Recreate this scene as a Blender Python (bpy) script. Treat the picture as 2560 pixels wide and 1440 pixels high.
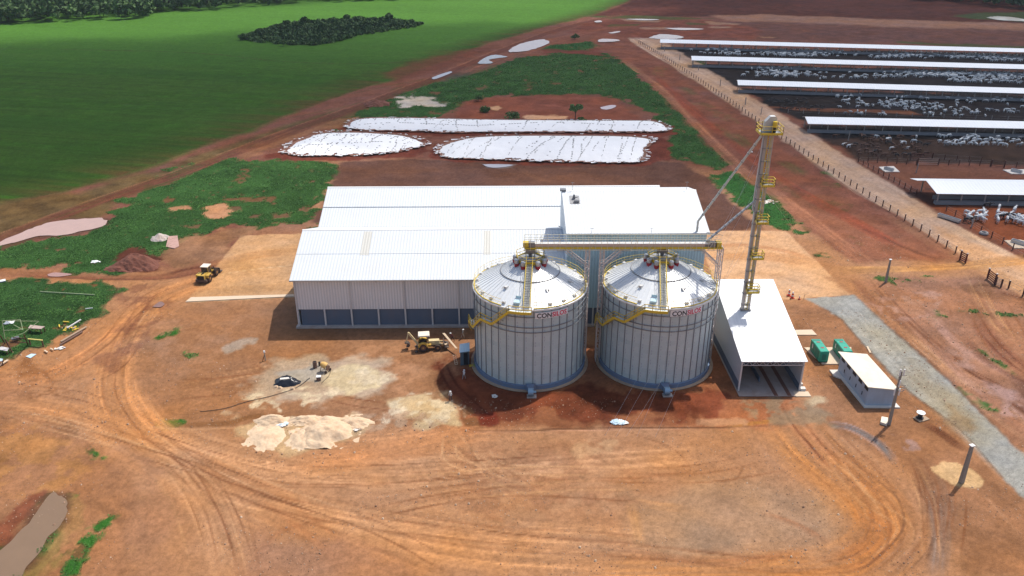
import bpy, math, random
import numpy as np
from mathutils import Vector, Matrix
for _o in list(bpy.data.objects): bpy.data.objects.remove(_o)
SC = bpy.context.scene
COL = SC.collection
R_ = math.radians
random.seed(7)

# ------------------------------------------------------------ camera
F_PX, PIT, ROL, CAM_H = 2050.0, 0.449, -0.001, 71.09
cam_d = bpy.data.cameras.new('camera'); cam = bpy.data.objects.new('camera', cam_d); COL.objects.link(cam)
cam_d.sensor_width = 36.0; cam_d.lens = F_PX / 2560 * 36
cam_d.clip_start = 0.5; cam_d.clip_end = 12000
cam.matrix_world = Matrix.Translation((0, 0, CAM_H)) @ Matrix.Rotation(math.pi/2 - PIT, 4, 'X') @ Matrix.Rotation(ROL, 4, 'Z')
SC.camera = cam

# ------------------------------------------------------------ light
SUN_EL, SUN_AZ = R_(60), R_(45)          # azimuth from +Y towards +X
w = bpy.data.worlds.new('World'); SC.world = w; w.use_nodes = True
nt = w.node_tree; nt.nodes.clear()
sky = nt.nodes.new('ShaderNodeTexSky'); sky.sky_type = 'NISHITA'; sky.sun_disc = False
sky.sun_elevation = SUN_EL; sky.sun_rotation = SUN_AZ; sky.dust_density = 3.0; sky.air_density = 1.0; sky.altitude = 300
bg = nt.nodes.new('ShaderNodeBackground'); bg.inputs['Strength'].default_value = 0.15
wo = nt.nodes.new('ShaderNodeOutputWorld')
nt.links.new(sky.outputs[0], bg.inputs[0]); nt.links.new(bg.outputs[0], wo.inputs[0])
sd = bpy.data.lights.new('sun', 'SUN'); sd.energy = 3.9; sd.angle = R_(0.53); sd.color = (1.0, 0.95, 0.87)
sun = bpy.data.objects.new('sun', sd); COL.objects.link(sun)
SDIR = Vector((math.sin(SUN_AZ)*math.cos(SUN_EL), math.cos(SUN_AZ)*math.cos(SUN_EL), math.sin(SUN_EL)))
sun.rotation_euler = SDIR.to_track_quat('Z', 'Y').to_euler(); sun.location = (150, 150, 300)
SC.view_settings.view_transform = 'Standard'; SC.view_settings.look = 'None'
SC.view_settings.exposure = 0.27; SC.view_settings.gamma = 1.0
SC.cycles.max_bounces = 5; SC.cycles.diffuse_bounces = 2; SC.cycles.transparent_max_bounces = 12
SC.cycles.use_denoising = True

# ------------------------------------------------------------ survey helpers: a point of the survey picture -> where it is on the site
_cf, _sf = math.cos(PIT), math.sin(PIT)
def ray(x, y):
    a, b = x - 1280, 720 - y
    c, s = math.cos(ROL), math.sin(ROL)
    a, b = c*a - s*b, s*a + c*b
    return Vector((a, F_PX*_cf + b*_sf, -F_PX*_sf + b*_cf))
def at(x, y, z=0.0):
    d = ray(x, y); t = (z - CAM_H)/d.z
    return Vector((d.x*t, d.y*t, z))
def onY(x, y, Y):
    d = ray(x, y); t = Y/d.y
    return Vector((d.x*t, Y, CAM_H + d.z*t))
def lin(c):
    c = np.asarray(c, float)/255.0
    return np.where(c <= 0.04045, c/12.92, ((c+0.055)/1.055)**2.4)
KA = 0.55
def alb(c, s=1.0):
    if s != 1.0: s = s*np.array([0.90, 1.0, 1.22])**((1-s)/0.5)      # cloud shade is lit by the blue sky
    l = lin(c); g = float(l@np.array([0.3, 0.59, 0.11])); l = g+(l-g)*0.93
    return tuple(np.clip(l*KA/s, 0.004, 0.85))

# ------------------------------------------------------------ naming helpers
def tag(o, label=None, cat=None, group=None, kind=None):
    if label: o['label'] = label
    if cat: o['category'] = cat
    if group: o['group'] = group
    if kind: o['kind'] = kind
    return o
def thing(name, label, cat, loc=(0, 0, 0), rz=0.0, group=None):
    o = bpy.data.objects.new(name, None); COL.objects.link(o)
    o.location = loc; o.rotation_euler = (0, 0, rz); o.empty_display_size = 0.5
    return tag(o, label, cat, group)
def copy_tree(o, parent=None):
    c = o.copy(); COL.objects.link(c)
    if parent is not None: c.parent = parent
    for ch in list(o.children): copy_tree(ch, c)
    return c

# ------------------------------------------------------------ materials
def nodemat(name):
    m = bpy.data.materials.new(name); m.use_nodes = True
    t = m.node_tree; t.nodes.clear()
    out = t.nodes.new('ShaderNodeOutputMaterial'); b = t.nodes.new('ShaderNodeBsdfPrincipled')
    t.links.new(b.outputs[0], out.inputs[0])
    return m, t, b, out
def N(t, typ, **kw):
    n = t.nodes.new(typ)
    for k, v in kw.items():
        if k in n.inputs: n.inputs[k].default_value = v
        else: setattr(n, k, v)
    return n
def mixrgb(t, fac, a, b, mode='MIX'):
    m = t.nodes.new('ShaderNodeMix'); m.data_type = 'RGBA'; m.blend_type = mode
    for i, v in ((0, fac), (6, a), (7, b)):
        if hasattr(v, 'links') or hasattr(v, 'is_linked'): t.links.new(v, m.inputs[i])
        else: m.inputs[i].default_value = v if i == 0 else (*v[:3], 1)
    return m.outputs[2]
def mat(name, col, rough=0.7, metal=0.0, var=0.18, scale=1.5, bump=0.0, bscale=20.0, rib=None, ribcol=0.0, dirt=None, dirtscale=0.6, dirtamt=0.5, spec=0.4):
    """painted / plain surface: base colour with blotches, optional corrugation (rib = (axis, pitch in m)) and dirt"""
    m, t, b, out = nodemat(name)
    tc = N(t, 'ShaderNodeTexCoord')
    n1 = N(t, 'ShaderNodeTexNoise', Scale=scale, Detail=6.0, Roughness=0.65)
    t.links.new(tc.outputs['Object'], n1.inputs['Vector'])
    c0 = tuple(max(0, x*(1-var)) for x in col[:3]); c1 = tuple(min(1, x*(1+var)) for x in col[:3])
    c = mixrgb(t, n1.outputs['Fac'], c0, c1)
    if dirt:
        n2 = N(t, 'ShaderNodeTexNoise', Scale=dirtscale, Detail=8.0, Roughness=0.7)
        mp = N(t, 'ShaderNodeMapping'); mp.inputs['Scale'].default_value = (1, 1, 0.35)
        t.links.new(tc.outputs['Object'], mp.inputs[0]); t.links.new(mp.outputs[0], n2.inputs['Vector'])
        r = N(t, 'ShaderNodeValToRGB'); r.color_ramp.elements[0].position = 0.45; r.color_ramp.elements[1].position = 0.75
        r.color_ramp.elements[1].color = (dirtamt,)*3 + (1,)
        t.links.new(n2.outputs['Fac'], r.inputs[0])
        c = mixrgb(t, r.outputs[0], c, dirt)
    hs = []
    if rib:
        ax, pitch = rib
        sp = N(t, 'ShaderNodeSeparateXYZ'); t.links.new(tc.outputs['Object'], sp.inputs[0])
        mu = N(t, 'ShaderNodeMath', operation='MULTIPLY'); mu.inputs[1].default_value = 2*math.pi/pitch
        t.links.new(sp.outputs['XYZ'.index(ax)], mu.inputs[0])
        si = N(t, 'ShaderNodeMath', operation='SINE'); t.links.new(mu.outputs[0], si.inputs[0])
        pw = N(t, 'ShaderNodeMapRange'); pw.inputs[1].default_value = -1; t.links.new(si.outputs[0], pw.inputs[0])
        if ribcol: c = mixrgb(t, pw.outputs[0], c, tuple(x*(1-ribcol) for x in col[:3]))
        hs.append((pw.outputs[0], 0.04))
    t.links.new(c, b.inputs['Base Color'])
    b.inputs['Roughness'].default_value = rough; b.inputs['Metallic'].default_value = metal
    b.inputs['Specular IOR Level'].default_value = spec
    if bump:
        n3 = N(t, 'ShaderNodeTexNoise', Scale=bscale, Detail=4.0); t.links.new(tc.outputs['Object'], n3.inputs['Vector'])
        hs.append((n3.outputs['Fac'], bump))
    prev = None
    for h, d in hs:
        bp = N(t, 'ShaderNodeBump', Strength=0.6, Distance=d); t.links.new(h, bp.inputs['Height'])
        if prev: t.links.new(prev, bp.inputs['Normal'])
        prev = bp.outputs[0]
    if prev: t.links.new(prev, b.inputs['Normal'])
    return m

# ------------------------------------------------------------ mesh helpers
class MB:
    def __init__(s): s.v = []; s.f = []; s.mi = []; s.m = 0
    def add(s, vs, fs):
        n = len(s.v); s.v += [tuple(v) for v in vs]
        for f in fs: s.f.append([n+i for i in f]); s.mi.append(s.m)
        return s
    def box(s, c, d, rz=0.0, taper=1.0):
        x, y, z = c; a, b, h = d[0]/2, d[1]/2, d[2]/2
        cs, sn = math.cos(rz), math.sin(rz); vs = []
        for k, q in ((-1, 1.0), (1, taper)):
            for i, j in ((-1, -1), (1, -1), (1, 1), (-1, 1)):
                px, py = i*a*q, j*b*q
                vs.append((x+px*cs-py*sn, y+px*sn+py*cs, z+k*h))
        return s.add(vs, [(3, 2, 1, 0), (4, 5, 6, 7), (0, 1, 5, 4), (1, 2, 6, 5), (2, 3, 7, 6), (3, 0, 4, 7)])
    def b2(s, x0, x1, y0, y1, z0, z1):
        return s.box(((x0+x1)/2, (y0+y1)/2, (z0+z1)/2), (abs(x1-x0), abs(y1-y0), abs(z1-z0)))
    def bar(s, p, q, wd=0.06, h=None):
        h = wd if h is None else h
        p, q = Vector(p), Vector(q); d = q-p
        if d.length < 1e-6: return s
        d.normalize(); up = Vector((0, 0, 1)) if abs(d.z) < 0.95 else Vector((0, 1, 0))
        a = d.cross(up).normalized()*wd/2; b = a.cross(d).normalized()*h/2
        vs = [p-a-b, p+a-b, p+a+b, p-a+b, q-a-b, q+a-b, q+a+b, q-a+b]
        return s.add(vs, [(0, 1, 2, 3), (7, 6, 5, 4), (0, 4, 5, 1), (1, 5, 6, 2), (2, 6, 7, 3), (3, 7, 4, 0)])
    def tube(s, p, q, r, r2=None, n=8, cap=True):
        r2 = r if r2 is None else r2
        p, q = Vector(p), Vector(q); d = (q-p).normalized()
        up = Vector((0, 0, 1)) if abs(d.z) < 0.95 else Vector((1, 0, 0))
        a = d.cross(up).normalized(); b = d.cross(a)
        vs = []
        for c, rr in ((p, r), (q, r2)):
            for i in range(n):
                t = 2*math.pi*i/n; vs.append(c + (a*math.cos(t)+b*math.sin(t))*rr)
        fs = [(i, (i+1) % n, n+(i+1) % n, n+i) for i in range(n)]
        if cap: fs += [tuple(range(n))[::-1], tuple(range(n, 2*n))]
        return s.add(vs, fs)
    def lathe(s, prof, c=(0, 0, 0), n=24, a0=0.0, a1=2*math.pi):
        full = abs(a1-a0-2*math.pi) < 1e-6; k = n if full else n+1; vs = []
        for r, z in prof:
            for i in range(k):
                t = a0+(a1-a0)*i/n; vs.append((c[0]+r*math.cos(t), c[1]+r*math.sin(t), c[2]+z))
        fs = []
        for j in range(len(prof)-1):
            for i in range(n):
                i2 = (i+1) % k if full else i+1
                fs.append((j*k+i, j*k+i2, (j+1)*k+i2, (j+1)*k+i))
        return s.add(vs, fs)
    def poly(s, pts, z0, z1):
        n = len(pts); A = sum(pts[i][0]*pts[(i+1) % n][1]-pts[(i+1) % n][0]*pts[i][1] for i in range(n))
        if A < 0: pts = pts[::-1]
        vs = [(p[0], p[1], z0) for p in pts]+[(p[0], p[1], z1) for p in pts]
        return s.add(vs, [tuple(range(n))[::-1], tuple(range(n, 2*n))]+[(i, (i+1) % n, n+(i+1) % n, n+i) for i in range(n)])
    def prism_x(s, prof, x0, x1):
        """closed profile of (y, z) swept along x"""
        n = len(prof); vs = [(x0, a, b) for a, b in prof]+[(x1, a, b) for a, b in prof]
        return s.add(vs, [tuple(range(n)), tuple(range(n, 2*n))[::-1]]+[(i, n+i, n+(i+1) % n, (i+1) % n) for i in range(n)])
    def prism_y(s, prof, y0, y1):
        n = len(prof); vs = [(a, y0, b) for a, b in prof]+[(a, y1, b) for a, b in prof]
        return s.add(vs, [tuple(range(n)), tuple(range(n, 2*n))[::-1]]+[(i, n+i, n+(i+1) % n, (i+1) % n) for i in range(n)])
    def quad(s, a, b, c, d): return s.add([a, b, c, d], [(0, 1, 2, 3)])
    def mesh(s, name, mats, off=None, smooth=False):
        me = bpy.data.meshes.new(name)
        vs = s.v if off is None else [(v[0]-off[0], v[1]-off[1], v[2]-off[2]) for v in s.v]
        me.from_pydata(vs, [], s.f)
        mats = mats if isinstance(mats, (list, tuple)) else [mats]
        for m in mats: me.materials.append(m)
        if len(mats) > 1:
            me.polygons.foreach_set('material_index', s.mi)
        if smooth: me.polygons.foreach_set('use_smooth', [True]*len(s.f))
        me.update()
        bm_fix(me)
        return me
import bmesh
def bm_fix(me):
    b = bmesh.new(); b.from_mesh(me); bmesh.ops.recalc_face_normals(b, faces=b.faces); b.to_mesh(me); b.free()
def part(root, name, mb, mats, world=False, smooth=False, label=None, kind=None):
    off = tuple(root.matrix_basis.translation) if world else None
    if world and root.parent: off = tuple(Vector(off)+root.parent.matrix_basis.translation)
    o = bpy.data.objects.new(name, mb.mesh(name, mats, off, smooth)); COL.objects.link(o)
    o.parent = root
    if label: o['label'] = label
    if kind: o['kind'] = kind
    return o
def solo(name, mb, mats, label, cat, group=None, kind=None, smooth=False, base=None):
    if base is None:
        a = np.array(mb.v); base = ((a[:, 0].min()+a[:, 0].max())/2, (a[:, 1].min()+a[:, 1].max())/2, a[:, 2].min())
    o = bpy.data.objects.new(name, mb.mesh(name, mats, base, smooth)); COL.objects.link(o); o.location = base
    return tag(o, label, cat, group, kind)
def bulk(name, V, F, mats, attrs=None, smooth=False, fattr=None):
    V = np.asarray(V, np.float32); F = np.asarray(F, np.int32); k = F.shape[1]
    me = bpy.data.meshes.new(name)
    me.vertices.add(len(V)); me.vertices.foreach_set('co', V.ravel())
    me.loops.add(F.size); me.loops.foreach_set('vertex_index', F.ravel())
    me.polygons.add(len(F)); me.polygons.foreach_set('loop_start', np.arange(0, F.size, k, dtype=np.int32))
    me.polygons.foreach_set('loop_total', np.full(len(F), k, np.int32))
    if smooth: me.polygons.foreach_set('use_smooth', np.ones(len(F), bool))
    me.update(calc_edges=True)
    for m in (mats if isinstance(mats, (list, tuple)) else [mats]): me.materials.append(m)
    for nm, val in (attrs or {}).items():
        val = np.asarray(val, np.float32)
        if val.ndim == 2:
            a = me.attributes.new(nm, 'FLOAT_COLOR', 'POINT')
            a.data.foreach_set('color', np.concatenate([val, np.ones((len(val), 1), np.float32)], 1).ravel())
        else:
            a = me.attributes.new(nm, 'FLOAT', 'POINT'); a.data.foreach_set('value', val)
    o = bpy.data.objects.new(name, me); COL.objects.link(o)
    return o
def fence_tower_brace(mb, x0, x1, y0, y1, z0, z1, n, r=0.05):
    """four-legged lattice"""
    for x in (x0, x1):
        for y in (y0, y1): mb.bar((x, y, z0), (x, y, z1), r*2)
    for k in range(n+1):
        z = z0+(z1-z0)*k/n
        for a, b in (((x0, y0), (x1, y0)), ((x1, y0), (x1, y1)), ((x1, y1), (x0, y1)), ((x0, y1), (x0, y0))):
            mb.bar((*a, z), (*b, z), r)
            if k < n:
                z2 = z0+(z1-z0)*(k+1)/n
                if k % 2: mb.bar((*a, z), (*b, z2), r)
                else: mb.bar((*b, z), (*a, z2), r)

# ------------------------------------------------------------ numpy noise
def _h(ix, iy, s):
    n = (ix.astype(np.int64)*374761393 + iy.astype(np.int64)*668265263 + s*1442695041) & 0xffffffff
    n = ((n ^ (n >> 13))*1274126177) & 0xffffffff
    return ((n ^ (n >> 16)) & 0xffffff)/float(0xffffff)
def vn(x, y, s=0):
    x = np.asarray(x, float); y = np.asarray(y, float)
    ix = np.floor(x); iy = np.floor(y); fx = x-ix; fy = y-iy
    fx = fx*fx*(3-2*fx); fy = fy*fy*(3-2*fy)
    a = _h(ix, iy, s); b = _h(ix+1, iy, s); c = _h(ix, iy+1, s); d = _h(ix+1, iy+1, s)
    return (a*(1-fx)+b*fx)*(1-fy)+(c*(1-fx)+d*fx)*fy
def fbm(x, y, s=0, o=4):
    r = 0; a = 0.5; t = 0
    for i in range(o):
        r = r+a*vn(x*2**i+i*17.3, y*2**i-i*9.1, s+i); t += a; a *= 0.5
    return r/t
def wpoly(px, z=0.0): return np.array([at(x, y, z)[:2] for x, y in px])
def sdist(P, poly):
    """signed distance (positive inside) of points to a polygon"""
    d = np.full(len(P), 1e9); ins = np.zeros(len(P), bool); n = len(poly)
    for i in range(n):
        a = poly[i]; b = poly[(i+1) % n]; e = b-a; L = max(1e-9, e@e)
        t = np.clip(((P-a)@e)/L, 0, 1); q = a+t[:, None]*e
        d = np.minimum(d, np.hypot(P[:, 0]-q[:, 0], P[:, 1]-q[:, 1]))
        if a[1] != b[1]:
            c = ((a[1] > P[:, 1]) != (b[1] > P[:, 1])) & (P[:, 0] < (b[0]-a[0])*(P[:, 1]-a[1])/(b[1]-a[1])+a[0])
            ins ^= c
    return np.where(ins, d, -d)
def spline(pts, n=8):
    pts = np.asarray(pts, float); P = np.vstack([2*pts[0]-pts[1], pts, 2*pts[-1]-pts[-2]]); out = []
    for i in range(1, len(P)-2):
        for t in np.linspace(0, 1, n, endpoint=False):
            p0, p1, p2, p3 = P[i-1:i+3]
            out.append(0.5*((2*p1)+(-p0+p2)*t+(2*p0-5*p1+4*p2-p3)*t*t+(-p0+3*p1-3*p2+p3)*t**3))
    out.append(pts[-1]); return np.array(out)
# ============================================================ GROUND
rows = [64.0]
while rows[-1] < 900: rows.append(rows[-1]*1.0034+0.01)
while rows[-1] < 6000: rows.append(rows[-1]*1.06)
rows = [-400.0, -60.0, 20.0, 55.0] + rows
rows = np.array(rows)
u = np.concatenate([[-14, -5, -2.2, -1.4], np.linspace(-1.06, 1.06, 860), [1.4, 2.2, 5, 14]])
half = 20.5+0.565*np.maximum(np.abs(rows), 60)
GX = half[:, None]*u[None, :]; GY = np.repeat(rows[:, None], len(u), 1)
P = np.stack([GX.ravel(), GY.ravel()], 1)
X, Y = P[:, 0], P[:, 1]
WX = (fbm(X*0.12, Y*0.12, 3)-0.5); WY = (fbm(X*0.12, Y*0.12, 31)-0.5)   # slow warp
FN = fbm(X*0.9, Y*0.9, 5, 4)-0.5
C = np.empty((len(P), 3)); C[:] = alb((192, 138, 98))
grassm = np.zeros(len(P)); cropm = np.zeros(len(P))
def sub(poly, m):
    lo = poly.min(0)-m; hi = poly.max(0)+m
    return np.where((X > lo[0]) & (X < hi[0]) & (Y > lo[1]) & (Y < hi[1]))[0]
def blend(idx, a, col, lum=None):
    c = np.asarray(alb(*col) if isinstance(col[0], (tuple, list)) else alb(col))
    if lum is not None: c = c[None, :]*lum[:, None]
    C[idx] = C[idx]*(1-a[:, None])+c*a[:, None]
def paint(px, col, edge=1.0, rough=1.0, ns=0.35, a=1.0, patch=None, world=False, into=None, seed=0, vary=0.12, keep=False):
    poly = np.asarray(px, float) if world else wpoly(px)
    idx = sub(poly, edge+rough*2+2)
    if not len(idx): return
    p = P[idx]
    d = sdist(p, poly)+rough*2*(fbm(p[:, 0]*ns, p[:, 1]*ns, 11+seed, 5)-0.5)*2
    m = np.clip(d/edge+0.5, 0, 1)*a
    if patch:
        th, sc = patch
        m = m*np.clip((fbm(p[:, 0]*sc, p[:, 1]*sc, 77+seed, 5)-th)/0.08+0.5, 0, 1)
    blend(idx, m, col, 1+vary*2*(fbm(p[:, 0]*0.25, p[:, 1]*0.25, 41+seed, 5)-0.5)*2)
    if into is not None: into[idx] = np.maximum(into[idx]*(1-m if not keep else 1), m)
    else: grassm[idx] *= (1-m)
    return idx, m
def track(px, width, col, a=0.6, f=(1.6, 0.06), edge=0.5, seed=0, ruts=None, world=False):
    """vehicle track: lengthwise streaks that follow the path; ruts = list of (offset, half width, colour, strength)"""
    pts = spline(np.asarray(px, float) if world else wpoly(px), 6)
    idx = sub(pts, width+1)
    if not len(idx): return
    p = P[idx]; best = np.full(len(idx), 1e9); lat = np.zeros(len(idx)); arc = np.zeros(len(idx)); s = 0
    for i in range(len(pts)-1):
        q, r = pts[i], pts[i+1]; e = r-q; L = math.hypot(*e)
        if L < 1e-6: continue
        t = np.clip(((p-q)@e)/L/L, 0, 1); c = q+t[:, None]*e
        d = np.hypot(p[:, 0]-c[:, 0], p[:, 1]-c[:, 1]); sgn = np.sign(e[0]*(p[:, 1]-q[1])-e[1]*(p[:, 0]-q[0]))
        k = d < best; best[k] = d[k]; lat[k] = (d*sgn)[k]; arc[k] = (s+t*L)[k]; s += L
    st = .55*fbm(lat*f[0]*1.3, arc*f[1], 500+seed, 4)+.45*fbm(lat*4.2, arc*.10, 700+seed, 3)
    endf = np.clip(np.minimum(arc, s-arc)/min(8, s*0.25+.1), 0, 1)
    w = width*(0.85+0.5*(vn(arc*0.05, arc*0, seed)-0.5))
    m = np.clip((w-best)/(edge*width)+0.0, 0, 1)*endf*a*np.clip(0.35+1.6*(st-0.3), 0, 1.2)
    blend(idx, np.clip(m, 0, 1), col, 0.96+0.75*(st-0.5)*2)
    grassm[idx] *= (1-np.clip((w-best)/1.0, 0, 1)*min(1, a*1.5))
    for off, hw, c2, a2 in (ruts or []):
        m2 = np.clip((hw-np.abs(lat-off))/(hw*0.6), 0, 1)*endf*a2*np.clip(2.2*(fbm(lat*3+9, arc*0.15, 900+seed, 3)-0.2), 0, 1)
        blend(idx, np.clip(m2, 0, 1), c2)
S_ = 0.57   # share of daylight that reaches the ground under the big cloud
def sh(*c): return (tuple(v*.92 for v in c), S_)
D1 = (150, 101, 70)
# ---- broad base
paint([(-300, 700), (520, 690), (720, 600), (760, 500), (840, 405), (1750, 420), (1900, 420), (2560, 700), (2900, 900), (2900, -60), (-300, -60)], sh(116, 76, 66), 14, 6, 0.05)
paint([(350, 800), (500, 760), (760, 760), (1180, 840), (1180, 1050), (1000, 1070), (420, 1075), (340, 980), (330, 880)], (168, 118, 82), 3, 1.5, 0.2, 0.8)
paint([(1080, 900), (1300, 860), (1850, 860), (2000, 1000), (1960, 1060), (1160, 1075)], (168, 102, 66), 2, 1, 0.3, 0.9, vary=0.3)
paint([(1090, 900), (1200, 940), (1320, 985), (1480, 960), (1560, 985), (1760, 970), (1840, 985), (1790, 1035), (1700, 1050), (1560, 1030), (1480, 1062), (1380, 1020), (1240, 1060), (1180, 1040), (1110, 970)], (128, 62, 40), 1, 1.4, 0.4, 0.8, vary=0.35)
paint([(1960, 760), (2100, 760), (2300, 1000), (2420, 1110), (2560, 1250), (2620, 1440), (2440, 1440), (2330, 1300), (2250, 1160), (2060, 1060), (1990, 900)], (168, 118, 84), 2, 1.2, 0.25, 0.9, vary=0.2)
paint([(2130, 700), (2560, 690), (2700, 760), (2700, 1200), (2560, 1140), (2380, 970), (2150, 740)], (168, 118, 92), 2, 1.5, 0.2, 0.9, vary=0.25)
paint([(-60, 900), (200, 1060), (330, 1150), (380, 1300), (350, 1500), (-100, 1500)], (172, 118, 80), 2, 2, 0.2, 0.8, vary=0.25)
# ---- fields
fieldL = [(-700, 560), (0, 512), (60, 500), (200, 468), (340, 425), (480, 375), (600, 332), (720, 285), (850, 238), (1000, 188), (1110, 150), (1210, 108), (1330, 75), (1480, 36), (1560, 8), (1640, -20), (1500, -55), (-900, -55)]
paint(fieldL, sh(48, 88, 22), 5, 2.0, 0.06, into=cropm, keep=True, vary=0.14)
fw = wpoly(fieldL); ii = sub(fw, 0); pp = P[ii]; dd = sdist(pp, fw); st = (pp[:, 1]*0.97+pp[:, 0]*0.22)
# brown soil showing through near the road, streaks along the drilling direction
m = np.clip(1-dd/26, 0, 1)**1.3*np.clip((fbm(st*0.25, pp[:, 0]*0.02, 8, 4)-0.30)*3.2, 0, 1)*(dd > 0); blend(ii, m*0.85, sh(88, 62, 40))
m = (dd > 0)*np.clip((fbm(st*0.12, pp[:, 0]*0.012, 18, 5)-0.42)*4, 0, 1); blend(ii, m*0.38, sh(58, 88, 32))
m = (dd > 0)*np.clip((fbm(st*0.7, pp[:, 0]*0.02, 118, 4)-0.40)*4, 0, 1)*np.clip(1-(pp[:, 1]-150)/420, .2, 1); blend(ii, m*0.30, sh(62, 84, 34))
m = (dd > 0)*np.clip((fbm(st*0.9, pp[:, 0]*0.03, 128, 3)-0.5)*6, 0, 1); blend(ii, m*0.4, sh(36, 62, 20))
m = (dd > 0)*np.clip((fbm(st*0.06, pp[:, 0]*0.006, 28, 5)-0.5)*5, 0, 1); blend(ii, m*0.4, sh(34, 74, 20))
m = (dd > 0)*np.clip((pp[:, 1]-360)/130, 0, 1)*np.clip(dd/20, 0, 1); blend(ii, m*0.8, (92, 146, 44), 0.85+.4*fbm(st*.05, pp[:, 0]*.008, 38, 4))  # sunlit band beyond the cloud edge, painted as brighter crop colour
paint([(960, 182), (1060, 145), (1200, 118), (1240, 118), (1180, 140), (1080, 178), (1000, 205)], sh(104, 60, 46), 6, 3, 0.1, 0.75)
track([(-20, 120), (250, 124), (500, 132), (700, 152), (900, 158), (1080, 150)], 1.1, sh(66, 58, 40), 0.8, seed=3)
for k in range(16):
    o_ = 14+k*20; x0, y0 = -420, 135+o_*1.0; track([(x0, y0+95), (0.5*x0+100, y0+55), (500, y0-5-k*2), (1100, y0-60-k*9)], .5, sh(60, 78, 36), .5, seed=600+k) if k % 2 else None
# plowed land top right
paint([(1560, 8), (1620, -40), (2900, -40), (2900, 75), (2560, 62), (2150, 48), (1800, 40), (1480, 42)], sh(80, 44, 38), 4, 2, 0.06, vary=0.25)
paint([(1780, 38), (1900, 35), (2300, 50), (2700, 62), (2700, 84), (2300, 72), (1900, 58), (1810, 50)], sh(142, 108, 96), 5, 2, 0.06, 0.9)
paint([(1700, 60), (1900, 52), (2300, 68), (2700, 78), (2700, 125), (2560, 118), (2100, 104), (1800, 96)], sh(98, 66, 62), 8, 3, 0.06, 0.9, vary=0.2)
paint([(1480, 48), (1760, 50), (1900, 70), (1880, 96), (1640, 98), (1560, 96), (1420, 80)], sh(116, 66, 54), 5, 3, 0.1, 0.9, vary=0.25)
for k, q in enumerate([[(1560, 48), (1660, 50), (1640, 55), (1570, 52)], [(1600, 68), (1700, 70), (1690, 74), (1610, 72)], [(1760, 52), (1850, 58), (1830, 62), (1780, 60)], [(1770, 66), (1830, 66), (1820, 69), (1780, 69)], [(1900, 90), (1950, 91), (1940, 93), (1900, 93)]]):
    paint(q, sh(150, 118, 102), 1.5, 2, 0.1, 0.85, seed=k)
for k, q in enumerate([[(1530, 60), (1600, 60), (1590, 64), (1520, 66)], [(1720, 56), (1770, 58), (1760, 60), (1720, 60)], [(2230, 102), (2600, 116), (2600, 126), (2400, 118), (2240, 106)], [(1460, 40), (1600, 38), (1780, 46), (1700, 48), (1520, 45)]]):
    paint(q, sh(60, 80, 40), 2, 2, 0.1, 0.75, seed=20+k)
# corner top right: green edge of the wood
paint([(2380, 40), (2460, 30), (2620, 30), (2640, 60), (2520, 52), (2420, 46)], sh(58, 76, 46), 4, 3, 0.05, 0.9)
# ---- pens (dark, manured) between the long roofs
pens = [[(1652, 116), (1700, 150), (2700, 178), (2700, 136)], [(1738, 158), (1800, 212), (2700, 242), (2700, 180)], [(1860, 220), (1925, 268), (2010, 305), (2700, 322), (2700, 240)]]
for k, q in enumerate(pens): paint(q, sh(37, 33, 37), 2.5, 1.5, 0.15, 1, vary=0.3, seed=k)
paint([(2010, 312), (2070, 352), (2150, 402), (2700, 418), (2700, 325)], sh(60, 47, 44), 2.5, 1.5, 0.15, 1, vary=0.3)
paint([(2010, 312), (2060, 345), (2700, 352), (2700, 325)], sh(30, 28, 33), 2.5, 1.5, 0.15, 1, vary=0.3)
paint([(1690, 138), (1760, 142), (2700, 166), (2700, 178), (1740, 152)], sh(76, 56, 52), 2.5, 1.5, 0.15, 0.7, vary=0.3)
paint([(1880, 262), (1990, 276), (2300, 286), (2280, 276), (2000, 268)], sh(110, 70, 52), 1.5, 1.5, 0.15, 0.75, vary=0.3)
paint([(2145, 410), (2700, 425), (2700, 462), (2290, 450), (2230, 455), (2200, 432)], sh(116, 78, 68), 2, 1, 0.2, 1)
paint([(2300, 500), (2480, 512), (2700, 516), (2700, 640), (2560, 632), (2470, 590), (2390, 545)], sh(128, 72, 48), 2, 1, 0.2, 1, vary=0.15)
paint([(2200, 470), (2330, 512), (2700, 520), (2700, 500), (2330, 500), (2290, 470)], sh(84, 54, 48), 1.5, 1, 0.2, 0.9)
# ---- rough grass areas
G1 = [(-60, 596), (100, 600), (200, 585), (262, 565), (300, 520), (350, 470), (430, 425), (520, 405), (640, 400), (852, 400), (842, 445), (812, 500), (775, 552), (765, 572), (640, 560), (560, 572), (470, 600), (420, 622), (390, 640), (330, 660), (300, 682), (190, 680), (60, 668), (-60, 672)]
G2 = [(-60, 700), (100, 696), (230, 703), (300, 728), (266, 760), (262, 785), (200, 815), (160, 826), (150, 846), (100, 870), (40, 900), (-60, 905)]
G3 = [(830, 318), (890, 286), (940, 262), (985, 240), (1080, 205), (1180, 178), (1290, 145), (1400, 132), (1520, 136), (1580, 168), (1640, 222), (1700, 290), (1752, 345), (1815, 402), (1790, 418), (1735, 400), (1700, 395), (1670, 400), (1640, 380), (1690, 335), (1660, 300), (1600, 262), (1520, 240), (1380, 236), (1240, 238), (1160, 252), (1130, 285), (1020, 300), (900, 298), (850, 330)]
G4 = [(1380, 112), (1470, 104), (1500, 112), (1500, 122), (1440, 128), (1350, 124)]
G5 = [(1768, 448), (1830, 432), (1880, 440), (1920, 470), (1960, 515), (2012, 574), (1960, 579), (1905, 560), (1870, 520), (1800, 480)]
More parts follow.
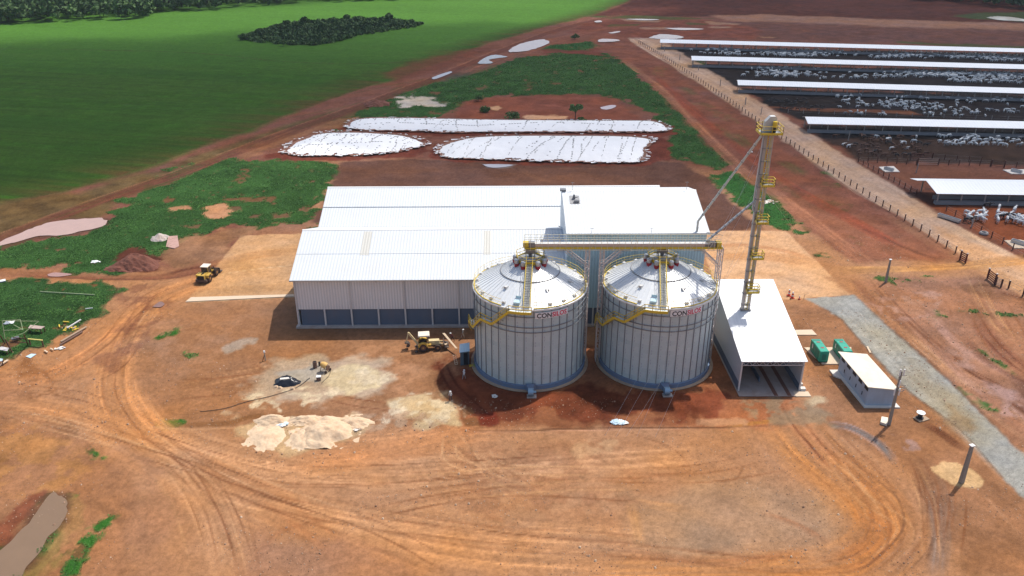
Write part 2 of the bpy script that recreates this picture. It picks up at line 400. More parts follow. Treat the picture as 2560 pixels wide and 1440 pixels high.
paint([(-80, 520), (200, 478), (400, 420), (620, 345), (800, 290), (900, 262), (1060, 200), (1200, 165), (1180, 190), (1000, 240), (860, 310), (740, 330), (560, 400), (420, 440), (320, 500), (250, 545), (100, 575), (-80, 612)], sh(92, 78, 50), 4, 2.5, 0.12, 0.9, vary=0.3)
GR = sh(46, 82, 40)
for k, g in enumerate((G1, G3)): paint(g, GR, 1.2, 3.2, 0.22, into=grassm, seed=30+k, vary=0.3, keep=True)
paint([(1610, 215), (1665, 240), (1715, 290), (1765, 345), (1832, 406), (1790, 420), (1735, 404), (1700, 385), (1705, 340), (1665, 292), (1600, 255)], GR, 1.0, 1.0, 0.3, into=grassm, seed=36, vary=0.3, keep=True)
paint(G2, (56, 92, 44), 1.2, 1.6, 0.3, into=grassm, seed=40, vary=0.3, keep=True)
paint(G4, sh(40, 88, 42), 2, 3, 0.15, into=grassm, seed=42, keep=True)
paint(G5, sh(44, 96, 44), 1.2, 2.5, 0.3, into=grassm, seed=43, keep=True)
small = [[(1720, 150), (1762, 152), (1760, 160), (1730, 160)], [(1640, 165), (1664, 165), (1662, 190), (1630, 185)], [(1720, 250), (1780, 258), (1790, 268), (1735, 262)], [(1760, 268), (1840, 290), (1850, 308), (1800, 300)],
         [(1775, 305), (1835, 330), (1830, 340), (1790, 330)], [(1930, 440), (1960, 450), (2018, 492), (2000, 498), (1960, 480)], [(2060, 455), (2100, 462), (2100, 475), (2060, 478)], [(2040, 495), (2130, 512), (2110, 532), (2050, 520)],
         [(2030, 630), (2065, 634), (2060, 642), (2035, 642)], [(2125, 585), (2160, 610), (2160, 616), (2140, 606)], [(2185, 694), (2232, 694), (2230, 708), (2190, 706)], [(2235, 694), (2330, 690), (2380, 694), (2300, 702), (2240, 708)],
         [(2380, 770), (2500, 778), (2560, 785), (2560, 792), (2440, 786), (2390, 782)], [(2338, 775), (2375, 800), (2370, 806), (2345, 792)], [(2450, 875), (2530, 915), (2535, 936), (2500, 920), (2460, 890)], [(2380, 955), (2430, 985), (2485, 1010), (2490, 1025), (2420, 1000), (2385, 975)],
         [(1180, 262), (1230, 255), (1240, 285), (1200, 278)], [(1250, 265), (1300, 262), (1305, 290), (1260, 300), (1245, 290)], [(2060, 425), (2090, 430), (2080, 440), (2055, 436)]]
for k, g in enumerate(small): paint(g, ((60, 96, 46), 0.7), 0.8, 1.0, 0.4, into=grassm, seed=50+k, patch=(0.45, 0.5), keep=True)
near = [[(392, 1056), (430, 1048), (460, 1052), (455, 1066), (410, 1076), (395, 1068)], [(218, 1124), (245, 1126), (270, 1140), (268, 1150), (240, 1142)], [(218, 1320), (275, 1285), (290, 1290), (286, 1308), (255, 1325), (235, 1330)], [(150, 1440), (190, 1370), (225, 1335), (252, 1332), (240, 1360), (215, 1390), (205, 1440)],
        [(120, 1412), (150, 1385), (167, 1375), (160, 1395), (140, 1418)], [(92, 1258), (130, 1228), (130, 1238), (100, 1262)], [(60, 1390), (100, 1370), (140, 1310), (100, 1330), (110, 1350)], [(384, 846), (410, 832), (440, 820), (455, 818), (440, 838), (400, 848)], [(462, 878), (500, 884), (490, 896), (470, 900)], [(60, 1440), (95, 1395), (130, 1350), (150, 1300), (158, 1330), (140, 1380), (100, 1440)]]
near += [[(104, 1321), (144, 1306), (147, 1360), (107, 1397), (61, 1400), (92, 1360)], [(52, 1415), (100, 1400), (90, 1440), (40, 1460)], [(20, 1400), (60, 1345), (100, 1300), (120, 1310), (90, 1360), (60, 1410), (40, 1440)], [(0, 1362), (10, 1356), (12, 1368), (0, 1374)], [(165, 1230), (185, 1240), (175, 1262), (160, 1250)]]
for k, g in enumerate(near): paint(g, (60, 118, 38), 0.5, 0.5, 0.8, into=grassm, seed=80+k, patch=(0.30, 0.8), keep=True)
# ---- bare earth behind the warehouse and around the silage heaps
paint([(855, 404), (1000, 398), (1700, 405), (1765, 440), (1800, 475), (1905, 572), (1760, 590), (770, 560), (815, 500)], ((108, 74, 61), 0.85), 1.5, 0.8, 0.3, vary=0.14)
track([(1290, 412), (1330, 440), (1400, 462)], 2, ((140, 98, 76), 0.85), 0.5); track([(900, 430), (1200, 424), (1500, 422), (1700, 440)], 2, ((126, 86, 68), 0.85), 0.4, seed=9)
paint([(1165, 252), (1240, 240), (1420, 236), (1520, 240), (1560, 262), (1600, 300), (1180, 300), (1130, 292)], sh(124, 72, 58), 2, 2, 0.15, vary=0.2)
paint([(1225, 266), (1250, 262), (1250, 276), (1232, 274)], sh(190, 150, 118), 1, 1, .3); paint([(1310, 292), (1330, 288), (1420, 290), (1410, 300), (1320, 301)], sh(200, 156, 124), 1, 1.4, .2)
for k, q in enumerate([[(660, 392), (720, 368), (760, 340), (860, 328), (1000, 336), (1075, 350), (1072, 378), (1000, 396), (820, 402), (700, 402)], [(1075, 392), (1090, 360), (1180, 338), (1640, 334), (1680, 355), (1670, 400), (1600, 416), (1340, 412), (1110, 404)], [(846, 322), (880, 300), (1600, 298), (1690, 318), (1685, 336), (1640, 345), (1100, 340), (880, 330)]]):
    paint(q, sh(104, 54, 44), 1, 1.4, 0.3, vary=0.25, seed=k)
paint([(985, 240), (1060, 236), (1105, 250), (1090, 262), (1010, 266)], sh(190, 184, 184), 1.5, 4, 0.12, 0.9, patch=(0.45, 0.12))
paint([(1205, 410), (1290, 410), (1280, 420), (1220, 419)], sh(128, 122, 128), 1, 1, .3, .8)
paint([(700, 330), (840, 300), (900, 290), (850, 320), (760, 338), (640, 390), (600, 398), (600, 380)], sh(136, 96, 72), 2, 2, 0.2, 0.8, vary=0.25)
paint([(1100, 190), (1160, 170), (1300, 130), (1320, 135), (1180, 180), (1110, 202)], sh(80, 70, 64), 3, 2, 0.1, 0.7)
paint([(1370, 118), (1500, 118), (1520, 128), (1500, 138), (1360, 132)], sh(110, 52, 44), 2, 3, 0.12, 0.8, patch=(0.5, 0.1))
paint([(510, 512), (560, 508), (590, 530), (560, 548), (515, 540)], ((178, 128, 98), .6), 1, 1.5, .3, .8); paint([(430, 520), (480, 516), (478, 524), (436, 528)], ((170, 124, 98), .6), .7, 1, .4, .8)
# ---- red road along the field
roadR = [(-120, 645), (0, 598), (110, 556), (200, 522), (300, 486), (420, 445), (560, 392), (700, 338), (850, 284), (1000, 228), (1100, 190), (1200, 148), (1300, 108), (1400, 72), (1500, 46), (1580, 34)]
track(roadR, 4.2, sh(104, 62, 52), 1.0, (1.2, 0.03), 0.25, 1, ruts=[(-1.2, 0.5, sh(94, 56, 52), 0.8), (1.2, 0.5, sh(96, 56, 50), 0.8), (3.2, 0.5, sh(170, 120, 96), 0.5)])
track([(1150, 186), (1250, 150), (1330, 118), (1420, 92), (1520, 70), (1600, 64)], 7, sh(134, 84, 68), 0.8, (0.6, 0.03), 0.3, 6)
# dirt between grass and feedlot road
paint([(1500, 60), (1570, 92), (1700, 190), (1860, 300), (2050, 430), (2230, 540), (2400, 650), (2140, 655), (2010, 574), (1900, 470), (1820, 400), (1750, 340), (1690, 270), (1620, 190), (1560, 150), (1480, 110)], sh(124, 76, 62), 2.5, 2, 0.12, 0.8, vary=0.25)
track([(1560, 150), (1640, 212), (1740, 310), (1850, 420), (1960, 500), (2080, 590), (2200, 680)], 2.6, ((158, 108, 84), .6), 0.75, (1, .04), .4, 12)
track([(1640, 190), (1760, 300), (1900, 410), (2020, 490), (2120, 545), (2260, 625)], 2.6, sh(140, 68, 50), 0.8, (1, .04), .4, 13)
for k, (a_, b_) in enumerate([((1700, 215), (1740, 240)), ((1820, 330), (1870, 370)), ((1950, 400), (2010, 440))]):
    track([a_, ((a_[0]+b_[0])/2+6, (a_[1]+b_[1])/2), b_], 4, sh(74, 92, 50), 0.6, seed=60+k)
# gravel feedlot road
track([(1585, 92), (1640, 125), (1740, 182), (1850, 250), (1985, 335), (2068, 395), (2150, 450), (2240, 505), (2350, 570), (2440, 620), (2540, 672), (2700, 740)], 6.4, ((200, 172, 152), .68), 1.0, (0.8, 0.03), 0.08, 21, ruts=[(2.6, 1.0, ((176, 168, 162), .5), 0.55), (-2.8, .8, ((178, 138, 112), .5), .6)])
paint([(1600, 96), (1640, 92), (1800, 190), (1960, 290), (2090, 375), (2193, 438), (2290, 500), (2385, 556), (2440, 598), (2560, 650), (2560, 690), (2421, 627), (2330, 582), (2254, 538), (2182, 495), (2060, 420), (1900, 312), (1740, 200)], ((186, 156, 136), .72), 1.2, .8, .2, .75, vary=.1)
paint([(2330, 560), (2420, 600), (2560, 656), (2700, 700), (2700, 800), (2560, 745), (2470, 690), (2430, 655), (2350, 590)], ((206, 160, 122), .8), 2, 1, .2, .85)
track([(2060, 676), (2160, 674), (2300, 671), (2420, 664), (2500, 655), (2620, 640)], 2.6, ((196, 142, 86), .85), 1.0, (1, .04), .3, 22, ruts=[(0.2, .4, (170, 118, 72), .6)])
track([(2440, 660), (2500, 690), (2600, 740)], 3.5, ((200, 140, 80), .85), 0.8, seed=23)
# ---- slabs (concrete dusted with earth) and grey gravel road
paint([(603, 588), (760, 583), (760, 742), (735, 742), (462, 756), (520, 690)], (222, 172, 124), 0.25, 0.08, 0.5, vary=0.10)
track([(440, 740), (540, 730), (640, 722), (760, 716)], 3.2, (196, 142, 88), 0.8, (1, .05), .4, 31); track([(500, 670), (620, 640), (760, 625)], 2.6, (196, 138, 88), 0.6, (1, .05), .4, 32)
track([(520, 690), (640, 672), (760, 660)], 0.5, (222, 186, 146), 0.9, seed=33)
paint([(462, 756), (476, 744), (735, 737), (735, 742)], (222, 184, 138), 0.15, 0.02, vary=0.04)
paint([(1745, 582), (1770, 577), (1965, 577), (2128, 738), (2026, 743), (1930, 752), (1800, 752)], (236, 184, 138), 0.25, 0.1, 0.5, vary=0.08)
track([(1740, 648), (1860, 640), (1960, 645), (2080, 668)], 3.0, (206, 146, 98), 0.7, (1, .05), .4, 35); track([(1760, 618), (1850, 612), (1960, 626), (2060, 655)], 1.2, (190, 128, 84), 0.6, (1, .05), .4, 36)
track([(1800, 690), (1900, 684), (2010, 705), (2090, 735)], 2.0, (212, 160, 116), 0.7, (1, .05), .4, 37)
paint([(2150, 700), (2150, 700), (2060, 690), (2130, 738), (2150, 760), (2210, 800), (2100, 700)], (190, 138, 100), 1, .5, .4, .8)
# muddy ruts right of the gravel road
RB = (96, 46, 32); rw0 = random.Random(4)
track([(2140, 690), (2200, 760), (2290, 850), (2390, 930), (2500, 990), (2600, 1030)], 4, (188, 130, 86), 0.9, (1.6, .04), .4, 51, ruts=[(2.2, .35, RB, .9), (3.1, .3, RB, .8), (0, .4, (214, 158, 112), .6)])
track([(2130, 690), (2190, 755), (2250, 805), (2300, 860)], 1.2, (134, 84, 62), 0.8, (3, .1), .4, 52); track([(2440, 790), (2470, 840), (2530, 900), (2600, 950)], 2.2, (146, 88, 66), 0.9, (2.2, .06), .4, 53, ruts=[(-.8, .25, (96, 48, 36), .9), (.8, .25, (96, 48, 36), .9)])
track([(2200, 740), (2330, 790), (2420, 880), (2520, 940)], 3, (196, 146, 120), .7, (1, .06), .4, 54); paint([(2200, 745), (2330, 750), (2330, 790), (2260, 800)], (186, 140, 122), 1, 1, .3, .7, patch=(.45, .3))
paint([(2400, 712), (2450, 705), (2500, 716), (2480, 742), (2430, 736)], (142, 98, 70), 1, 1, .3, .8); track([(2420, 716), (2470, 712), (2502, 728)], .8, (96, 60, 40), .9, seed=55); track([(2480, 725), (2540, 742), (2600, 760)], 1, (88, 48, 36), .8, seed=56)
track([(2110, 545), (2220, 600), (2320, 640), (2392, 655)], 1.2, (92, 58, 46), .7, (2, .6), .4, 57)
for k in range(26):
    x0, y0 = 2120+17*k+rw0.uniform(-60, 60), 700+rw0.uniform(0, 120)+9*k; q = [(x0, y0), (x0+70+rw0.uniform(-20, 20), y0+75), (x0+150+rw0.uniform(-20, 40), y0+140+rw0.uniform(-20, 20)), (x0+260, y0+205+rw0.uniform(-30, 20))]
    track(q, rw0.uniform(.4, 1.8), rw0.choice([(92, 46, 32), (104, 54, 38), (104, 54, 38), (204, 156, 124), (198, 150, 134), (180, 120, 86)]), rw0.uniform(.5, .9), (3, .08), .5, 400+k)
for k, q in enumerate([[(2260, 730), (2330, 722), (2380, 740), (2330, 765), (2270, 760)], [(2180, 760), (2240, 770), (2260, 800), (2220, 800)], [(2470, 960), (2540, 980), (2560, 1030), (2500, 1040)], [(2360, 860), (2420, 880), (2440, 930), (2390, 920)]]): paint(q, (192, 148, 132), 1.2, 1.4, .3, .8, patch=(.46, .35), seed=k+9)
gravel = [(2014, 746), (2134, 737), (2210, 804), (2268, 858), (2322, 904), (2377, 954), (2427, 1008), (2481, 1058), (2522, 1100), (2600, 1172), (2700, 1260), (2700, 1380), (2560, 1246), (2502, 1187), (2452, 1133), (2402, 1075), (2347, 1031), (2302, 1000), (2252, 958), (2218, 925), (2177, 879), (2135, 833), (2102, 796), (2060, 769)]
paint(gravel, (172, 171, 168), 0.5, 0.25, 0.8, vary=0.08)
track([(2090, 742), (2200, 850), (2310, 960), (2400, 1050), (2500, 1150), (2620, 1260)], 3.0, (182, 180, 176), 0.7, (2.2, .04), .4, 41)
paint([(2280, 900), (2350, 950), (2440, 1030), (2440, 1075), (2400, 1075), (2320, 1000), (2250, 940)], (164, 152, 132), 2.5, .8, .3, .75); paint([(2370, 1010), (2440, 1050), (2430, 1084), (2370, 1060)], (168, 138, 104), 1, .5, .5, .6)
track([(2014, 746), (2060, 769), (2102, 796), (2135, 833), (2177, 879), (2252, 958), (2302, 1000), (2402, 1075), (2502, 1187), (2560, 1248)], 0.35, (112, 88, 72), 0.9, seed=44)
track([(2134, 737), (2268, 858), (2377, 954), (2481, 1058), (2560, 1137)], 0.5, (120, 92, 74), 0.8, seed=45)
# ---- orange travelled surface, left and front
OR = (222, 154, 98)
track([(560, 700), (470, 715), (380, 760), (320, 830), (290, 900), (282, 980), (320, 1060), (400, 1130), (520, 1200), (700, 1290), (900, 1380), (1100, 1460)], 5.5, OR, 0.95, (0.9, 0.03), 0.35, 61, ruts=[(1.4, .35, (176, 116, 70), .6), (-1.4, .35, (182, 120, 74), .6)])
track([(-40, 960), (80, 950), (180, 910), (270, 850), (340, 780)], 4.0, (220, 148, 92), 0.9, (0.9, 0.03), 0.4, 62)
track([(-40, 1010), (100, 1020), (220, 1048), (330, 1090), (450, 1150)], 4.0, OR, 0.85, (0.9, 0.03), 0.4, 63)
track([(280, 1060), (420, 1160), (620, 1240), (900, 1300), (1200, 1350), (1500, 1370), (1800, 1400), (2100, 1440)], 5.5, (220, 158, 106), 0.85, (1.1, 0.025), 0.4, 64, ruts=[(1.3, .3, (160, 98, 60), .6), (-1.1, .3, (166, 106, 66), .5), (2.6, .25, (160, 100, 62), .5)])
track([(380, 1080), (600, 1150), (900, 1190), (1200, 1170), (1500, 1150), (1800, 1130)], 4.5, (222, 166, 122), 0.75, (1.1, 0.025), 0.4, 65)
track([(430, 1120), (520, 1260), (570, 1400), (590, 1500)], 4, (206, 150, 106), .8, (1.6, .03), .4, 66); track([(420, 1110), (640, 1230), (820, 1360), (900, 1480)], 2.5, (178, 118, 74), .7, (1.6, .03), .4, 67)
track([(700, 1165), (900, 1140), (1130, 1090), (1300, 1075)], 3.5, (222, 152, 100), .75, (1.2, .04), .4, 68)
track([(640, 1090), (900, 1100), (1100, 1080)], 3, (224, 158, 106), .6, (1.2, .04), .4, 69)
# big turning circle on the right
track([(1960, 1040), (2020, 1120), (2100, 1190), (2180, 1260), (2200, 1330), (2140, 1390), (2000, 1430), (1750, 1440), (1400, 1440)], 6, (214, 140, 72), 0.9, (1.2, 0.03), 0.4, 71, ruts=[(2.5, .4, (158, 98, 52), .5), (-2.8, .3, (170, 106, 60), .4), (4, .3, (150, 96, 60), .5)])
track([(2110, 1280), (2190, 1330), (2150, 1380), (2060, 1400)], 4, (196, 118, 52), .7, (1.4, .04), .5, 72)
track([(1960, 990), (1990, 1050), (2040, 1110), (2100, 1180)], 2.2, (206, 138, 92), .9, (2, .05), .4, 73, ruts=[(.9, .3, (124, 66, 42), .9), (-.9, .3, (124, 66, 42), .9)])
track([(2230, 1170), (2290, 1260), (2300, 1340), (2230, 1420), (2150, 1480)], 2.6, (178, 128, 92), .8, (1.4, .04), .4, 74, ruts=[(1.6, .4, (120, 78, 56), .7), (-2, .25, (112, 76, 56), .6)])
track([(2290, 1140), (2345, 1230), (2360, 1330), (2330, 1440)], 2.2, (148, 112, 92), .8, (1.6, .04), .4, 75, ruts=[(-1, .3, (112, 74, 54), .7)])
track([(2340, 1250), (2350, 1340), (2340, 1460)], 1.6, (150, 128, 118), .7, (1.6, .04), .4, 76)
paint([(1560, 1240), (1900, 1200), (2080, 1240), (2100, 1320), (2040, 1370), (1700, 1390), (1580, 1370)], (186, 146, 112), 4, 1.5, .15, .7, vary=.12)
paint([(1700, 1290), (1760, 1300), (1850, 1330), (1850, 1370), (1700, 1370)], (168, 136, 110), 2, 1, .3, .5)
track([(1575, 1250), (1590, 1310), (1600, 1370)], 1.6, (214, 156, 100), .8, seed=77); track([(1570, 1246), (1640, 1262), (1720, 1270)], 1.0, (222, 160, 104), .8, seed=78)
track([(1780, 1212), (1840, 1195), (1860, 1160)], .35, (140, 92, 60), .7, seed=79); track([(1560, 1075), (1680, 1120), (1730, 1172)], .3, (140, 90, 60), .6, seed=80)
for k, q in enumerate([[(1500, 1360), (1650, 1390), (1850, 1402), (2050, 1370)], [(1180, 1290), (1260, 1300), (1340, 1340)], [(1130, 1120), (1170, 1140), (1260, 1152)], [(1900, 1280), (1990, 1310), (2080, 1360)], [(1240, 1190), (1500, 1200), (1800, 1170)], [(620, 1420), (700, 1330), (860, 1290)]]):
    track(q, .8, (166, 104, 66), .55, (3, .06), .5, 81+k)
paint([(950, 1240), (1200, 1130), (1500, 1150), (1560, 1250), (1500, 1330), (1200, 1310)], (196, 146, 108), 4, 2.5, .2, .6, patch=(.5, .35), vary=.1)
paint([(1100, 1150), (1560, 1100), (1620, 1230), (1400, 1300), (1150, 1280)], (168, 116, 82), 4, 2.5, .2, .55, patch=(.52, .5), seed=3)
paint([(1480, 1090), (1560, 1090), (1540, 1135), (1440, 1150), (1420, 1120)], (214, 168, 124), 1, 1, .4, .6, patch=(.5, .5))
paint([(600, 1440), (640, 1340), (760, 1360), (1000, 1400), (1100, 1470)], (176, 126, 96), 3, 2, .2, .7)
rw = random.Random(99)
flows = [[(330, 760), (285, 900), (285, 1000), (380, 1110), (600, 1220), (900, 1330), (1150, 1440)], [(-20, 1000), (180, 1035), (380, 1110), (650, 1180), (1000, 1180), (1400, 1150)], [(280, 1040), (480, 1180), (800, 1270), (1200, 1330), (1700, 1385), (2100, 1400), (2200, 1300), (2120, 1190), (1990, 1060)],
         [(-20, 955), (160, 930), (270, 860), (350, 770), (480, 705)], [(420, 1110), (540, 1240), (600, 1440)], [(900, 1250), (1300, 1200), (1700, 1200), (1980, 1150)], [(1980, 1060), (2060, 1140), (2170, 1240), (2230, 1340), (2200, 1430)], [(2300, 1150), (2350, 1250), (2350, 1400)], [(1180, 1090), (1250, 1160), (1360, 1190), (1500, 1180)], [(560, 900), (760, 1010), (1000, 1050)], [(400, 980), (640, 940), (900, 900), (1100, 880)], [(2150, 700), (2250, 800), (2420, 930), (2600, 1010)], [(2420, 740), (2480, 850), (2560, 930)]]
for k in range(64):
    f_ = rw.choice(flows); a_ = rw.randrange(0, max(1, len(f_)-3)); n_ = rw.randint(3, len(f_)); ox, oy = rw.gauss(0, 38), rw.gauss(0, 20)
    q = [(x+ox+rw.gauss(0, 12), y+oy+rw.gauss(0, 7)) for x, y in f_[a_:a_+n_]]
    if len(q) < 3: q = [(x+ox, y+oy) for x, y in f_[-3:]]
    cdk = rw.choice([(146, 92, 58), (156, 100, 64), (132, 80, 52), (228, 176, 130), (222, 166, 116)])
    track(q, 1.6, cdk, 0.0, seed=200+k, ruts=[(-.95, rw.uniform(.14, .3), cdk, rw.uniform(.45, .9)), (.95, rw.uniform(.14, .3), cdk, rw.uniform(.35, .8))])
# lower left
track([(170, 1240), (240, 1260), (300, 1300), (318, 1350), (305, 1440)], .9, (140, 98, 68), .8, (3, .05), .5, 91); track([(260, 1230), (330, 1270), (360, 1320), (350, 1400)], .9, (144, 100, 72), .8, (3, .05), .5, 92)
paint([(-40, 1060), (120, 1080), (220, 1180), (130, 1230), (40, 1230), (-60, 1260)], (190, 132, 74), 3, 2, .25, .7, vary=.25, patch=(.4, .3)); paint([(60, 900), (180, 960), (150, 1000), (60, 990)], (150, 98, 60), 2, 2, .4, .7, patch=(.5, .5))
paint([(60, 1300), (100, 1250), (110, 1232), (80, 1240), (-40, 1330), (-40, 1380), (20, 1360)], (150, 84, 58), .8, .6, .6, .9, vary=.35)
paint([(160, 1240), (210, 1250), (190, 1320), (150, 1400), (110, 1440), (60, 1440), (150, 1330)], (176, 132, 84), 1, 1, .4, .8, vary=.2)
paint([(300, 1120), (400, 1140), (440, 1250), (420, 1440), (250, 1440), (300, 1300), (350, 1220)], (180, 130, 98), 2.5, 1.5, .2, .75)
paint([(320, 700), (440, 690), (420, 760), (330, 880), (290, 930), (250, 900), (300, 800), (300, 740)], (140, 92, 74), 2, 2, .3, .6, patch=(.48, .35)); track([(420, 700), (370, 760), (320, 830), (290, 890)], 1.4, (116, 66, 52), .75, (2.4, .08), .5, 93)
track([(0, 684), (150, 688), (280, 694), (420, 690), (500, 676), (580, 660)], 2.2, (140, 86, 66), .95, (1.2, .04), .35, 94, ruts=[(-1, .4, (96, 56, 48), .7)]); track([(-60, 690), (0, 688), (120, 690)], 2.2, (160, 108, 84), .7, seed=95)
track([(400, 690), (470, 672), (540, 662)], 1, (92, 46, 36), .85, (2, .2), .5, 96)
paint([(430, 600), (560, 575), (640, 566), (600, 590), (545, 650), (440, 668), (400, 650)], (170, 124, 88), 1.5, 1.5, .3, .8, vary=.3); paint([(282, 648), (330, 618), (350, 618), (400, 650), (385, 680), (300, 684)], (104, 54, 44), 1, 1, .4, .95, vary=.3)
paint([(700, 870), (1100, 850), (1150, 900), (1080, 960), (1000, 990), (960, 900)], (198, 144, 104), 3, 2, .3, .6, patch=(.5, .4)); paint([(380, 800), (640, 800), (600, 900), (420, 960)], (188, 138, 104), 3, 2, .3, .6, patch=(.52, .45), seed=4)
# ---- the work yard: mortar, sand and lime
paint([(640, 960), (700, 900), (800, 885), (960, 905), (965, 950), (940, 975), (860, 995), (760, 1000), (620, 1000), (600, 990)], (206, 184, 160), 2, 2, .3, .75, vary=.12)
paint([(800, 930), (880, 915), (955, 930), (950, 965), (840, 985), (810, 970)], (226, 202, 160), 1, 1.2, .4, .9); paint([(700, 935), (740, 920), (800, 900), (830, 915), (800, 950), (730, 965)], (190, 184, 178), 1, 1.2, .4, .8)
paint([(560, 870), (600, 850), (640, 845), (630, 855), (580, 875), (560, 885)], (186, 164, 146), .6, .8, .6, .9); paint([(985, 1000), (1060, 980), (1100, 985), (1140, 1010), (1155, 1040), (1150, 1062), (1060, 1060), (1000, 1040), (960, 1020)], (224, 194, 150), 1.2, 1.2, .4, .9, vary=.1)
paint([(565, 1030), (600, 1020), (650, 1022), (610, 1036), (600, 1052), (580, 1050)], (206, 170, 134), .8, 1, .5, .8); paint([(880, 1040), (1000, 1025), (1130, 1050), (1080, 1064), (900, 1075)], (196, 160, 130), 1, 1.2, .5, .8, patch=(.45, .6))
paint([(590, 1070), (640, 1048), (700, 1045), (780, 1046), (880, 1040), (930, 1060), (878, 1095), (830, 1112), (740, 1135), (680, 1130), (630, 1095)], (216, 180, 136), 1, .8, .5, .9)
for k, (x_, y_) in enumerate([(1020, 1010), (1080, 1000), (1120, 1030), (1050, 1040), (880, 940), (920, 950), (830, 975), (760, 985), (640, 1000), (960, 1050), (700, 1040)]): paint([(x_-38, y_), (x_-10, y_-14), (x_+36, y_-8), (x_+42, y_+8), (x_, y_+13)], (236, 214, 182), .8, 1.8, .5, .8, seed=k, patch=(.47, .6))
track([(345, 1066), (500, 1072), (640, 1064)], .5, (232, 176, 128), .8, seed=101); track([(400, 1064), (560, 1058), (640, 1040), (760, 1042)], .9, (132, 88, 50), .8, seed=102)
track([(1150, 1074), (1280, 1078), (1420, 1072), (1640, 1069), (1800, 1068), (1945, 1062)], .35, (96, 62, 44), .95, seed=103); track([(1150, 1077), (1280, 1081), (1420, 1076), (1640, 1073), (1800, 1072), (1945, 1066)], .3, (216, 158, 120), .8, seed=104)
track([(1820, 1064), (1880, 1058), (1950, 1050)], .55, (202, 140, 50), .95, seed=105); paint([(1740, 1048), (1860, 1046), (1860, 1062), (1740, 1064)], (204, 152, 116), .6, .5, .6, .8)
DR = (96, 48, 34)
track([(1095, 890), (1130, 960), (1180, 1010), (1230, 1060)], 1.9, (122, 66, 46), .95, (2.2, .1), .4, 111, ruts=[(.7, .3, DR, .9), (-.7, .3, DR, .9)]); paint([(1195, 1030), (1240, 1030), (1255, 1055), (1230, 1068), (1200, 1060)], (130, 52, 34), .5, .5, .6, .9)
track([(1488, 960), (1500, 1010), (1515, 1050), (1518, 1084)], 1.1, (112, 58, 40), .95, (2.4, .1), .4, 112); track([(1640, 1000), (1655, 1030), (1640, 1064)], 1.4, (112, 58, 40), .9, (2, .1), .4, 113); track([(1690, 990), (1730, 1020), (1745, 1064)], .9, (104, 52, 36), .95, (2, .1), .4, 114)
track([(1320, 1015), (1327, 1035), (1330, 1058)], .9, (140, 76, 50), .95, (2, .1), .4, 115); paint([(1145, 1025), (1175, 1018), (1185, 1030), (1160, 1042)], (146, 98, 62), .4, .3, .6, .9); paint([(1160, 1048), (1190, 1040), (1195, 1062), (1165, 1066)], (146, 98, 62), .4, .3, .6, .9)
track([(1560, 1060), (1600, 1040), (1700, 1036)], 1, (176, 116, 76), .6, seed=116)
paint([(1860, 1000), (1930, 985), (2000, 1000), (2080, 1030), (2090, 1062), (1980, 1066), (1880, 1050)], (160, 138, 110), 1.2, 1.2, .5, .7, patch=(.42, .5)); paint([(2000, 985), (2060, 995), (2080, 1016), (2030, 1012)], (206, 180, 144), .8, .8, .5, .85)
track([(2070, 1060), (2120, 1066), (2170, 1090), (2210, 1120), (2240, 1162)], .9, (120, 118, 124), .95, (2, .1), .4, 121, ruts=[(.7, .2, (212, 180, 176), .7), (-.8, .25, (206, 168, 158), .6)])
paint([(2230, 1085), (2270, 1090), (2300, 1120), (2270, 1122), (2240, 1100)], (178, 146, 144), .6, .8, .6, .7, patch=(.45, .8)); track([(2300, 1050), (2350, 1080), (2390, 1110), (2425, 1130)], 1.2, (96, 52, 38), .9, (2.4, .15), .4, 122)
paint([(2334, 1172), (2350, 1156), (2390, 1155), (2430, 1175), (2455, 1205), (2440, 1222), (2400, 1218), (2350, 1195)], (226, 184, 134), .3, .35, .7, 1, vary=.08)
track([(2450, 1225), (2500, 1280), (2560, 1350)], .35, (206, 154, 118), .8, seed=123)
for k, (x_, y_, r_) in enumerate([(1245, 1068, .8), (1280, 1075, .6)]): pass
# puddle edges: damp ground
for k, q in enumerate([[(0, 600), (90, 565), (180, 545), (270, 543), (275, 562), (200, 588), (90, 598), (0, 628)], [(60, 1300), (110, 1228), (170, 1236), (160, 1300), (90, 1400), (0, 1470), (-60, 1470), (0, 1370)]]):
    paint(q, (112, 78, 62), 1.2, .6, .4, .85)
GH = np.clip((fbm(X*.16+5, Y*.16, 801, 5)-.235)/.06, 0, 1)*np.clip((fbm(X*.55, Y*.55, 811, 4)-.20)/.06, 0, 1)
kk = grassm*(1-GH)*(Y > 60); C = C*(1-kk[:, None]*.85)+np.asarray(alb((120, 84, 62), .8))[None]*kk[:, None]*.85; grassm = grassm*(.1+.9*GH)
G_N = fbm(X*2.3, Y*2.3, 91, 3); G_M = fbm(X*.45, Y*.6, 191, 5)
G_R = np.abs(fbm(X*1.1+3*WX, Y*2.2+3*WY, 391, 4)-.5)*2; C *= (0.80+0.2*G_N*2)[:, None]*(0.88+0.24*G_M)[:, None]*(1.04-.16*np.clip(1-G_R*6, 0, 1)*(Y < 260))[:, None]
hue = (fbm(X*.09, Y*.12, 291, 4)-.5)[:, None]*np.array([[-.10, .06, .38]]); C *= np.where((grassm+cropm)[:, None] > .3, 1, 1+hue*1.6)
nearw = np.clip((190-Y)/40, 0, 1)[:, None]*(grassm < .3)[:, None]; C = C*(1+nearw*np.array([[.07, .045, -.04]])); C = np.clip(C, .004, .85)
Zn = (fbm(X*0.25, Y*0.25, 61, 5)-0.5)*2
Zg = np.where(Y > 300, Zn*.25-.2, Zn*.05-.05)
Zg += 0.10*grassm
nr, nc = GX.shape
I = np.arange(nr*nc).reshape(nr, nc)
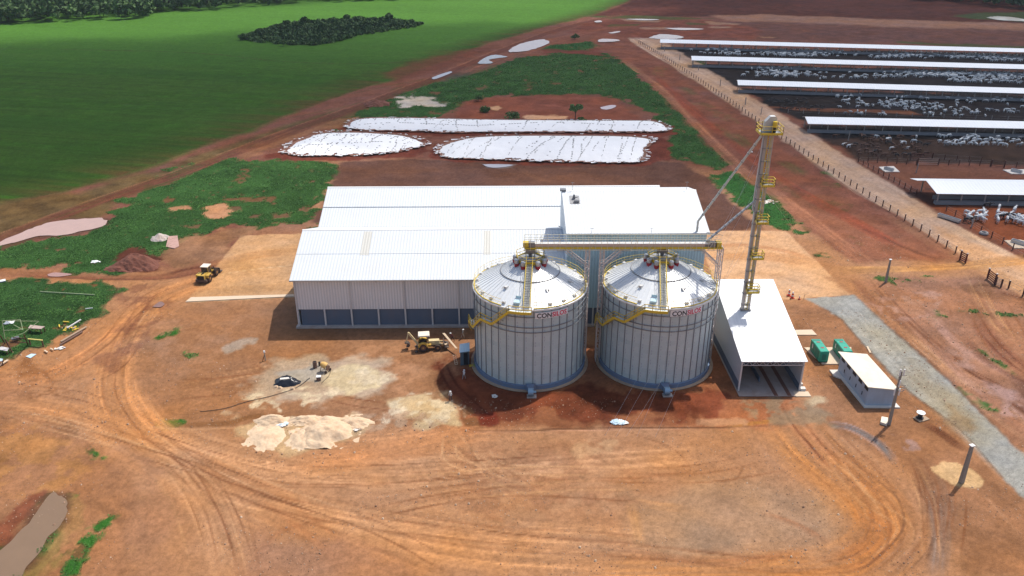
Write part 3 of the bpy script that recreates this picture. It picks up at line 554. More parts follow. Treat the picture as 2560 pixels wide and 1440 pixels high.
Fq = np.stack([I[:-1, :-1].ravel(), I[:-1, 1:].ravel(), I[1:, 1:].ravel(), I[1:, :-1].ravel()], 1)
def ground_material():
    m, t, b, out = nodemat('soil_and_grass')
    at_ = N(t, 'ShaderNodeAttribute', attribute_name='Col'); gr = N(t, 'ShaderNodeAttribute', attribute_name='grass')
    tc = N(t, 'ShaderNodeTexCoord')
    n1 = N(t, 'ShaderNodeTexNoise', Scale=0.9, Detail=12.0, Roughness=0.72); t.links.new(tc.outputs['Object'], n1.inputs['Vector'])
    n2 = N(t, 'ShaderNodeTexNoise', Scale=4.0, Detail=7.0, Roughness=0.75, Distortion=1.0); t.links.new(tc.outputs['Object'], n2.inputs['Vector'])
    r1 = N(t, 'ShaderNodeMapRange'); r1.inputs[1].default_value = 0.25; r1.inputs[2].default_value = 0.75; r1.inputs[3].default_value = 0.86; r1.inputs[4].default_value = 1.15
    t.links.new(n1.outputs['Fac'], r1.inputs[0])
    r2 = N(t, 'ShaderNodeMapRange'); r2.inputs[1].default_value = 0.3; r2.inputs[2].default_value = 0.7; r2.inputs[3].default_value = 0.76; r2.inputs[4].default_value = 1.2
    t.links.new(n2.outputs['Fac'], r2.inputs[0])
    mu = N(t, 'ShaderNodeMath', operation='MULTIPLY'); t.links.new(r1.outputs[0], mu.inputs[0]); t.links.new(r2.outputs[0], mu.inputs[1])
    vm = N(t, 'ShaderNodeVectorMath', operation='SCALE'); t.links.new(at_.outputs['Color'], vm.inputs[0]); t.links.new(mu.outputs[0], vm.inputs['Scale'])
    t.links.new(vm.outputs[0], b.inputs['Base Color'])
    b.inputs['Roughness'].default_value = 0.95; b.inputs['Specular IOR Level'].default_value = 0.03
    bp = N(t, 'ShaderNodeBump', Strength=0.8, Distance=0.16); t.links.new(n1.outputs['Fac'], bp.inputs['Height'])
    bp2 = N(t, 'ShaderNodeBump', Strength=0.7, Distance=0.06); t.links.new(n2.outputs['Fac'], bp2.inputs['Height']); t.links.new(bp.outputs[0], bp2.inputs['Normal'])
    t.links.new(bp2.outputs[0], b.inputs['Normal'])
    return m
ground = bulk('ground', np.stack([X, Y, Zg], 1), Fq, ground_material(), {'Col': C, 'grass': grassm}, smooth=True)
tag(ground, kind='structure')

# ------------------------------------------------------------ clouds that shade the far half of the site
def cloud_material():
    m, t, b, out = nodemat('cloud_vapour')
    d = N(t, 'ShaderNodeAttribute', attribute_name='dens'); tc = N(t, 'ShaderNodeTexCoord')
    b.inputs['Base Color'].default_value = (0.9, 0.9, 0.92, 1); b.inputs['Roughness'].default_value = 1
    tr = N(t, 'ShaderNodeBsdfTransparent'); mx = N(t, 'ShaderNodeMixShader')
    t.links.new(d.outputs['Fac'], mx.inputs[0]); t.links.new(tr.outputs[0], mx.inputs[1]); t.links.new(b.outputs[0], mx.inputs[2]); t.links.new(mx.outputs[0], out.inputs[0])
    return m
CLM = cloud_material(); CH = 620.0
CSH = Vector((SDIR.x, SDIR.y, 0))/SDIR.z*CH
def cloud(poly, soft, dmax, label_seed, step=9.0):
    poly = np.asarray(poly, float)+np.array([CSH.x, CSH.y]); lo, hi = poly.min(0)-5, poly.max(0)+5
    nx = int((hi[0]-lo[0])/step)+2; ny = int((hi[1]-lo[1])/step)+2
    gx, gy = np.meshgrid(np.linspace(lo[0], hi[0], nx), np.linspace(lo[1], hi[1], ny)); q = np.stack([gx.ravel(), gy.ravel()], 1)
    d = sdist(q, poly)+soft*1.3*(fbm(q[:, 0]*0.012, q[:, 1]*0.012, label_seed, 5)-0.5)*2
    dens = np.clip(d/soft, 0, 1); dens = dens*dens*(3-2*dens)
    den = 1-(1-dens*dmax)**0.5
    th = 40*dens*(0.6+0.8*fbm(q[:, 0]*.02, q[:, 1]*.02, 5, 4))+2
    V = np.vstack([np.column_stack([q, CH+th]), np.column_stack([q, CH-0.3*th])]); n = nx*ny
    I = np.arange(n).reshape(ny, nx); F1 = np.stack([I[:-1, :-1].ravel(), I[:-1, 1:].ravel(), I[1:, 1:].ravel(), I[1:, :-1].ravel()], 1)
    k = den[F1].max(1) > 0.002; F1 = F1[k]
    F = np.vstack([F1, F1[:, ::-1]+n])
    o = bulk('cloud', V, F, CLM, {'dens': np.concatenate([den, den])}, smooth=True)
    tag(o, kind='structure'); return o
cp = [(-900, 640), (-200, 560), (300, 500), (640, 455), (900, 425), (1400, 432), (1850, 470), (2150, 560), (2600, 640), (3300, 700)]
cq = [(3300, 22), (2560, 10), (2000, 2), (1640, 8), (1480, 48), (1150, 54), (800, 62), (400, 84), (0, 100), (-500, 112)]
cloud([tuple(at(*q)[:2]) for q in cp+cq], 34, 0.62, 3)
cloud([tuple(at(*q)[:2]) for q in [(1560, 16), (2000, 14), (2600, 20), (3400, 30), (3800, -80), (2600, -110), (1700, -70), (1590, -20)]], 30, 0.62, 8)
cloud([tuple(at(*q)[:2]) for q in [(-900, 52), (0, 44), (500, 22), (1000, 2), (1000, -90), (-900, -60)]], 24, 0.45, 12)
# ============================================================ MATERIALS
M = {}
M['roof'] = mat('white_roof_sheet', (0.63, 0.66, 0.68), 0.45, var=0.06, scale=0.5, rib=('X', 0.55), ribcol=0.10, dirt=(0.56, 0.53, 0.47), dirtscale=0.25, dirtamt=0.7)
M['roofy'] = mat('white_shed_roof_sheet', (0.74, 0.75, 0.76), 0.45, var=0.03, scale=0.4, rib=('X', 0.6), ribcol=0.04)
M['feedroof'] = mat('pale_feedlot_roof_sheet', (0.80, 0.83, 0.85), 0.45, var=0.04, scale=0.3, rib=('X', 0.9), ribcol=0.05)
M['clad'] = mat('grey_wall_sheet', (0.74, 0.72, 0.71), 0.5, var=0.05, scale=0.5, rib=('X', 0.5), ribcol=0.22, dirt=(0.58, 0.48, 0.43), dirtscale=0.3, dirtamt=0.3)
M['cladt'] = mat('blue_grey_wall_sheet', (0.42, 0.56, 0.62), 0.45, var=0.05, scale=0.5, rib=('X', 0.5), ribcol=0.20)
M['clady'] = mat('grey_shed_wall_sheet', (0.52, 0.53, 0.56), 0.5, var=0.05, scale=0.5, rib=('Y', 0.5), ribcol=0.22)
M['gable'] = mat('pale_gable_sheet', (0.66, 0.72, 0.75), 0.5, var=0.05, scale=0.5, rib=('Y', 0.5), ribcol=0.12)
M['bluewall'] = mat('slate_blue_painted_wall', (0.095, 0.125, 0.175), 0.7, var=0.10, scale=0.8, dirt=(0.20, 0.14, 0.12), dirtscale=0.5, dirtamt=0.25)
M['greysteel'] = mat('grey_steel_column', (0.55, 0.52, 0.50), 0.5, var=0.1)
M['plinth'] = mat('concrete_plinth', (0.44, 0.38, 0.34), 0.9, var=0.15, scale=1.2, bump=0.01, dirt=(0.28, 0.15, 0.09), dirtamt=0.6)
M['conc'] = mat('pale_concrete', (0.56, 0.44, 0.32), 0.9, var=0.10, scale=0.8, bump=0.01)
M['concw'] = mat('white_concrete', (0.62, 0.58, 0.52), 0.85, var=0.08, scale=2)
M['dark'] = mat('dark_void', (0.012, 0.013, 0.016), 0.9)
M['yellow'] = mat('yellow_safety_paint', (0.62, 0.44, 0.035), 0.45, var=0.08, scale=3, dirt=(0.35, 0.25, 0.08), dirtamt=0.3)
M['galv'] = mat('galvanised_steel', (0.44, 0.46, 0.48), 0.42, 0.55, var=0.14, scale=2.5)
M['galvd'] = mat('dull_galvanised_steel', (0.22, 0.225, 0.235), 0.5, 0.5, var=0.2, scale=3)
M['rust'] = mat('primer_red_steel', (0.30, 0.14, 0.10), 0.7, var=0.2, scale=2)
M['treads'] = mat('grey_grating', (0.25, 0.26, 0.27), 0.6, 0.3, var=0.15)
M['red'] = mat('red_paint', (0.33, 0.012, 0.022), 0.45, var=0.1)
M['sred'] = mat('sign_red', (0.62, 0.03, 0.09), 0.5, var=0.03)
M['sblack'] = mat('sign_black', (0.02, 0.02, 0.025), 0.5, var=0.03)
M['swhite'] = mat('sign_white', (0.74, 0.74, 0.74), 0.5, var=0.03, scale=4)
M['white'] = mat('white_paint', (0.72, 0.72, 0.70), 0.5, var=0.05)
M['blue_ring'] = mat('blue_grey_base_ring', (0.125, 0.18, 0.27), 0.75, var=0.12, scale=0.6, dirt=(0.24, 0.16, 0.12), dirtscale=0.4, dirtamt=0.4)
M['bluefan'] = mat('light_blue_steel', (0.22, 0.34, 0.44), 0.4, 0.3, var=0.1)
M['silverlid'] = mat('clear_blue_skylight', (0.50, 0.66, 0.72), 0.2, var=0.05)
M['black'] = mat('black_rubber', (0.02, 0.02, 0.022), 0.7, var=0.2)
M['glass'] = mat('dark_glass', (0.02, 0.025, 0.03), 0.12, spec=0.6)
def silo_wall_mat():
    m, t, b, out = nodemat('corrugated_silo_steel')
    uv = N(t, 'ShaderNodeUVMap'); 
    br = N(t, 'ShaderNodeTexBrick'); br.offset = 0.5; br.inputs['Scale'].default_value = 1.0
    br.inputs['Brick Width'].default_value = 2.83; br.inputs['Row Height'].default_value = 0.86; br.inputs['Mortar Size'].default_value = 0.02; br.inputs['Bias'].default_value = 0.1
    br.inputs['Color1'].default_value = (0.43, 0.51, 0.50, 1); br.inputs['Color2'].default_value = (0.55, 0.60, 0.57, 1); br.inputs['Mortar'].default_value = (0.62, 0.65, 0.70, 1)
    t.links.new(uv.outputs[0], br.inputs['Vector'])
    # short vertical lap marks in the middle of every second bay
    sp = N(t, 'ShaderNodeSeparateXYZ'); t.links.new(uv.outputs[0], sp.inputs[0])
    def mm(op, a, bb=None):
        n = N(t, 'ShaderNodeMath', operation=op)
        for i, v in enumerate((a, bb)):
            if v is None: continue
            if isinstance(v, (int, float)): n.inputs[i].default_value = v
            else: t.links.new(v, n.inputs[i])
        return n.outputs[0]
    row = mm('FLOOR', mm('DIVIDE', sp.outputs[1], 0.86)); off = mm('MULTIPLY', mm('MODULO', row, 2.0), 1.4137)
    fx = mm('MODULO', mm('ADD', mm('ADD', sp.outputs[0], off), 0.707), 2.8274)
    d = mm('ABSOLUTE', mm('SUBTRACT', fx, 1.4137)); mk = mm('LESS_THAN', d, 0.06)
    fz = mm('FRACT', mm('DIVIDE', sp.outputs[1], 0.86)); mk = mm('MULTIPLY', mk, mm('GREATER_THAN', mm('ABSOLUTE', mm('SUBTRACT', fz, 0.5)), 0.12))
    n1 = N(t, 'ShaderNodeTexNoise', Scale=0.9, Detail=8.0, Roughness=0.7); mp = N(t, 'ShaderNodeMapping'); mp.inputs['Scale'].default_value = (1.2, 0.35, 1)
    t.links.new(uv.outputs[0], mp.inputs[0]); t.links.new(mp.outputs[0], n1.inputs['Vector'])
    c = mixrgb(t, n1.outputs['Fac'], br.outputs['Color'], (0.44, 0.53, 0.54))
    c = mixrgb(t, mk, c, (0.36, 0.39, 0.45))
    t.links.new(c, b.inputs['Base Color']); b.inputs['Metallic'].default_value = 0.05; b.inputs['Roughness'].default_value = 0.45
    wv = mm('SINE', mm('MULTIPLY', sp.outputs[1], 2*math.pi/0.1075))
    bp = N(t, 'ShaderNodeBump', Strength=0.35, Distance=0.02); t.links.new(wv, bp.inputs['Height'])
    t.links.new(bp.outputs[0], b.inputs['Normal'])
    return m
M['silo'] = silo_wall_mat()
M['cone'] = mat('silo_roof_steel', (0.74, 0.75, 0.74), 0.35, 0.15, var=0.08, scale=0.7, dirt=(0.56, 0.58, 0.60), dirtscale=0.5, dirtamt=0.5)

# ============================================================ WAREHOUSE (two gables in line) AND THE TALL BLOCK
WX0, WY0, WA = -38.6, 131.19, 0.011
EV, RG, WW, BAY = 9.72, 14.13, 24.81, 4.841
wh = thing('warehouse', 'long white-roofed warehouse with grey sheet wall over slate blue panels, left of the silos', 'warehouse', (WX0, WY0, 0), WA)
L1, L2 = 48.2, 70.9
mb = MB(); mb.b2(0.06, L1, 0.02, 0.30, 3.62, EV-0.1); part(wh, 'upper_wall', mb, M['clad'])
mb = MB(); mb.b2(0.5, L1, 0.22, 0.45, 0.35, 3.62); part(wh, 'lower_wall', mb, M['bluewall'])
mb = MB(); mb.b2(-0.5, L1, -0.55, 0.5, 0.0, 0.34); part(wh, 'plinth', mb, M['plinth'])
for k in range(10):
    mb = MB(); x = BAY*k
    if k % 2 == 0: mb.b2(x-0.14, x+0.14, -0.16, 0.02, 0.34, EV-0.15)
    else: mb.b2(x-0.14, x+0.14, -0.12, 0.22, 0.34, 3.65)
    part(wh, 'column', mb, M['greysteel'])
def roofsheet(y0, z0, y1, z1, x0, x1, th=0.09):
    m_ = MB(); m_.prism_x([(y0, z0-th), (y0, z0), (y1, z1), (y1, z1-th)], x0, x1); return m_
for k, (y0, z0, y1, z1, lx) in enumerate([(-0.65, EV, WW/2, RG, L1), (WW, EV, WW/2, RG+0.004, L1), (WW+0.01, EV+0.02, WW*1.5, RG, L2), (WW*2+0.6, EV-0.02, WW*1.5, RG+0.004, L2)]):
    part(wh, 'roof_slope', roofsheet(y0, z0, y1, z1, -0.6, lx), M['roof'])
for y in (WW/2, WW*1.5):
    mb = MB(); lx = L1 if y < 20 else L2
    mb.prism_x([(y-0.3, RG-0.05), (y, RG+0.07), (y+0.3, RG-0.05)], -0.62, lx); part(wh, 'ridge_cap', mb, M['white'])
mb = MB(); mb.b2(-0.62, L1, -0.86, -0.66, EV-0.2, EV+0.02); part(wh, 'gutter', mb, M['galv'])
mb = MB(); mb.b2(-0.62, L1, WW-0.15, WW+0.16, EV-0.05, EV+0.025); part(wh, 'valley_gutter', mb, M['galvd'])
for k in range(1, 10, 2):
    mb = MB(); mb.bar((BAY*k*0.99+0.1, -0.72, EV-0.2), (BAY*k*0.99+0.1, -0.02, EV-0.7), 0.16); part(wh, 'gutter_bracket', mb, M['galv'])
for y0 in (0.3, WW):
    mb = MB(); mb.prism_x([(y0, 0.1), (y0+WW-0.3, 0.1), (y0+WW-0.3, EV-0.15), (y0+WW/2-0.15, RG-0.2), (y0, EV-0.15)], 0.0, 0.12); part(wh, 'gable_wall', mb, M['gable'])
mb = MB(); mb.prism_x([(WW, 0.1), (2*WW, 0.1), (2*WW, EV-0.15), (WW*1.5, RG-0.2), (WW, EV-0.15)], L2-0.75, L2-0.6); part(wh, 'gable_wall', mb, M['gable'])
mb = MB(); mb.b2(0.0, L2-0.6, 2*WW-0.15, 2*WW, 0.1, EV-0.2); part(wh, 'rear_wall', mb, M['clad'])
# patches and laps on the roof
for (x0, x1, y0, y1) in ((11.0, 12.6, 5.5, 11.8), (33.5, 34.8, 5.5, 11.8)):
    mb = MB(); sl = (RG-EV)/(WW/2+0.65)
    mb.add([(x, y, EV+(y+0.65)*sl+0.02) for x, y in ((x0, y0), (x1, y0), (x1, y1), (x0, y1))]+[(x, y, EV+(y+0.65)*sl-0.01) for x, y in ((x0, y0), (x1, y0), (x1, y1), (x0, y1))], [(0, 1, 2, 3), (7, 6, 5, 4), (0, 4, 5, 1), (1, 5, 6, 2), (2, 6, 7, 3), (3, 7, 4, 0)])
    part(wh, 'stained_roof_sheet', mb, mat('stained_white_sheet', (0.56, 0.545, 0.49), 0.5, var=0.05, rib=('X', 0.5), ribcol=0.1), label='dusty yellowed roof sheet')
for yy in (5.9, WW+5.9):
    mb = MB(); sl = (RG-EV)/(WW/2+0.65); z = EV+(min(yy, yy-WW if yy > WW else yy)+0.65)*sl
    mb.b2(-0.6, L1 if yy < 20 else L2, yy-0.06, yy+0.06, z-0.05, z+0.02); part(wh, 'lap_joint', mb, mat('lap_joint_sheet', (0.42, 0.44, 0.45), 0.5))
TB0, TB1, TE, TR = 48.2, 72.4, 18.3, 21.6; TD = 18.6; TZ = TR-.25*(TD-12.4)
tb = thing('process_building', 'tall white-roofed block with blue-grey sheet walls rising behind the silos', 'building', (WX0, WY0, 0), WA)
mb = MB(); mb.b2(TB0, TB1, 0.0, 0.25, 3.62, TE-0.1); part(tb, 'upper_wall', mb, M['cladt'])
mb = MB(); mb.b2(TB0, TB1, 0.12, 0.4, 0.34, 3.62); part(tb, 'lower_wall', mb, M['bluewall'])
mb = MB(); mb.b2(TB0, TB1+0.4, -0.55, 0.5, 0, 0.34); part(tb, 'plinth', mb, M['plinth'])
for x in (TB0+0.15, TB1-0.15):
    mb = MB(); mb.prism_x([(0.26, 0.3), (TD-.3, 0.3), (TD-.3, TZ-0.1), (WW/2, TR-0.15), (0.26, TE-0.1)], x-0.13, x+0.13); part(tb, 'gable_wall', mb, M['gable'])
mb = MB(); mb.b2(TB0+0.3, TB1-0.3, TD-0.6, TD-.3, 9, TZ-0.1); part(tb, 'rear_wall', mb, M['cladt'])
for (y0, z0, y1, z1) in ((-0.6, TE, WW/2, TR), (TD, TZ, WW/2, TR+0.004)):
    part(tb, 'roof_slope', roofsheet(y0, z0, y1, z1, TB0-0.25, TB1+0.35), M['roof'])
mb = MB(); mb.b2(TB0-0.25, TB1+0.35, -0.82, -0.61, TE-0.22, TE+0.02); part(tb, 'gutter', mb, M['galv'])
mb = MB(); mb.prism_x([(WW/2-0.3, TR-0.05), (WW/2, TR+0.08), (WW/2+0.3, TR-0.05)], TB0-0.27, TB1+0.37); part(tb, 'ridge_cap', mb, M['white'])
mb = MB(); mb.b2(TB0-0.6, TB0+0.5, WW/2-0.5, WW/2+0.5, TR+0.02, TR+0.35); part(tb, 'ridge_vent', mb, M['galvd'])
sl = (TR-TE)/(WW/2+0.6)
def rz_(y): return TE+(y+0.6)*sl
hx, hy = TB0+1.9, 9.4
mb = MB(); mb.prism_x([(hy-1.3, rz_(hy-1.3)+0.02), (hy+1.3, rz_(hy+1.3)+0.02), (hy+1.3, rz_(hy+1.3)+0.06), (hy-1.3, rz_(hy-1.3)+0.06)], hx-0.9, hx+0.9); hb = part(tb, 'roof_opening', mb, M['galvd'])
mb = MB(); mb.tube((hx-0.1, hy+0.3, rz_(hy)), (hx-0.1, hy+0.3, rz_(hy)+0.9), 0.3, 0.2); mb.box((hx+0.3, hy-0.8, rz_(hy-0.8)+0.25), (0.9, 0.5, 0.4)); mb.bar((hx-0.6, hy+0.8, rz_(hy)), (hx+0.5, hy-0.5, rz_(hy)+0.7), 0.12); part(hb, 'exhaust_elbow', mb, M['galvd'])
for x, y in ((TB0+1.7, WW/2), (TB1-1.4, WW/2), (TB0+4.2, -0.3), (TB0+14.5, -0.3), (TB1-1.8, -0.3)):
    mb = MB(); z = TR if y > 5 else TE; mb.tube((x, y, z), (x, y, z+(1.6 if y > 5 else 0.9)), 0.035, n=6); mb.bar((x-0.3, y, z+(1.5 if y > 5 else 0.8)), (x+0.3, y, z+(1.5 if y > 5 else 0.8)), 0.05); part(tb, 'lightning_rod', mb, M['galvd'])
for x in (TB0+7.5, TB0+12, TB1-4.5): 
    mb = MB(); mb.b2(x-0.07, x+0.07, -0.10, -0.002, 3.7, TE-0.2); part(tb, 'downpipe', mb, M['cladt'])
for k in range(5):
    mb = MB(); x = TB0+BAY*k+0.2; mb.b2(x-0.12, x+0.12, -0.12, 0.12, 0.34, 3.65); part(tb, 'column', mb, M['greysteel'])

# ============================================================ SILOS
SR, SH, RH = 9.0, 14.31, 0.885
def pol(r, a, z): return (r*math.cos(a), r*math.sin(a), z)
ZH = 18.75; HUBR = 1.15
def cz(r): return SH+(SR+0.12-r)/(SR+0.12-HUBR)*(ZH-SH)
def handrail(mb, pts, h=1.05, r=0.035, posts=True):
    for i, p in enumerate(pts):
        p = Vector(p)
        if posts: mb.bar(p, p+Vector((0, 0, h)), r*2)
        if i:
            q = Vector(pts[i-1])
            for hh in (h, h*0.52): mb.bar(q+Vector((0, 0, hh)), p+Vector((0, 0, hh)), r*2)
def make_text(body, size, mats):
    cu = bpy.data.curves.new('t', 'FONT'); cu.body = body; cu.size = size; cu.resolution_u = 3; cu.extrude = 0.0; cu.offset = 0.028
    o = bpy.data.objects.new('t', cu); COL.objects.link(o)
    dg = bpy.context.evaluated_depsgraph_get(); dg.update(); me = bpy.data.meshes.new_from_object(o.evaluated_get(dg))
    bpy.data.objects.remove(o); bpy.data.curves.remove(cu); return me
def build_silo(name, label, cx, cy, lad, stair, sg, bright):
    s = thing(name, label, 'silo', (cx, cy, 0), 0, 'pair of round steel grain silos')
    mb = MB(); mb.lathe([(0.01, 0.02), (9.85, 0.02), (9.85, 0.16), (0.01, 0.16)], n=72); part(s, 'concrete_apron', mb, M['apron'])
    mb = MB(); mb.lathe([(9.3, 0.1), (9.3, RH-0.06), (9.2, RH), (8.9, RH)], n=96); part(s, 'base_ring', mb, M['blue_ring'], smooth=False)
    # wall with uv in metres
    n = 160; Rw = SR; V = []; F = []; 
    for j, z in enumerate((RH, SH)):
        for i in range(n+1): t = 2*math.pi*i/n; V.append((Rw*math.cos(t), Rw*math.sin(t), z))
    for i in range(n): F.append((i, i+1, n+1+i+1, n+1+i))
    me = bpy.data.meshes.new('wall'); me.from_pydata(V, [], F); me.materials.append(M['silo']); uvl = me.uv_layers.new(name='UVMap')
    for p_ in me.polygons:
        p_.use_smooth = True
        for li in p_.loop_indices:
            vi = me.loops[li].vertex_index; uvl.data[li].uv = ((vi % (n+1))/n*2*math.pi*SR+0.0, V[vi][2]-RH)
    wo_ = bpy.data.objects.new('wall', me); COL.objects.link(wo_); wo_.parent = s
    st0 = None
    for k in range(40):
        a = 2*math.pi*k/40+0.04
        if st0 is None:
            mb = MB(); mb.box((SR+0.05, 0, (RH+SH)/2), (0.12, 0.10, SH-RH-0.06)); st0 = mb.mesh('stiffener', M['stiff'])
        o = bpy.data.objects.new('stiffener', st0); COL.objects.link(o); o.parent = s; o.rotation_euler = (0, 0, a)
    for z in (SH-1.35, SH-3.15, SH-4.0):
        mb = MB(); mb.lathe([(SR+0.12, z-0.05), (SR+0.20, z-0.05), (SR+0.20, z+0.05), (SR+0.12, z+0.05), (SR+0.12, z-0.05)], n=80); part(s, 'wind_ring', mb, M['galvd'])
    # roof: radial panels with standing seams
    mb = MB(); nr_ = 60
    mb.lathe([(SR+0.14, SH-0.12), (SR+0.14, SH), (HUBR, ZH)], n=nr_)
    for k in range(nr_):
        a = 2*math.pi*(k+0.0)/nr_
        p, q = Vector(pol(SR+0.12, a, cz(SR+0.12)+0.05)), Vector(pol(HUBR+0.1, a, cz(HUBR+0.1)+0.05)); mb.bar(p, q, 0.05, 0.06)
    part(s, 'roof', mb, M['cone'])
    mb = MB(); rr = 4.75; mb.lathe([(rr-0.07, cz(rr)), (rr-0.07, cz(rr)+0.13), (rr+0.07, cz(rr)+0.13), (rr+0.07, cz(rr))], n=72); part(s, 'roof_stiffening_ring', mb, M['galvd'])
    mb = MB(); mb.lathe([(SR+0.13, SH-0.22), (SR+0.24, SH-0.22), (SR+0.24, SH+0.0), (SR+0.13, SH+0.0)], n=96); part(s, 'eave_angle', mb, M['white'])
    mb = MB(); mb.lathe([(HUBR, ZH-0.35), (HUBR+0.02, ZH+0.12), (0.9, ZH+0.3), (0.05, ZH+0.45)], n=24); part(s, 'roof_cap', mb, M['galv'])
    # eaves guard rail and toe board, open at the ladder
    a0 = lad+math.radians(7); a1 = lad+2*math.pi-math.radians(26)
    for k_ in range(28):
        ta, tb2 = a0+(a1-a0)*k_/28, a0+(a1-a0)*(k_+1)/28
        pts = [pol(SR+0.06, ta, SH+0.08), pol(SR+0.06, tb2, SH+0.08)]
        mb = MB(); mb.bar(pts[0], Vector(pts[0])+Vector((0, 0, 1.1)), 0.045)
        for hh, wd in ((0.06, 0.12), (0.6, 0.03), (1.1, 0.04)): mb.bar(Vector(pts[0])+Vector((0, 0, hh)), Vector(pts[1])+Vector((0, 0, hh)), wd if hh < .1 else wd)
        part(s, 'guard_rail', mb, M['yellow'])
    # eaves vents
    nv = 22
    for k in range(nv):
        a = lad+2*math.pi*(k+0.5)/nv
        if abs(((a-lad+math.pi) % (2*math.pi))-math.pi) < 0.16: continue
        mb = MB(); z = cz(8.45); mb.box((8.5, 0, z+0.14), (0.42, 0.55, 0.26), taper=0.85); mb.box((8.72, 0, z+0.08), (0.05, 0.6, 0.2))
        o = part(s, 'eave_vent', mb, M['vent']); o.rotation_euler = (0, 0, a)
    # hooded roof breathers round the hub
    for k, da in enumerate((-62, -28, 28, 62, 100, -100, 150)):
        a = -math.pi/2+math.radians(da); c = pol(2.45, a, 0); z = cz(2.45)
        mb = MB(); mb.lathe([(0.30, z-0.25), (0.40, z+0.12), (0.44, z+0.42), (0.02, z+0.44)], c=(c[0], c[1], 0), n=14); e = part(s, 'roof_breather', mb, M['red'])
        mb = MB(); mb.lathe([(0.36, z+0.44), (0.40, z+1.05), (0.30, z+1.18), (0.02, z+1.2)], c=(c[0], c[1], 0), n=14); part(e, 'hood', mb, M['galv'])
    # hatches
    for a, r in ((math.radians(-128), 6.2), (math.radians(-66), 6.3), (math.radians(-20), 6.6)):
        mb = MB(); z = cz(r); mb.box((r, 0, z+0.17), (0.55, 0.55, 0.3)); mb.bar((r+0.3, -0.28, z+0.32), (r+0.75, -0.28, z+0.1), 0.09); o = part(s, 'roof_hatch', mb, M['vent']); o.rotation_euler = (0, 0, a)
    mb = MB(); r = 8.1; a = lad-math.radians(10.5); z = cz(r); mb.box((r, 0, z+0.15), (1.15, 0.95, 0.3)); mb.box((r-0.75, 0, z+0.55), (0.05, 0.9, 0.5)); o = part(s, 'access_skylight', mb, M['silverlid']); o.rotation_euler = (0, 0, a)
    # roof stairway
    hw = 0.5; rb, rt = SR+0.1, 1.7
    ra = Vector((math.cos(lad), math.sin(lad), 0)); ta_ = Vector((-ra.y, ra.x, 0))
    def rp(r, off, dz): return ra*r+ta_*off+Vector((0, 0, cz(r)+dz))
    mb = MB()
    for k in range(27):
        r = rb-0.15-(rb-rt)*k/27; mb.bar(rp(r, -hw, 0.42), rp(r, hw, 0.42), 0.16, 0.05)
    stw = part(s, 'roof_stairway', mb, M['treadl'])
    for sd_ in (-1, 1):
        mb = MB(); mb.bar(rp(rb, sd_*hw, 0.42), rp(rt, sd_*hw, 0.42), 0.07, 0.22)
        for k in range(9):
            r = rb-0.1-(rb-rt)*k/8.2; mb.bar(rp(r, sd_*hw, 0.45), rp(r, sd_*hw, 1.45), 0.045)
        mb.bar(rp(rb, sd_*hw, 1.45), rp(rt, sd_*hw, 1.45), 0.06); mb.bar(rp(rb, sd_*hw, 0.95), rp(rt, sd_*hw, 0.95), 0.04)
        part(stw, 'stringer', mb, M['yellow'])
    # octagonal platform round the hub
    mb = MB(); pz = ZH+0.05; R8 = 2.15
    oc = [pol(R8, math.pi/8+i*math.pi/4, pz) for i in range(8)]; ocu = [pol(R8+0.28, math.pi/8+i*math.pi/4, pz+1.05) for i in range(8)]
    mb.poly([(p[0], p[1]) for p in oc], pz-0.06, pz); hp = part(s, 'hub_platform', mb, M['treads'])
    mb = MB()
    for i in range(8):
        j = (i+1) % 8; mid = (Vector(oc[i])+Vector(oc[j]))/2
        if mid.normalized().dot(ra) > 0.85: continue
        mb.quad(Vector(oc[i])-Vector((0, 0, .25)), Vector(oc[j])-Vector((0, 0, .25)), Vector(oc[j])+Vector((0, 0, .12)), Vector(oc[i])+Vector((0, 0, .12)))
        mb.bar(Vector(oc[i])-Vector((0, 0, .06)), Vector(oc[j])-Vector((0, 0, .06)), .07, .5)
        for h in (0.5, 1.0):
            f = h; mb.bar(Vector(oc[i]).lerp(Vector(ocu[i]), f), Vector(oc[j]).lerp(Vector(ocu[j]), f), .06)
        mb.bar(oc[i], ocu[i], .06); mb.bar(oc[j], ocu[j], .06)
    part(hp, 'platform_rail', mb, M['yellow'])
    mb = MB(); mb.tube((0, 0, ZH), (0, 0, 20.7), 0.28, n=10); mb.box((0, 0, ZH+1.1), (0.7, 0.7, 0.5)); mb.box((0, 0, 20.2), (1.6, 1.3, 0.35))
    for x in (-0.7, 0.7):
        for y in (-0.6, 0.6): mb.bar((x, y, ZH+0.2), (x, y, 20.8), 0.09)
        mb.bar((x, -.6, ZH+.3), (x, .6, 20.3), .07)
    mb.bar((-.7, -.6, 19.2), (.7, -.6, 20.2), .07); mb.bar((.7, -.6, 19.2), (-.7, -.6, 20.2), .07)
    part(s, 'filling_head', mb, M['galvd'])
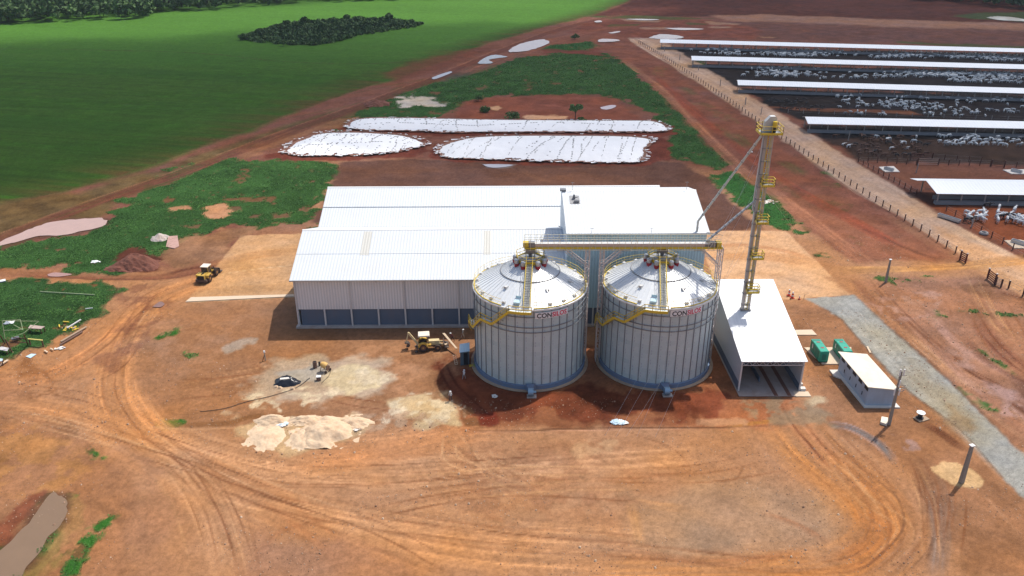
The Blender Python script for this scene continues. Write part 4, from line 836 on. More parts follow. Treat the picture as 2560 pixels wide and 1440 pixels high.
    # stairs that wind down the wall: list of (angle0, z0, angle1, z1)
    for (A0, z0, A1, z1) in stair:
        A0, A1 = math.radians(A0), math.radians(A1); flat = abs(z0-z1) < 0.05
        ns = max(2, int(abs(A0-A1)*SR/0.9)); ri, ro = SR+0.22, SR+1.08
        mb = MB()
        if flat:
            for i in range(ns):
                a, b_ = A0+(A1-A0)*i/ns, A0+(A1-A0)*(i+1)/ns
                mb.add([pol(ri, a, z0), pol(ro, a, z0), pol(ro, b_, z0), pol(ri, b_, z0), pol(ri, a, z0-.06), pol(ro, a, z0-.06), pol(ro, b_, z0-.06), pol(ri, b_, z0-.06)], [(0, 1, 2, 3), (7, 6, 5, 4), (0, 4, 5, 1), (2, 6, 7, 3)])
            q = part(s, 'landing', mb, M['landing'])
        else:
            nt_ = max(3, int(abs(z0-z1)/0.22))
            for i in range(nt_):
                a = A0+(A1-A0)*(i+.5)/nt_; z = z0+(z1-z0)*(i+.5)/nt_; mb.bar(pol(ri, a, z), pol(ro, a, z), 0.26, 0.05)
            q = part(s, 'stair_flight', mb, M['treads'])
        mb = MB()
        for r in (ro,):
            pts = [pol(r, A0+(A1-A0)*i/ns, z0+(z1-z0)*i/ns) for i in range(ns+1)]
            for i in range(ns): mb.bar(Vector(pts[i])-Vector((0, 0, .05)), Vector(pts[i+1])-Vector((0, 0, .05)), .09, .42)
            handrail(mb, pts, 1.05, .042)
        if not flat:
            pts = [pol(ri, A0+(A1-A0)*i/ns, z0+(z1-z0)*i/ns) for i in range(ns+1)]
            for i in range(ns): mb.bar(Vector(pts[i])-Vector((0, 0, .05)), Vector(pts[i+1])-Vector((0, 0, .05)), .07, .26)
        part(q, 'stair_rail', mb, M['yellow'])
        mb = MB(); am = (A0+A1)/2; zm = (z0+z1)/2; mb.bar(pol(SR, am, zm-1.0), pol(ro-.1, am, zm-.1), .08); part(q, 'bracket', mb, M['galv'])
    # curved name sign
    a_c, hw_, zc_, hh_ = sg; Rs = SR+0.16; na = 12
    mb = MB(); vs = []
    for z in (zc_-hh_, zc_+hh_):
        for rr_ in (Rs, Rs+0.04):
            for i in range(na+1): vs.append(pol(rr_, a_c+(i/na-.5)*2*hw_/Rs, z))
    k1 = na+1
    fs = []
    for i in range(na):
        fs += [(k1+i, k1+i+1, 3*k1+i+1, 3*k1+i), (i+1, i, 2*k1+i, 2*k1+i+1), (i, i+1, k1+i+1, k1+i), (2*k1+i+1, 2*k1+i, 3*k1+i, 3*k1+i+1)]
    mb.add(vs, fs); sgn = part(s, 'name_sign', mb, M['swhite'])
    body_w = 2*hw_*0.90
    meA = make_text('CONSILOS', 1.0, None); co = np.array([v.co for v in meA.vertices]); wtot = co[:, 0].max()-co[:, 0].min(); x0 = co[:, 0].min()
    bpy.data.meshes.remove(meA)
    meB = make_text('CON', 1.0, None); cb = np.array([v.co for v in meB.vertices]); wcon = cb[:, 0].max(); bpy.data.meshes.remove(meB)
    xoff = 0
    for txt, mt, nm in (('CON', M['sblack'], 'black_lettering'), ('SILOS', M['sred'], 'red_lettering')):
        me = make_text(txt, 1.0, None); me.name = nm
        base = 0 if txt == 'CON' else wcon+0.07
        bmx = bmesh.new(); bmx.from_mesh(me)
        bmesh.ops.subdivide_edges(bmx, edges=[e for e in bmx.edges if e.calc_length() > 0.25], cuts=2)
        for v in bmx.verts:
            X_ = ((v.co.x+base-x0)/wtot-0.5)*body_w; Z_ = (v.co.y/0.72-0.5)*hh_*1.5
            aa = a_c+X_/Rs; v.co = Vector(pol(Rs+0.06, aa, zc_+Z_))
        bmx.to_mesh(me); bmx.free(); me.materials.clear(); me.materials.append(mt)
        o = bpy.data.objects.new(nm, me); COL.objects.link(o); o.parent = sgn
    # cables looping down beside the sign
    for k in range(4):
        zz = SH-0.9-k*0.9; mb = MB(); pts = [pol(SR+0.45, math.radians(a_), zz+0.25*math.sin((a_+40)/12)+0.02*(a_+30)) for a_ in range(-42, 10, 4)]
        for i in range(len(pts)-1): mb.bar(pts[i], pts[i+1], 0.05)
        part(s, 'hanging_cable', mb, M['galv'])
    # aeration fan at the foot
    af = math.radians(bright); 
    mb = MB(); c1 = [pol(9.25, af+d_, z) for d_, z in ((-.085, .25), (.085, .25), (.085, 1.25), (-.085, 1.25))]; c2 = [pol(10.6, af+d_, z) for d_, z in ((-.03, .45), (.03, .45), (.03, 1.2), (-.03, 1.2))]
    mb.add(c1+c2, [(0, 4, 5, 1), (1, 5, 6, 2), (2, 6, 7, 3), (3, 7, 4, 0), (7, 6, 5, 4), (0, 1, 2, 3)]); fd = part(s, 'air_duct', mb, M['blue_ring'])
    mb = MB(); d = Vector((math.cos(af), math.sin(af), 0)); t_ = Vector((-d.y, d.x, 0)); c = d*11.0+Vector((0, 0, .85)); mb.tube(c-t_*.42, c+t_*.42, .62, n=18); mb.tube(c+t_*.42, c+t_*.85, .22, n=10); part(s, 'aeration_fan', mb, M['bluefan'])
    mb = MB(); mb.bar(c-Vector((0, 0, .85))-t_*.6, c-Vector((0, 0, .85))+t_*.9, .9, .3); part(s, 'fan_plinth', mb, M['plinth'])
    return s
M['apron'] = mat('earthy_concrete_apron', (0.40, 0.29, 0.20), .9, var=.15, scale=1, dirt=(.25, .13, .08), dirtamt=.6)
M['stiff'] = mat('dark_stiffener_steel', (0.21, 0.225, 0.24), 0.5, 0.1, var=0.2)
M['vent'] = mat('grey_vent_sheet', (0.56, 0.56, 0.55), 0.5, 0.3, var=0.1)
M['treadl'] = mat('light_stair_tread', (0.42, 0.43, 0.41), 0.5, 0.3, var=0.12)
M['landing'] = mat('pale_landing_plate', (0.62, 0.68, 0.70), 0.5, 0.1, var=0.08)
silo1 = build_silo('grain_silo', 'grain silo closer to the warehouse, with the small kiosk at its foot', 2.91, 119.35, R_(-94.5),
    [(-90, SH-.15, -110, SH-.15), (-110, SH-.15, -127, 11.35), (-127, 11.35, -141, 11.35), (-141, 11.35, -156, 8.7), (-156, 8.7, -170, 8.7), (-170, 8.7, -196, 4.6), (-196, 4.6, -208, 4.6), (-208, 4.6, -236, .4)],
    (R_(-69.2), 2.75, 13.28, 0.52), -90)
silo2 = build_silo('grain_silo', 'grain silo beside the drive-through shed, nearer the tall lift tower', 23.84, 119.64, R_(-95.5),
    [(-92, SH-.15, -112, SH-.15), (-112, SH-.15, -130, 11.35), (-130, 11.35, -142, 11.35), (-142, 11.35, -158, 8.7), (-158, 8.7, -172, 8.7), (-172, 8.7, -198, 4.6), (-198, 4.6, -210, 4.6), (-210, 4.6, -238, .4)],
    (R_(-71.5), 2.75, 13.5, 0.52), -88)

# ============================================================ CONVEYOR GALLERY OVER THE SILOS
GY0 = 119.5
gal = thing('conveyor_gallery', 'yellow-edged conveyor walkway spanning the tops of both silos on lattice towers', 'conveyor', (17, GY0, 20.7))
gx0, gx1 = 1.95, 33.1
mb = MB(); mb.b2(3.0, 31.2, GY0-0.75, GY0-0.2, 21.0, 21.5); part(gal, 'conveyor_trunk', mb, M['trunk'] if 'trunk' in M else mat('tan_conveyor_casing', (0.62, 0.46, 0.37), 0.55, var=0.12), world=True)
mb = MB(); mb.b2(3.0, 31.2, GY0-0.80, GY0-0.15, 21.505, 21.62); part(gal, 'trunk_cover', mb, M['white'], world=True)
mb = MB(); mb.b2(gx0, gx1, GY0-0.9, GY0-0.8, 20.66, 21.02); mb.b2(gx0, gx1, GY0+0.95, GY0+1.05, 20.72, 20.96); part(gal, 'side_beam', mb, M['yellow'], world=True)
mb = MB(); mb.b2(gx0, gx1, GY0-0.79, GY0+0.94, 20.78, 20.84); part(gal, 'walkway_deck', mb, M['treads'], world=True)
for x0 in np.arange(gx0, gx1-0.5, 0.93):
    for yy in (GY0-0.95, GY0+1.1):
        mb = MB(); x1 = min(x0+0.93, gx1)
        mb.bar((x0, yy, 20.4), (x0, yy, 22.35), 0.055)
        for z, r in ((22.35, .055), (21.85, .045), (20.5, .05)): mb.bar((x0, yy, z), (x1, yy, z), r)
        if int(x0) % 3 == 0: mb.bar((x0, yy, 20.5), (x1, yy, 22.3), .04)
        part(gal, 'railing', mb, M['galvr'] if 'galvr' in M else M.setdefault('galvr', mat('pale_yellow_rail_steel', (0.66, 0.62, 0.46), .5, .3, var=.15)), world=True)
for x, c_ in ((3.1, 'galvd'), (31.6, 'galvd'), (32.4, 'yellow'), (2.2, 'yellow')):
    mb = MB(); mb.box((x, GY0-.45, 21.35), (1.0 if c_ == 'galvd' else .9, .9, .8)); part(gal, 'drive_box', mb, M[c_], world=True)
for x in (12.0, 14.3, 33.0):
    for yo in (GY0-.55,):
        mb = MB(); x0_ = x-.28; fence_tower_brace(mb, x-.3, x+.3, yo-.1, yo+1.1, .1, 20.7, 16, .06); part(gal, 'support_tower', mb, M['lattice'] if 'lattice' in M else M.setdefault('lattice', mat('pale_lattice_steel', (0.56, 0.50, 0.47), .5, .3, var=.15)), world=True)
for xa, xb in ((12.0, 8.3), (14.3, 17.5), (33.0, 29.8)):
    for yy in (GY0-.6, GY0+.6):
        mb = MB(); mb.bar((xa, yy, 17.6), (xb, yy, 20.6), .14); mb.bar((xa, yy, 17.1), (xb, yy, 20.1), .06)
        for k in range(5): mb.bar((xa+(xb-xa)*k/5, yy, 17.6+3*k/5), (xa+(xb-xa)*(k+.7)/5, yy, 17.1+3*(k+.7)/5), .05)
        part(gal, 'knee_brace', mb, M['lattice'], world=True)
    mb = MB(); mb.bar((xb-1.2 if xb < xa else xb-.2, GY0-.7, 20.35), (xb+.2 if xb < xa else xb+1.2, GY0-.7, 20.35), .12); part(gal, 'hanger_beam', mb, M['galvd'], world=True)

# ============================================================ LIFT TOWER
TX, TY = 38.85, 121.7
tw = thing('bucket_elevator', 'tall slender grain lift tower with yellow platforms standing on the shed roof', 'elevator tower', (TX, TY, 0))
def lx(z): return TX
for k, dx in enumerate((-.45, .5)):
    mb = MB(); mb.b2(TX+dx-.22, TX+dx+.22, TY-.3, TY+.3, 8.0, 38.7); part(tw, 'elevator_leg', mb, M['leg'] if 'leg' in M else M.setdefault('leg', mat('grey_leg_casing', (0.44, 0.42, 0.41), .5, .35, var=.12, scale=.8, dirt=(.30, .22, .17), dirtamt=.5)), world=True)
mb = MB(); mb.tube((TX-.95, TY, 26.6), (TX-.75, TY, 38.2), .16, n=8); mb.tube((TX-.95, TY, 26.6), (TX-.75, TY, 26.0), .2, n=8); part(tw, 'downspout', mb, M['galv'], world=True)
for k in range(15):
    z = 9.4+2.05*k
    mb = MB(); mb.box((TX, TY, z), (1.5, .75, .09)); part(tw, 'leg_bracket', mb, M['galvd'], world=True)
mb = MB()
for dx in (-.2, .2): mb.bar((TX+.05+dx, TY-.42, 8.0), (TX+.05+dx, TY-.42, 38.7), .05)
for k in range(87): mb.bar((TX-.15, TY-.42, 8.3+k*.35), (TX+.25, TY-.42, 8.3+k*.35), .04)
part(tw, 'ladder', mb, M['yellow'], world=True)
mb = MB()
for z in np.arange(10.2, 38.3, 1.1):
    pts = [(TX+.05+.36*math.cos(a), TY-.62+.36*math.sin(a), z) for a in np.linspace(math.pi*.9, math.pi*2.1, 7)]
    for i in range(6): mb.bar(pts[i], pts[i+1], .035)
for dx, dy in ((-.36, -.62), (0, -.98), (.36, -.62)): mb.bar((TX+.05+dx, TY+dy, 10.2), (TX+.05+dx, TY+dy, 38.3), .03)
part(tw, 'ladder_cage', mb, M['yellow'], world=True)
def platform(x0, x1, y0, y1, z, rail=1.05):
    mb = MB(); mb.b2(x0, x1, y0, y1, z-.06, z); pf = part(tw, 'platform', mb, M['treads'], world=True)
    for a, b_ in (((x0, y0), (x1, y0)), ((x1, y0), (x1, y1)), ((x1, y1), (x0, y1)), ((x0, y1), (x0, y0))):
        m2 = MB(); m2.bar((*a, z-.02), (*b_, z-.02), .07, .34); handrail(m2, [(*a, z), ((a[0]+b_[0])/2, (a[1]+b_[1])/2, z), (*b_, z)], rail, .035); part(pf, 'platform_rail', m2, M['yellow'], world=False if False else True)
for (z, side) in ((30.6, 1), (24.5, .9), (18.4, .9), (12.4, 1)):
    platform(TX-.45*1, TX+.45+1.0*side, TY-1.75, TY-.5, z)
platform(TX-1.65, TX+1.65, TY-1.4, TY+1.4, 38.6, 1.1)
mb = MB(); prof = [(TX-.9, 38.65), (TX+.8, 38.65), (TX+.8, 40.7), (TX+.55, 41.0), (TX-.2, 41.0), (TX-.9, 40.2)]
mb.prism_y(prof, TY-.45, TY+.45); part(tw, 'head_casing', mb, mat('pale_head_casing', (0.50, 0.50, 0.48), .5, .2, var=.08), world=True)
mb = MB(); mb.tube((TX+.45, TY-.85, 39.5), (TX+.45, TY-.85, 40.35), .33, n=14); mo = part(tw, 'drive_motor', mb, M['yellow'], world=True)
mb = MB(); mb.tube((TX+.45, TY-.85, 38.65), (TX+.45, TY-.85, 39.48), .27, n=12); part(mo, 'motor_base', mb, M['black'], world=True)
def spout(p0, p1, r, drop, foot):
    mb = MB(); mb.tube(p0, p1, r, n=10)
    d = Vector(p1)-Vector(p0)
    o = part(tw, 'spout_pipe', mb, M['pipe'] if 'pipe' in M else M.setdefault('pipe', mat('grey_spout_pipe', (0.42, 0.43, 0.42), .45, .4, var=.1)), world=True)
    for t in np.arange(.1, .99, .09):
        mb = MB(); c = Vector(p0)+d*t; mb.tube(c-d.normalized()*.06, c+d.normalized()*.06, r*1.3, n=10)
        part(o, 'flange', mb, M['galvd'], world=True)
    if drop: mb = MB(); mb.tube(p1, foot, r, n=10); part(tw, 'spout_outlet', mb, M['pipe'], world=True)
pA = onY(1905, 338, TY); qA = onY(1745, 553, 131.8)
spout(pA, qA, .19, True, Vector((qA.x, qA.y, 18.4)))
pB = onY(1886, 503, TY); qB = onY(1770, 600, GY0-.4)
spout(pB, qB, .19, False, None)
mb = MB(); c = onY(1770, 600, GY0-.4)
for k in range(4): mb.tube(c+Vector((0, 0, -.2*k)), c+Vector((0, 0, -.2*k-.2)), .34-.03*k, n=10)
mb.box((c.x, c.y, c.z-.9), (.9, .8, .5)); part(gal, 'inlet_hopper', mb, M['galvd'], world=True)
mb = MB(); a = Vector((33.6, 131.5, 18.4))
for k in range(3): mb.bar(a+Vector((0, 0, 0)), Vector((31.6+.9*k, 120.6, 22.2)), .06)
part(gal, 'tie_bar', mb, M['galvd'], world=True)
mb = MB(); g_ = [at(*q) for q in ((1512, 1090), (1540, 1092), (1566, 1090), (1592, 1092), (1638, 1092), (1400, 1200))]
for k, q in enumerate(g_[:5]):
    m2 = MB(); z = (38., 30.5, 24., 38.1, 30.6)[k]; m2.tube((TX+(-.6 if k % 2 else .6), TY-.4, z), q, .011, n=5); part(tw, 'guy_wire', m2, M['galv'], world=True)
for q, z in (((60, 190, 0), 38), ((66, 175, 0), 30)):
    m2 = MB(); m2.tube((TX, TY+.3, z), q, .011, n=5); part(tw, 'guy_wire', m2, M['galv'], world=True)
mb = MB(); mb.box((TX+.05, TY, 8.42), (1.7, .9, .35)); part(tw, 'base_flashing', mb, M['galvd'], world=True)

# ============================================================ DRIVE-THROUGH SHED (its roof climbs away from the camera)
sx0, sy0 = 35.77, 109.93
dvx, dvy = -0.02, 1.0; SHL = 19.6; SW = 9.75; SHH = 5.4; SLP = .2475
sd_ = thing('drive_through_shed', 'open-ended unloading shed with a blank white roof to the right of the silos', 'shed', (sx0, sy0, 0))
def sk(x, y, z): return (sx0+x+dvx*y, sy0+y*dvy, z)
def skbox(x0, x1, y0, y1, z0, z1, mb=None, top=False, bot=False):
    mb = mb or MB(); f = lambda y, z, on: z+(SLP*y if on else 0)
    return mb.add([sk(x0, y0, f(y0, z0, bot)), sk(x1, y0, f(y0, z0, bot)), sk(x1, y1, f(y1, z0, bot)), sk(x0, y1, f(y1, z0, bot)), sk(x0, y0, f(y0, z1, top)), sk(x1, y0, f(y0, z1, top)), sk(x1, y1, f(y1, z1, top)), sk(x0, y1, f(y1, z1, top))], [(3, 2, 1, 0), (4, 5, 6, 7), (0, 1, 5, 4), (1, 2, 6, 5), (2, 3, 7, 6), (3, 0, 4, 7)])
part(sd_, 'roof', skbox(-.12, SW+.45, -.15, SHL, SHH, SHH+.1, None, True, True), M['roofy'], world=True)
part(sd_, 'side_wall', skbox(0, .15, 0, SHL, 1.5, SHH-.01, None, True), M['clady'], world=True, label='left side wall of grey sheets')
part(sd_, 'base_wall', skbox(-.03, .2, 0, SHL, 0.02, 1.5), M['bluewall'], world=True)
part(sd_, 'side_wall', skbox(SW-.15, SW, 0.2, SHL, 1.2, SHH-.01, None, True), M['clady'], world=True)
part(sd_, 'base_wall', skbox(SW-.2, SW+.02, 0.2, SHL, 0.02, 1.2), M['bluewall'], world=True)
part(sd_, 'rear_wall', skbox(.2, 4.6, SHL-.3, SHL-.1, 0.02, SHH+4.2), M['clad'], world=True)
part(sd_, 'floor_slab', skbox(-.25, SW+.25, -1.6, SHL, .0, .07), M['slabf'] if 'slabf' in M else M.setdefault('slabf', mat('dusty_slab', (.36, .29, .25), .9, var=.2, scale=.5, bump=.01, dirt=(.22, .11, .07), dirtamt=.5)), world=True)
for x in (5.6, 7.7):
    part(sd_, 'wheel_track', skbox(x-.32, x+.32, -1.55, SHL-.3, .075, .085), M['mud'] if 'mud' in M else M.setdefault('mud', mat('red_mud', (.16, .065, .04), .95, var=.3, scale=1.5, bump=.03)), world=True)
for x in (.07, SW-.07):
    part(sd_, 'portal_column', skbox(x-.12, x+.12, -.1, .12, .07, SHH), M['greysteel'], world=True)
mb = MB(); skbox(.1, SW-.1, -.1, 0, SHH-.12, SHH-.03, mb); skbox(.1, SW-.1, -.1, 0, SHH-.72, SHH-.62, mb)
for k in range(18):
    a, b_ = .1+k*(SW-.2)/18, .1+(k+1)*(SW-.2)/18; z0, z1 = (SHH-.67, SHH-.08) if k % 2 else (SHH-.08, SHH-.67)
    mb.bar(sk(a, -.05, z0), sk(b_, -.05, z1), .06)
part(sd_, 'roof_truss', mb, M['greysteel'], world=True)
for y in (5, 10, 15):
    mb = MB(); skbox(.1, SW-.1, y-.1, y, SHH+SLP*y-.5, SHH+SLP*y-.06, mb); part(sd_, 'roof_beam', mb, M['galvd'], world=True)
mb = MB(); skbox(.25, 4.0, 8.0, 16, .07, 1.5, mb); skbox(4.0, 4.15, 2.5, 16, .07, .9, mb); part(sd_, 'intake_pit_wall', mb, M['bluewall'], world=True)
mb = MB(); mb.bar(sk(3.0, 11.7, 8.1), sk(3.0, 11.7, 1.5), .9); part(sd_, 'boot_leg', mb, M['greysteel'], world=True)
part(sd_, 'ramp_slab', skbox(8.6, 11.0, -1.7, -.3, .0, .09), M['conc'], world=True)
for y in (-.2, 1.2): part(sd_, 'kerb_block', skbox(SW+.1, SW+.9, y, y+.7, .0, .5), M['concw'], world=True)
for x in (2.4, 4.9, 7.3):
    part(sd_, 'roof_lap', skbox(x-.03, x+.03, -.15, SHL, SHH+.10, SHH+.125, None, True, True), mat('lap_strip', (.72, .73, .74), .5), world=True)
# ============================================================ OTHER MATERIALS
M['post'] = mat('dark_wooden_post', (0.085, 0.035, 0.025), 0.85, var=0.25, scale=4)
M['posttop'] = mat('whitewashed_post_top', (0.50, 0.42, 0.36), 0.85, var=0.1)
M['palepost'] = mat('pale_concrete_post', (0.30, 0.26, 0.23), 0.85, var=0.15, scale=4)
M['wire'] = mat('fence_wire', (0.22, 0.20, 0.19), 0.5, 0.5)
M['gatew'] = mat('oxblood_gate_boards', (0.10, 0.018, 0.015), 0.7, var=0.2)
M['gategap'] = mat('pale_rail', (0.42, 0.30, 0.24), 0.7)
M['bunk'] = mat('concrete_feed_bunk', (0.22, 0.21, 0.21), 0.9, var=0.2, scale=.8)
M['greengen'] = mat('emerald_canopy_paint', (0.015, 0.30, 0.20), 0.42, var=0.06, scale=2)
M['greengend'] = mat('dark_green_canopy_panel', (0.008, 0.17, 0.12), 0.5, var=0.08)
M['cabwall'] = mat('grey_blue_render', (0.34, 0.41, 0.49), 0.85, var=0.08, scale=1.5, dirt=(.24, .18, .15), dirtamt=.3)
M['slabroof'] = mat('cream_concrete_roof', (0.70, 0.62, 0.50), 0.85, var=0.08, scale=.9, dirt=(.50, .40, .28), dirtscale=.35, dirtamt=.5)
M['poleC'] = mat('grey_concrete_pole', (0.27, 0.24, 0.20), 0.85, var=0.12, scale=3, bump=.005)
M['lime'] = mat('cream_sand', (0.60, 0.44, 0.29), 0.95, var=0.16, scale=1.2, bump=.10, bscale=3, dirt=(.42, .25, .14), dirtscale=.9, dirtamt=.7)
M['redsoil'] = mat('red_brown_spoil', (0.15, 0.055, 0.035), 0.95, var=0.35, scale=1.2, bump=.15, bscale=3)
M['orange'] = mat('safety_orange', (0.55, 0.06, 0.025), 0.5, var=.1)
M['timber'] = mat('weathered_timber', (0.34, 0.24, 0.16), 0.85, var=0.2, scale=3)
M['lumber'] = mat('fresh_sawn_timber', (0.58, 0.44, 0.30), 0.8, var=0.15, scale=3)
M['brown'] = mat('brown_rusty_metal', (0.16, 0.09, 0.065), 0.75, var=0.2, scale=3)
M['greenbar'] = mat('pale_green_bars', (0.30, 0.34, 0.20), 0.6, var=0.1)
M['cyan'] = mat('pale_blue_sheet', (0.45, 0.58, 0.66), 0.5, var=.1)
M['tarpblack'] = mat('black_plastic_film', (0.012, 0.014, 0.020), 0.28, var=0.2, bump=.05, bscale=4)
M['cat'] = mat('machine_yellow', (0.52, 0.33, 0.045), 0.5, var=0.12, dirt=(.35, .22, .12), dirtamt=.5)
M['catpale'] = mat('faded_machine_yellow', (0.62, 0.50, 0.27), 0.6, var=0.12, dirt=(.40, .26, .16), dirtamt=.4)
M['cream'] = mat('cream_cab_roof', (0.72, 0.64, 0.52), 0.55, var=.06)
M['tyre'] = mat('dusty_tyre', (0.055, 0.035, 0.028), 0.9, var=0.3, scale=3)
M['rim'] = mat('muddy_rim', (0.19, 0.09, 0.06), 0.7, var=0.2)
M['rimy'] = mat('yellow_rim', (0.42, 0.28, 0.06), 0.6, var=0.2)
M['steelm'] = mat('worn_bucket_steel', (0.10, 0.075, 0.065), 0.6, 0.3, var=0.25)
def water_mat(name, col, rough=0.12):
    m, t, b, out = nodemat(name); n = N(t, 'ShaderNodeTexNoise', Scale=0.35, Detail=3.0); tc = N(t, 'ShaderNodeTexCoord'); t.links.new(tc.outputs['Object'], n.inputs['Vector'])
    t.links.new(mixrgb(t, n.outputs['Fac'], tuple(c*.9 for c in col), tuple(min(1, c*1.1) for c in col)), b.inputs['Base Color'])
    b.inputs['Roughness'].default_value = rough; b.inputs['Specular IOR Level'].default_value = 0.5 if rough < .3 else 0.12
    bp = N(t, 'ShaderNodeBump', Strength=.05, Distance=.05); n2 = N(t, 'ShaderNodeTexNoise', Scale=3.0); t.links.new(n2.outputs['Fac'], bp.inputs['Height']); t.links.new(bp.outputs[0], b.inputs['Normal'])
    return m
def leaf_mat(name, dark, light, attr=True):
    m, t, b, out = nodemat(name); a = N(t, 'ShaderNodeAttribute', attribute_name='tone')
    c = mixrgb(t, a.outputs['Fac'], dark, light); t.links.new(c, b.inputs['Base Color'])
    b.inputs['Roughness'].default_value = 0.75; b.inputs['Specular IOR Level'].default_value = 0.2
    return m

# ============================================================ WATER: ponds and puddles (thin sheets lying in hollows)
def pool(px, col, label_unused=None, name='puddle', z=0.06, rough=.15, n=6, sd=0):
    w = wpoly(px); w = np.vstack([w, w[:1]]); s = spline(w, n)[:-1]
    d = fbm(s[:, 0]*.6, s[:, 1]*.6, 300+sd, 3)-.5; c = s.mean(0); v = s-c; s = c+v*(1+d[:, None]*.25)
    mb = MB(); mb.poly([tuple(q) for q in s], z-.06, z)
    return solo(name, mb, water_mat(name+'_water', col, rough), None, None, kind='structure')
pool([(-30, 622), (0, 606), (60, 578), (110, 561), (170, 551), (230, 546), (264, 549), (268, 558), (250, 568), (200, 580), (150, 589), (95, 591), (40, 606)], alb((196, 162, 150), .75), name='pond', z=.10)
pool([(1272, 124), (1300, 110), (1345, 99), (1366, 101), (1372, 108), (1345, 120), (1310, 128), (1275, 129)], alb((205, 172, 162), .9), sd=1)
pool([(1194, 158), (1206, 148), (1232, 138), (1268, 142), (1240, 146), (1222, 150), (1232, 157), (1205, 160)], alb((150, 140, 142), .78), sd=2)
pool([(1495, 100), (1510, 97), (1545, 99), (1544, 103), (1500, 105)], alb((196, 156, 140), .78), sd=3)
pool([(1622, 94), (1650, 86), (1690, 88), (1710, 94), (1680, 98), (1640, 97)], alb((190, 156, 144), .78), sd=4)
pool([(1078, 195), (1100, 186), (1124, 179), (1128, 182), (1105, 192), (1085, 198)], alb((160, 150, 156), .78), sd=5)
pool([(2465, 44), (2490, 41), (2530, 43), (2570, 50), (2560, 53), (2500, 50)], alb((190, 190, 192), .5), name='pond', sd=6)
pool([(-60, 1450), (-40, 1405), (5, 1372), (50, 1330), (85, 1290), (118, 1244), (140, 1238), (165, 1246), (168, 1275), (155, 1310), (122, 1342), (104, 1375), (70, 1410), (52, 1450), (20, 1500), (-60, 1520)], (.19, .125, .08), name='pond', z=.03, sd=7, rough=.4)
pool([(116, 686), (140, 682), (180, 686), (150, 692), (122, 691)], alb((196, 148, 132), .9), sd=9)
pool([(380, 768), (400, 754), (412, 760), (402, 768)], alb((168, 124, 104)), sd=10); pool([(1205, 411), (1250, 411), (1285, 413), (1250, 419), (1220, 418)], alb((140, 140, 156), .5), sd=11)
pool([(1500, 268), (1530, 263), (1540, 267), (1520, 274), (1505, 273)], alb((140, 122, 130), .4), sd=12)
for k, q in enumerate([[(1560, 48), (1600, 47), (1650, 49), (1610, 51)], [(1660, 70), (1720, 70), (1760, 73), (1700, 75)], [(1485, 53), (1500, 51), (1505, 55), (1490, 56)], [(1520, 82), (1545, 78), (1550, 80), (1530, 84)]]): pool(q, alb((200, 156, 136), .8), sd=20+k)
# slabs proud of the earth
def slab(name, px, z, matn, label, cat, th=None):
    mb = MB(); mb.poly([tuple(q) for q in wpoly(px)], -.1, z); return solo(name, mb, matn, label, cat, kind=None if label else 'structure')
slab('concrete_apron', [(464, 755), (478, 744), (735, 736.5), (736, 741.5)], .10, M['conc'], None, None)
slab('concrete_slab', [(1985, 826), (2030, 825), (2042, 838), (1992, 838)], .10, M['conc'], None, None)
gs = slab('concrete_slab', [(2010, 870), (2128, 869), (2128, 911), (2056, 911)], .12, M['conc'], None, None)
slab('concrete_slab', [(2197, 418), (2234, 416), (2249, 430), (2212, 430)], .12, M['concw'], None, None); slab('concrete_slab', [(2507, 425), (2560, 424), (2580, 436), (2528, 435)], .12, M['concw'], None, None)
slab('concrete_slab', [(2510, 602), (2550, 600), (2620, 616), (2600, 622), (2536, 621)], .12, M['conc'], None, None)

# ============================================================ GENERATORS, SWITCH ROOM, POLES
def generator(px, label):
    p = at(*px, 2.2); g = thing('generator', label, 'generator', (p.x, p.y-2.2, .12), 0.02, 'green canopied generators')
    mb = MB(); mb.b2(-.72, .72, -2.2, 2.2, 0, .18); part(g, 'skid', mb, M['black'])
    mb = MB(); mb.box((0, 0, 1.1), (1.5, 4.4, 1.85)); mb.b2(-.7, .7, -2.15, .55, 2.02, 2.10); part(g, 'canopy', mb, M['greengen'])
    mb = MB(); mb.b2(-.7, .7, .62, 1.5, 2.02, 2.08); part(g, 'roof_panel', mb, M['greengen'])
    mb = MB(); mb.b2(-.62, .62, 1.6, 2.1, 2.02, 2.05); part(g, 'exhaust_grille', mb, M['greengend'])
    mb = MB(); mb.b2(-.35, .35, -2.23, -2.19, .5, 1.6); part(g, 'end_door', mb, M['greengend'])
    for y in (-1.3, -.3, .8, 1.6):
        mb = MB(); mb.b2(-.775, -.748, y-.42, y+.42, .35, 1.8); part(g, 'side_door', mb, M['greengend'])
    for y in (-.9, 1.05):
        mb = MB(); mb.b2(-.25, .3, y-.14, y+.14, 2.09, 2.12); part(g, 'red_marking', mb, M['red'])
    mb = MB(); mb.b2(-.80, -.776, 1.0, 1.25, .9, 1.7); part(g, 'pale_marking', mb, M['white'])
generator((2040, 847), 'emerald green generator canopy next to the white-roofed shed, standing in full view'); generator((2097, 846.5), 'emerald green generator partly hidden behind the cream-roofed switch room')
ZL, ZR = 3.5, 3.05
rp_ = [at(2170, 969.2, ZL), at(2248.3, 976.7, ZR), at(2167.5, 886.7, ZR), at(2095, 880.3, ZL)]
b0 = Vector((rp_[0].x, rp_[0].y, 0)); sr = thing('switch_room', 'small grey-blue rendered block with a cream slab roof beside the utility pole', 'building', tuple(b0))
mb = MB(); mb.add([tuple(p) for p in rp_]+[(p.x, p.y, p.z+.12) for p in rp_], [(3, 2, 1, 0), (4, 5, 6, 7), (0, 1, 5, 4), (1, 2, 6, 5), (2, 3, 7, 6), (3, 0, 4, 7)]); part(sr, 'roof', mb, M['slabroof'], world=True)
cc = sum(rp_, Vector((0, 0, 0)))/4
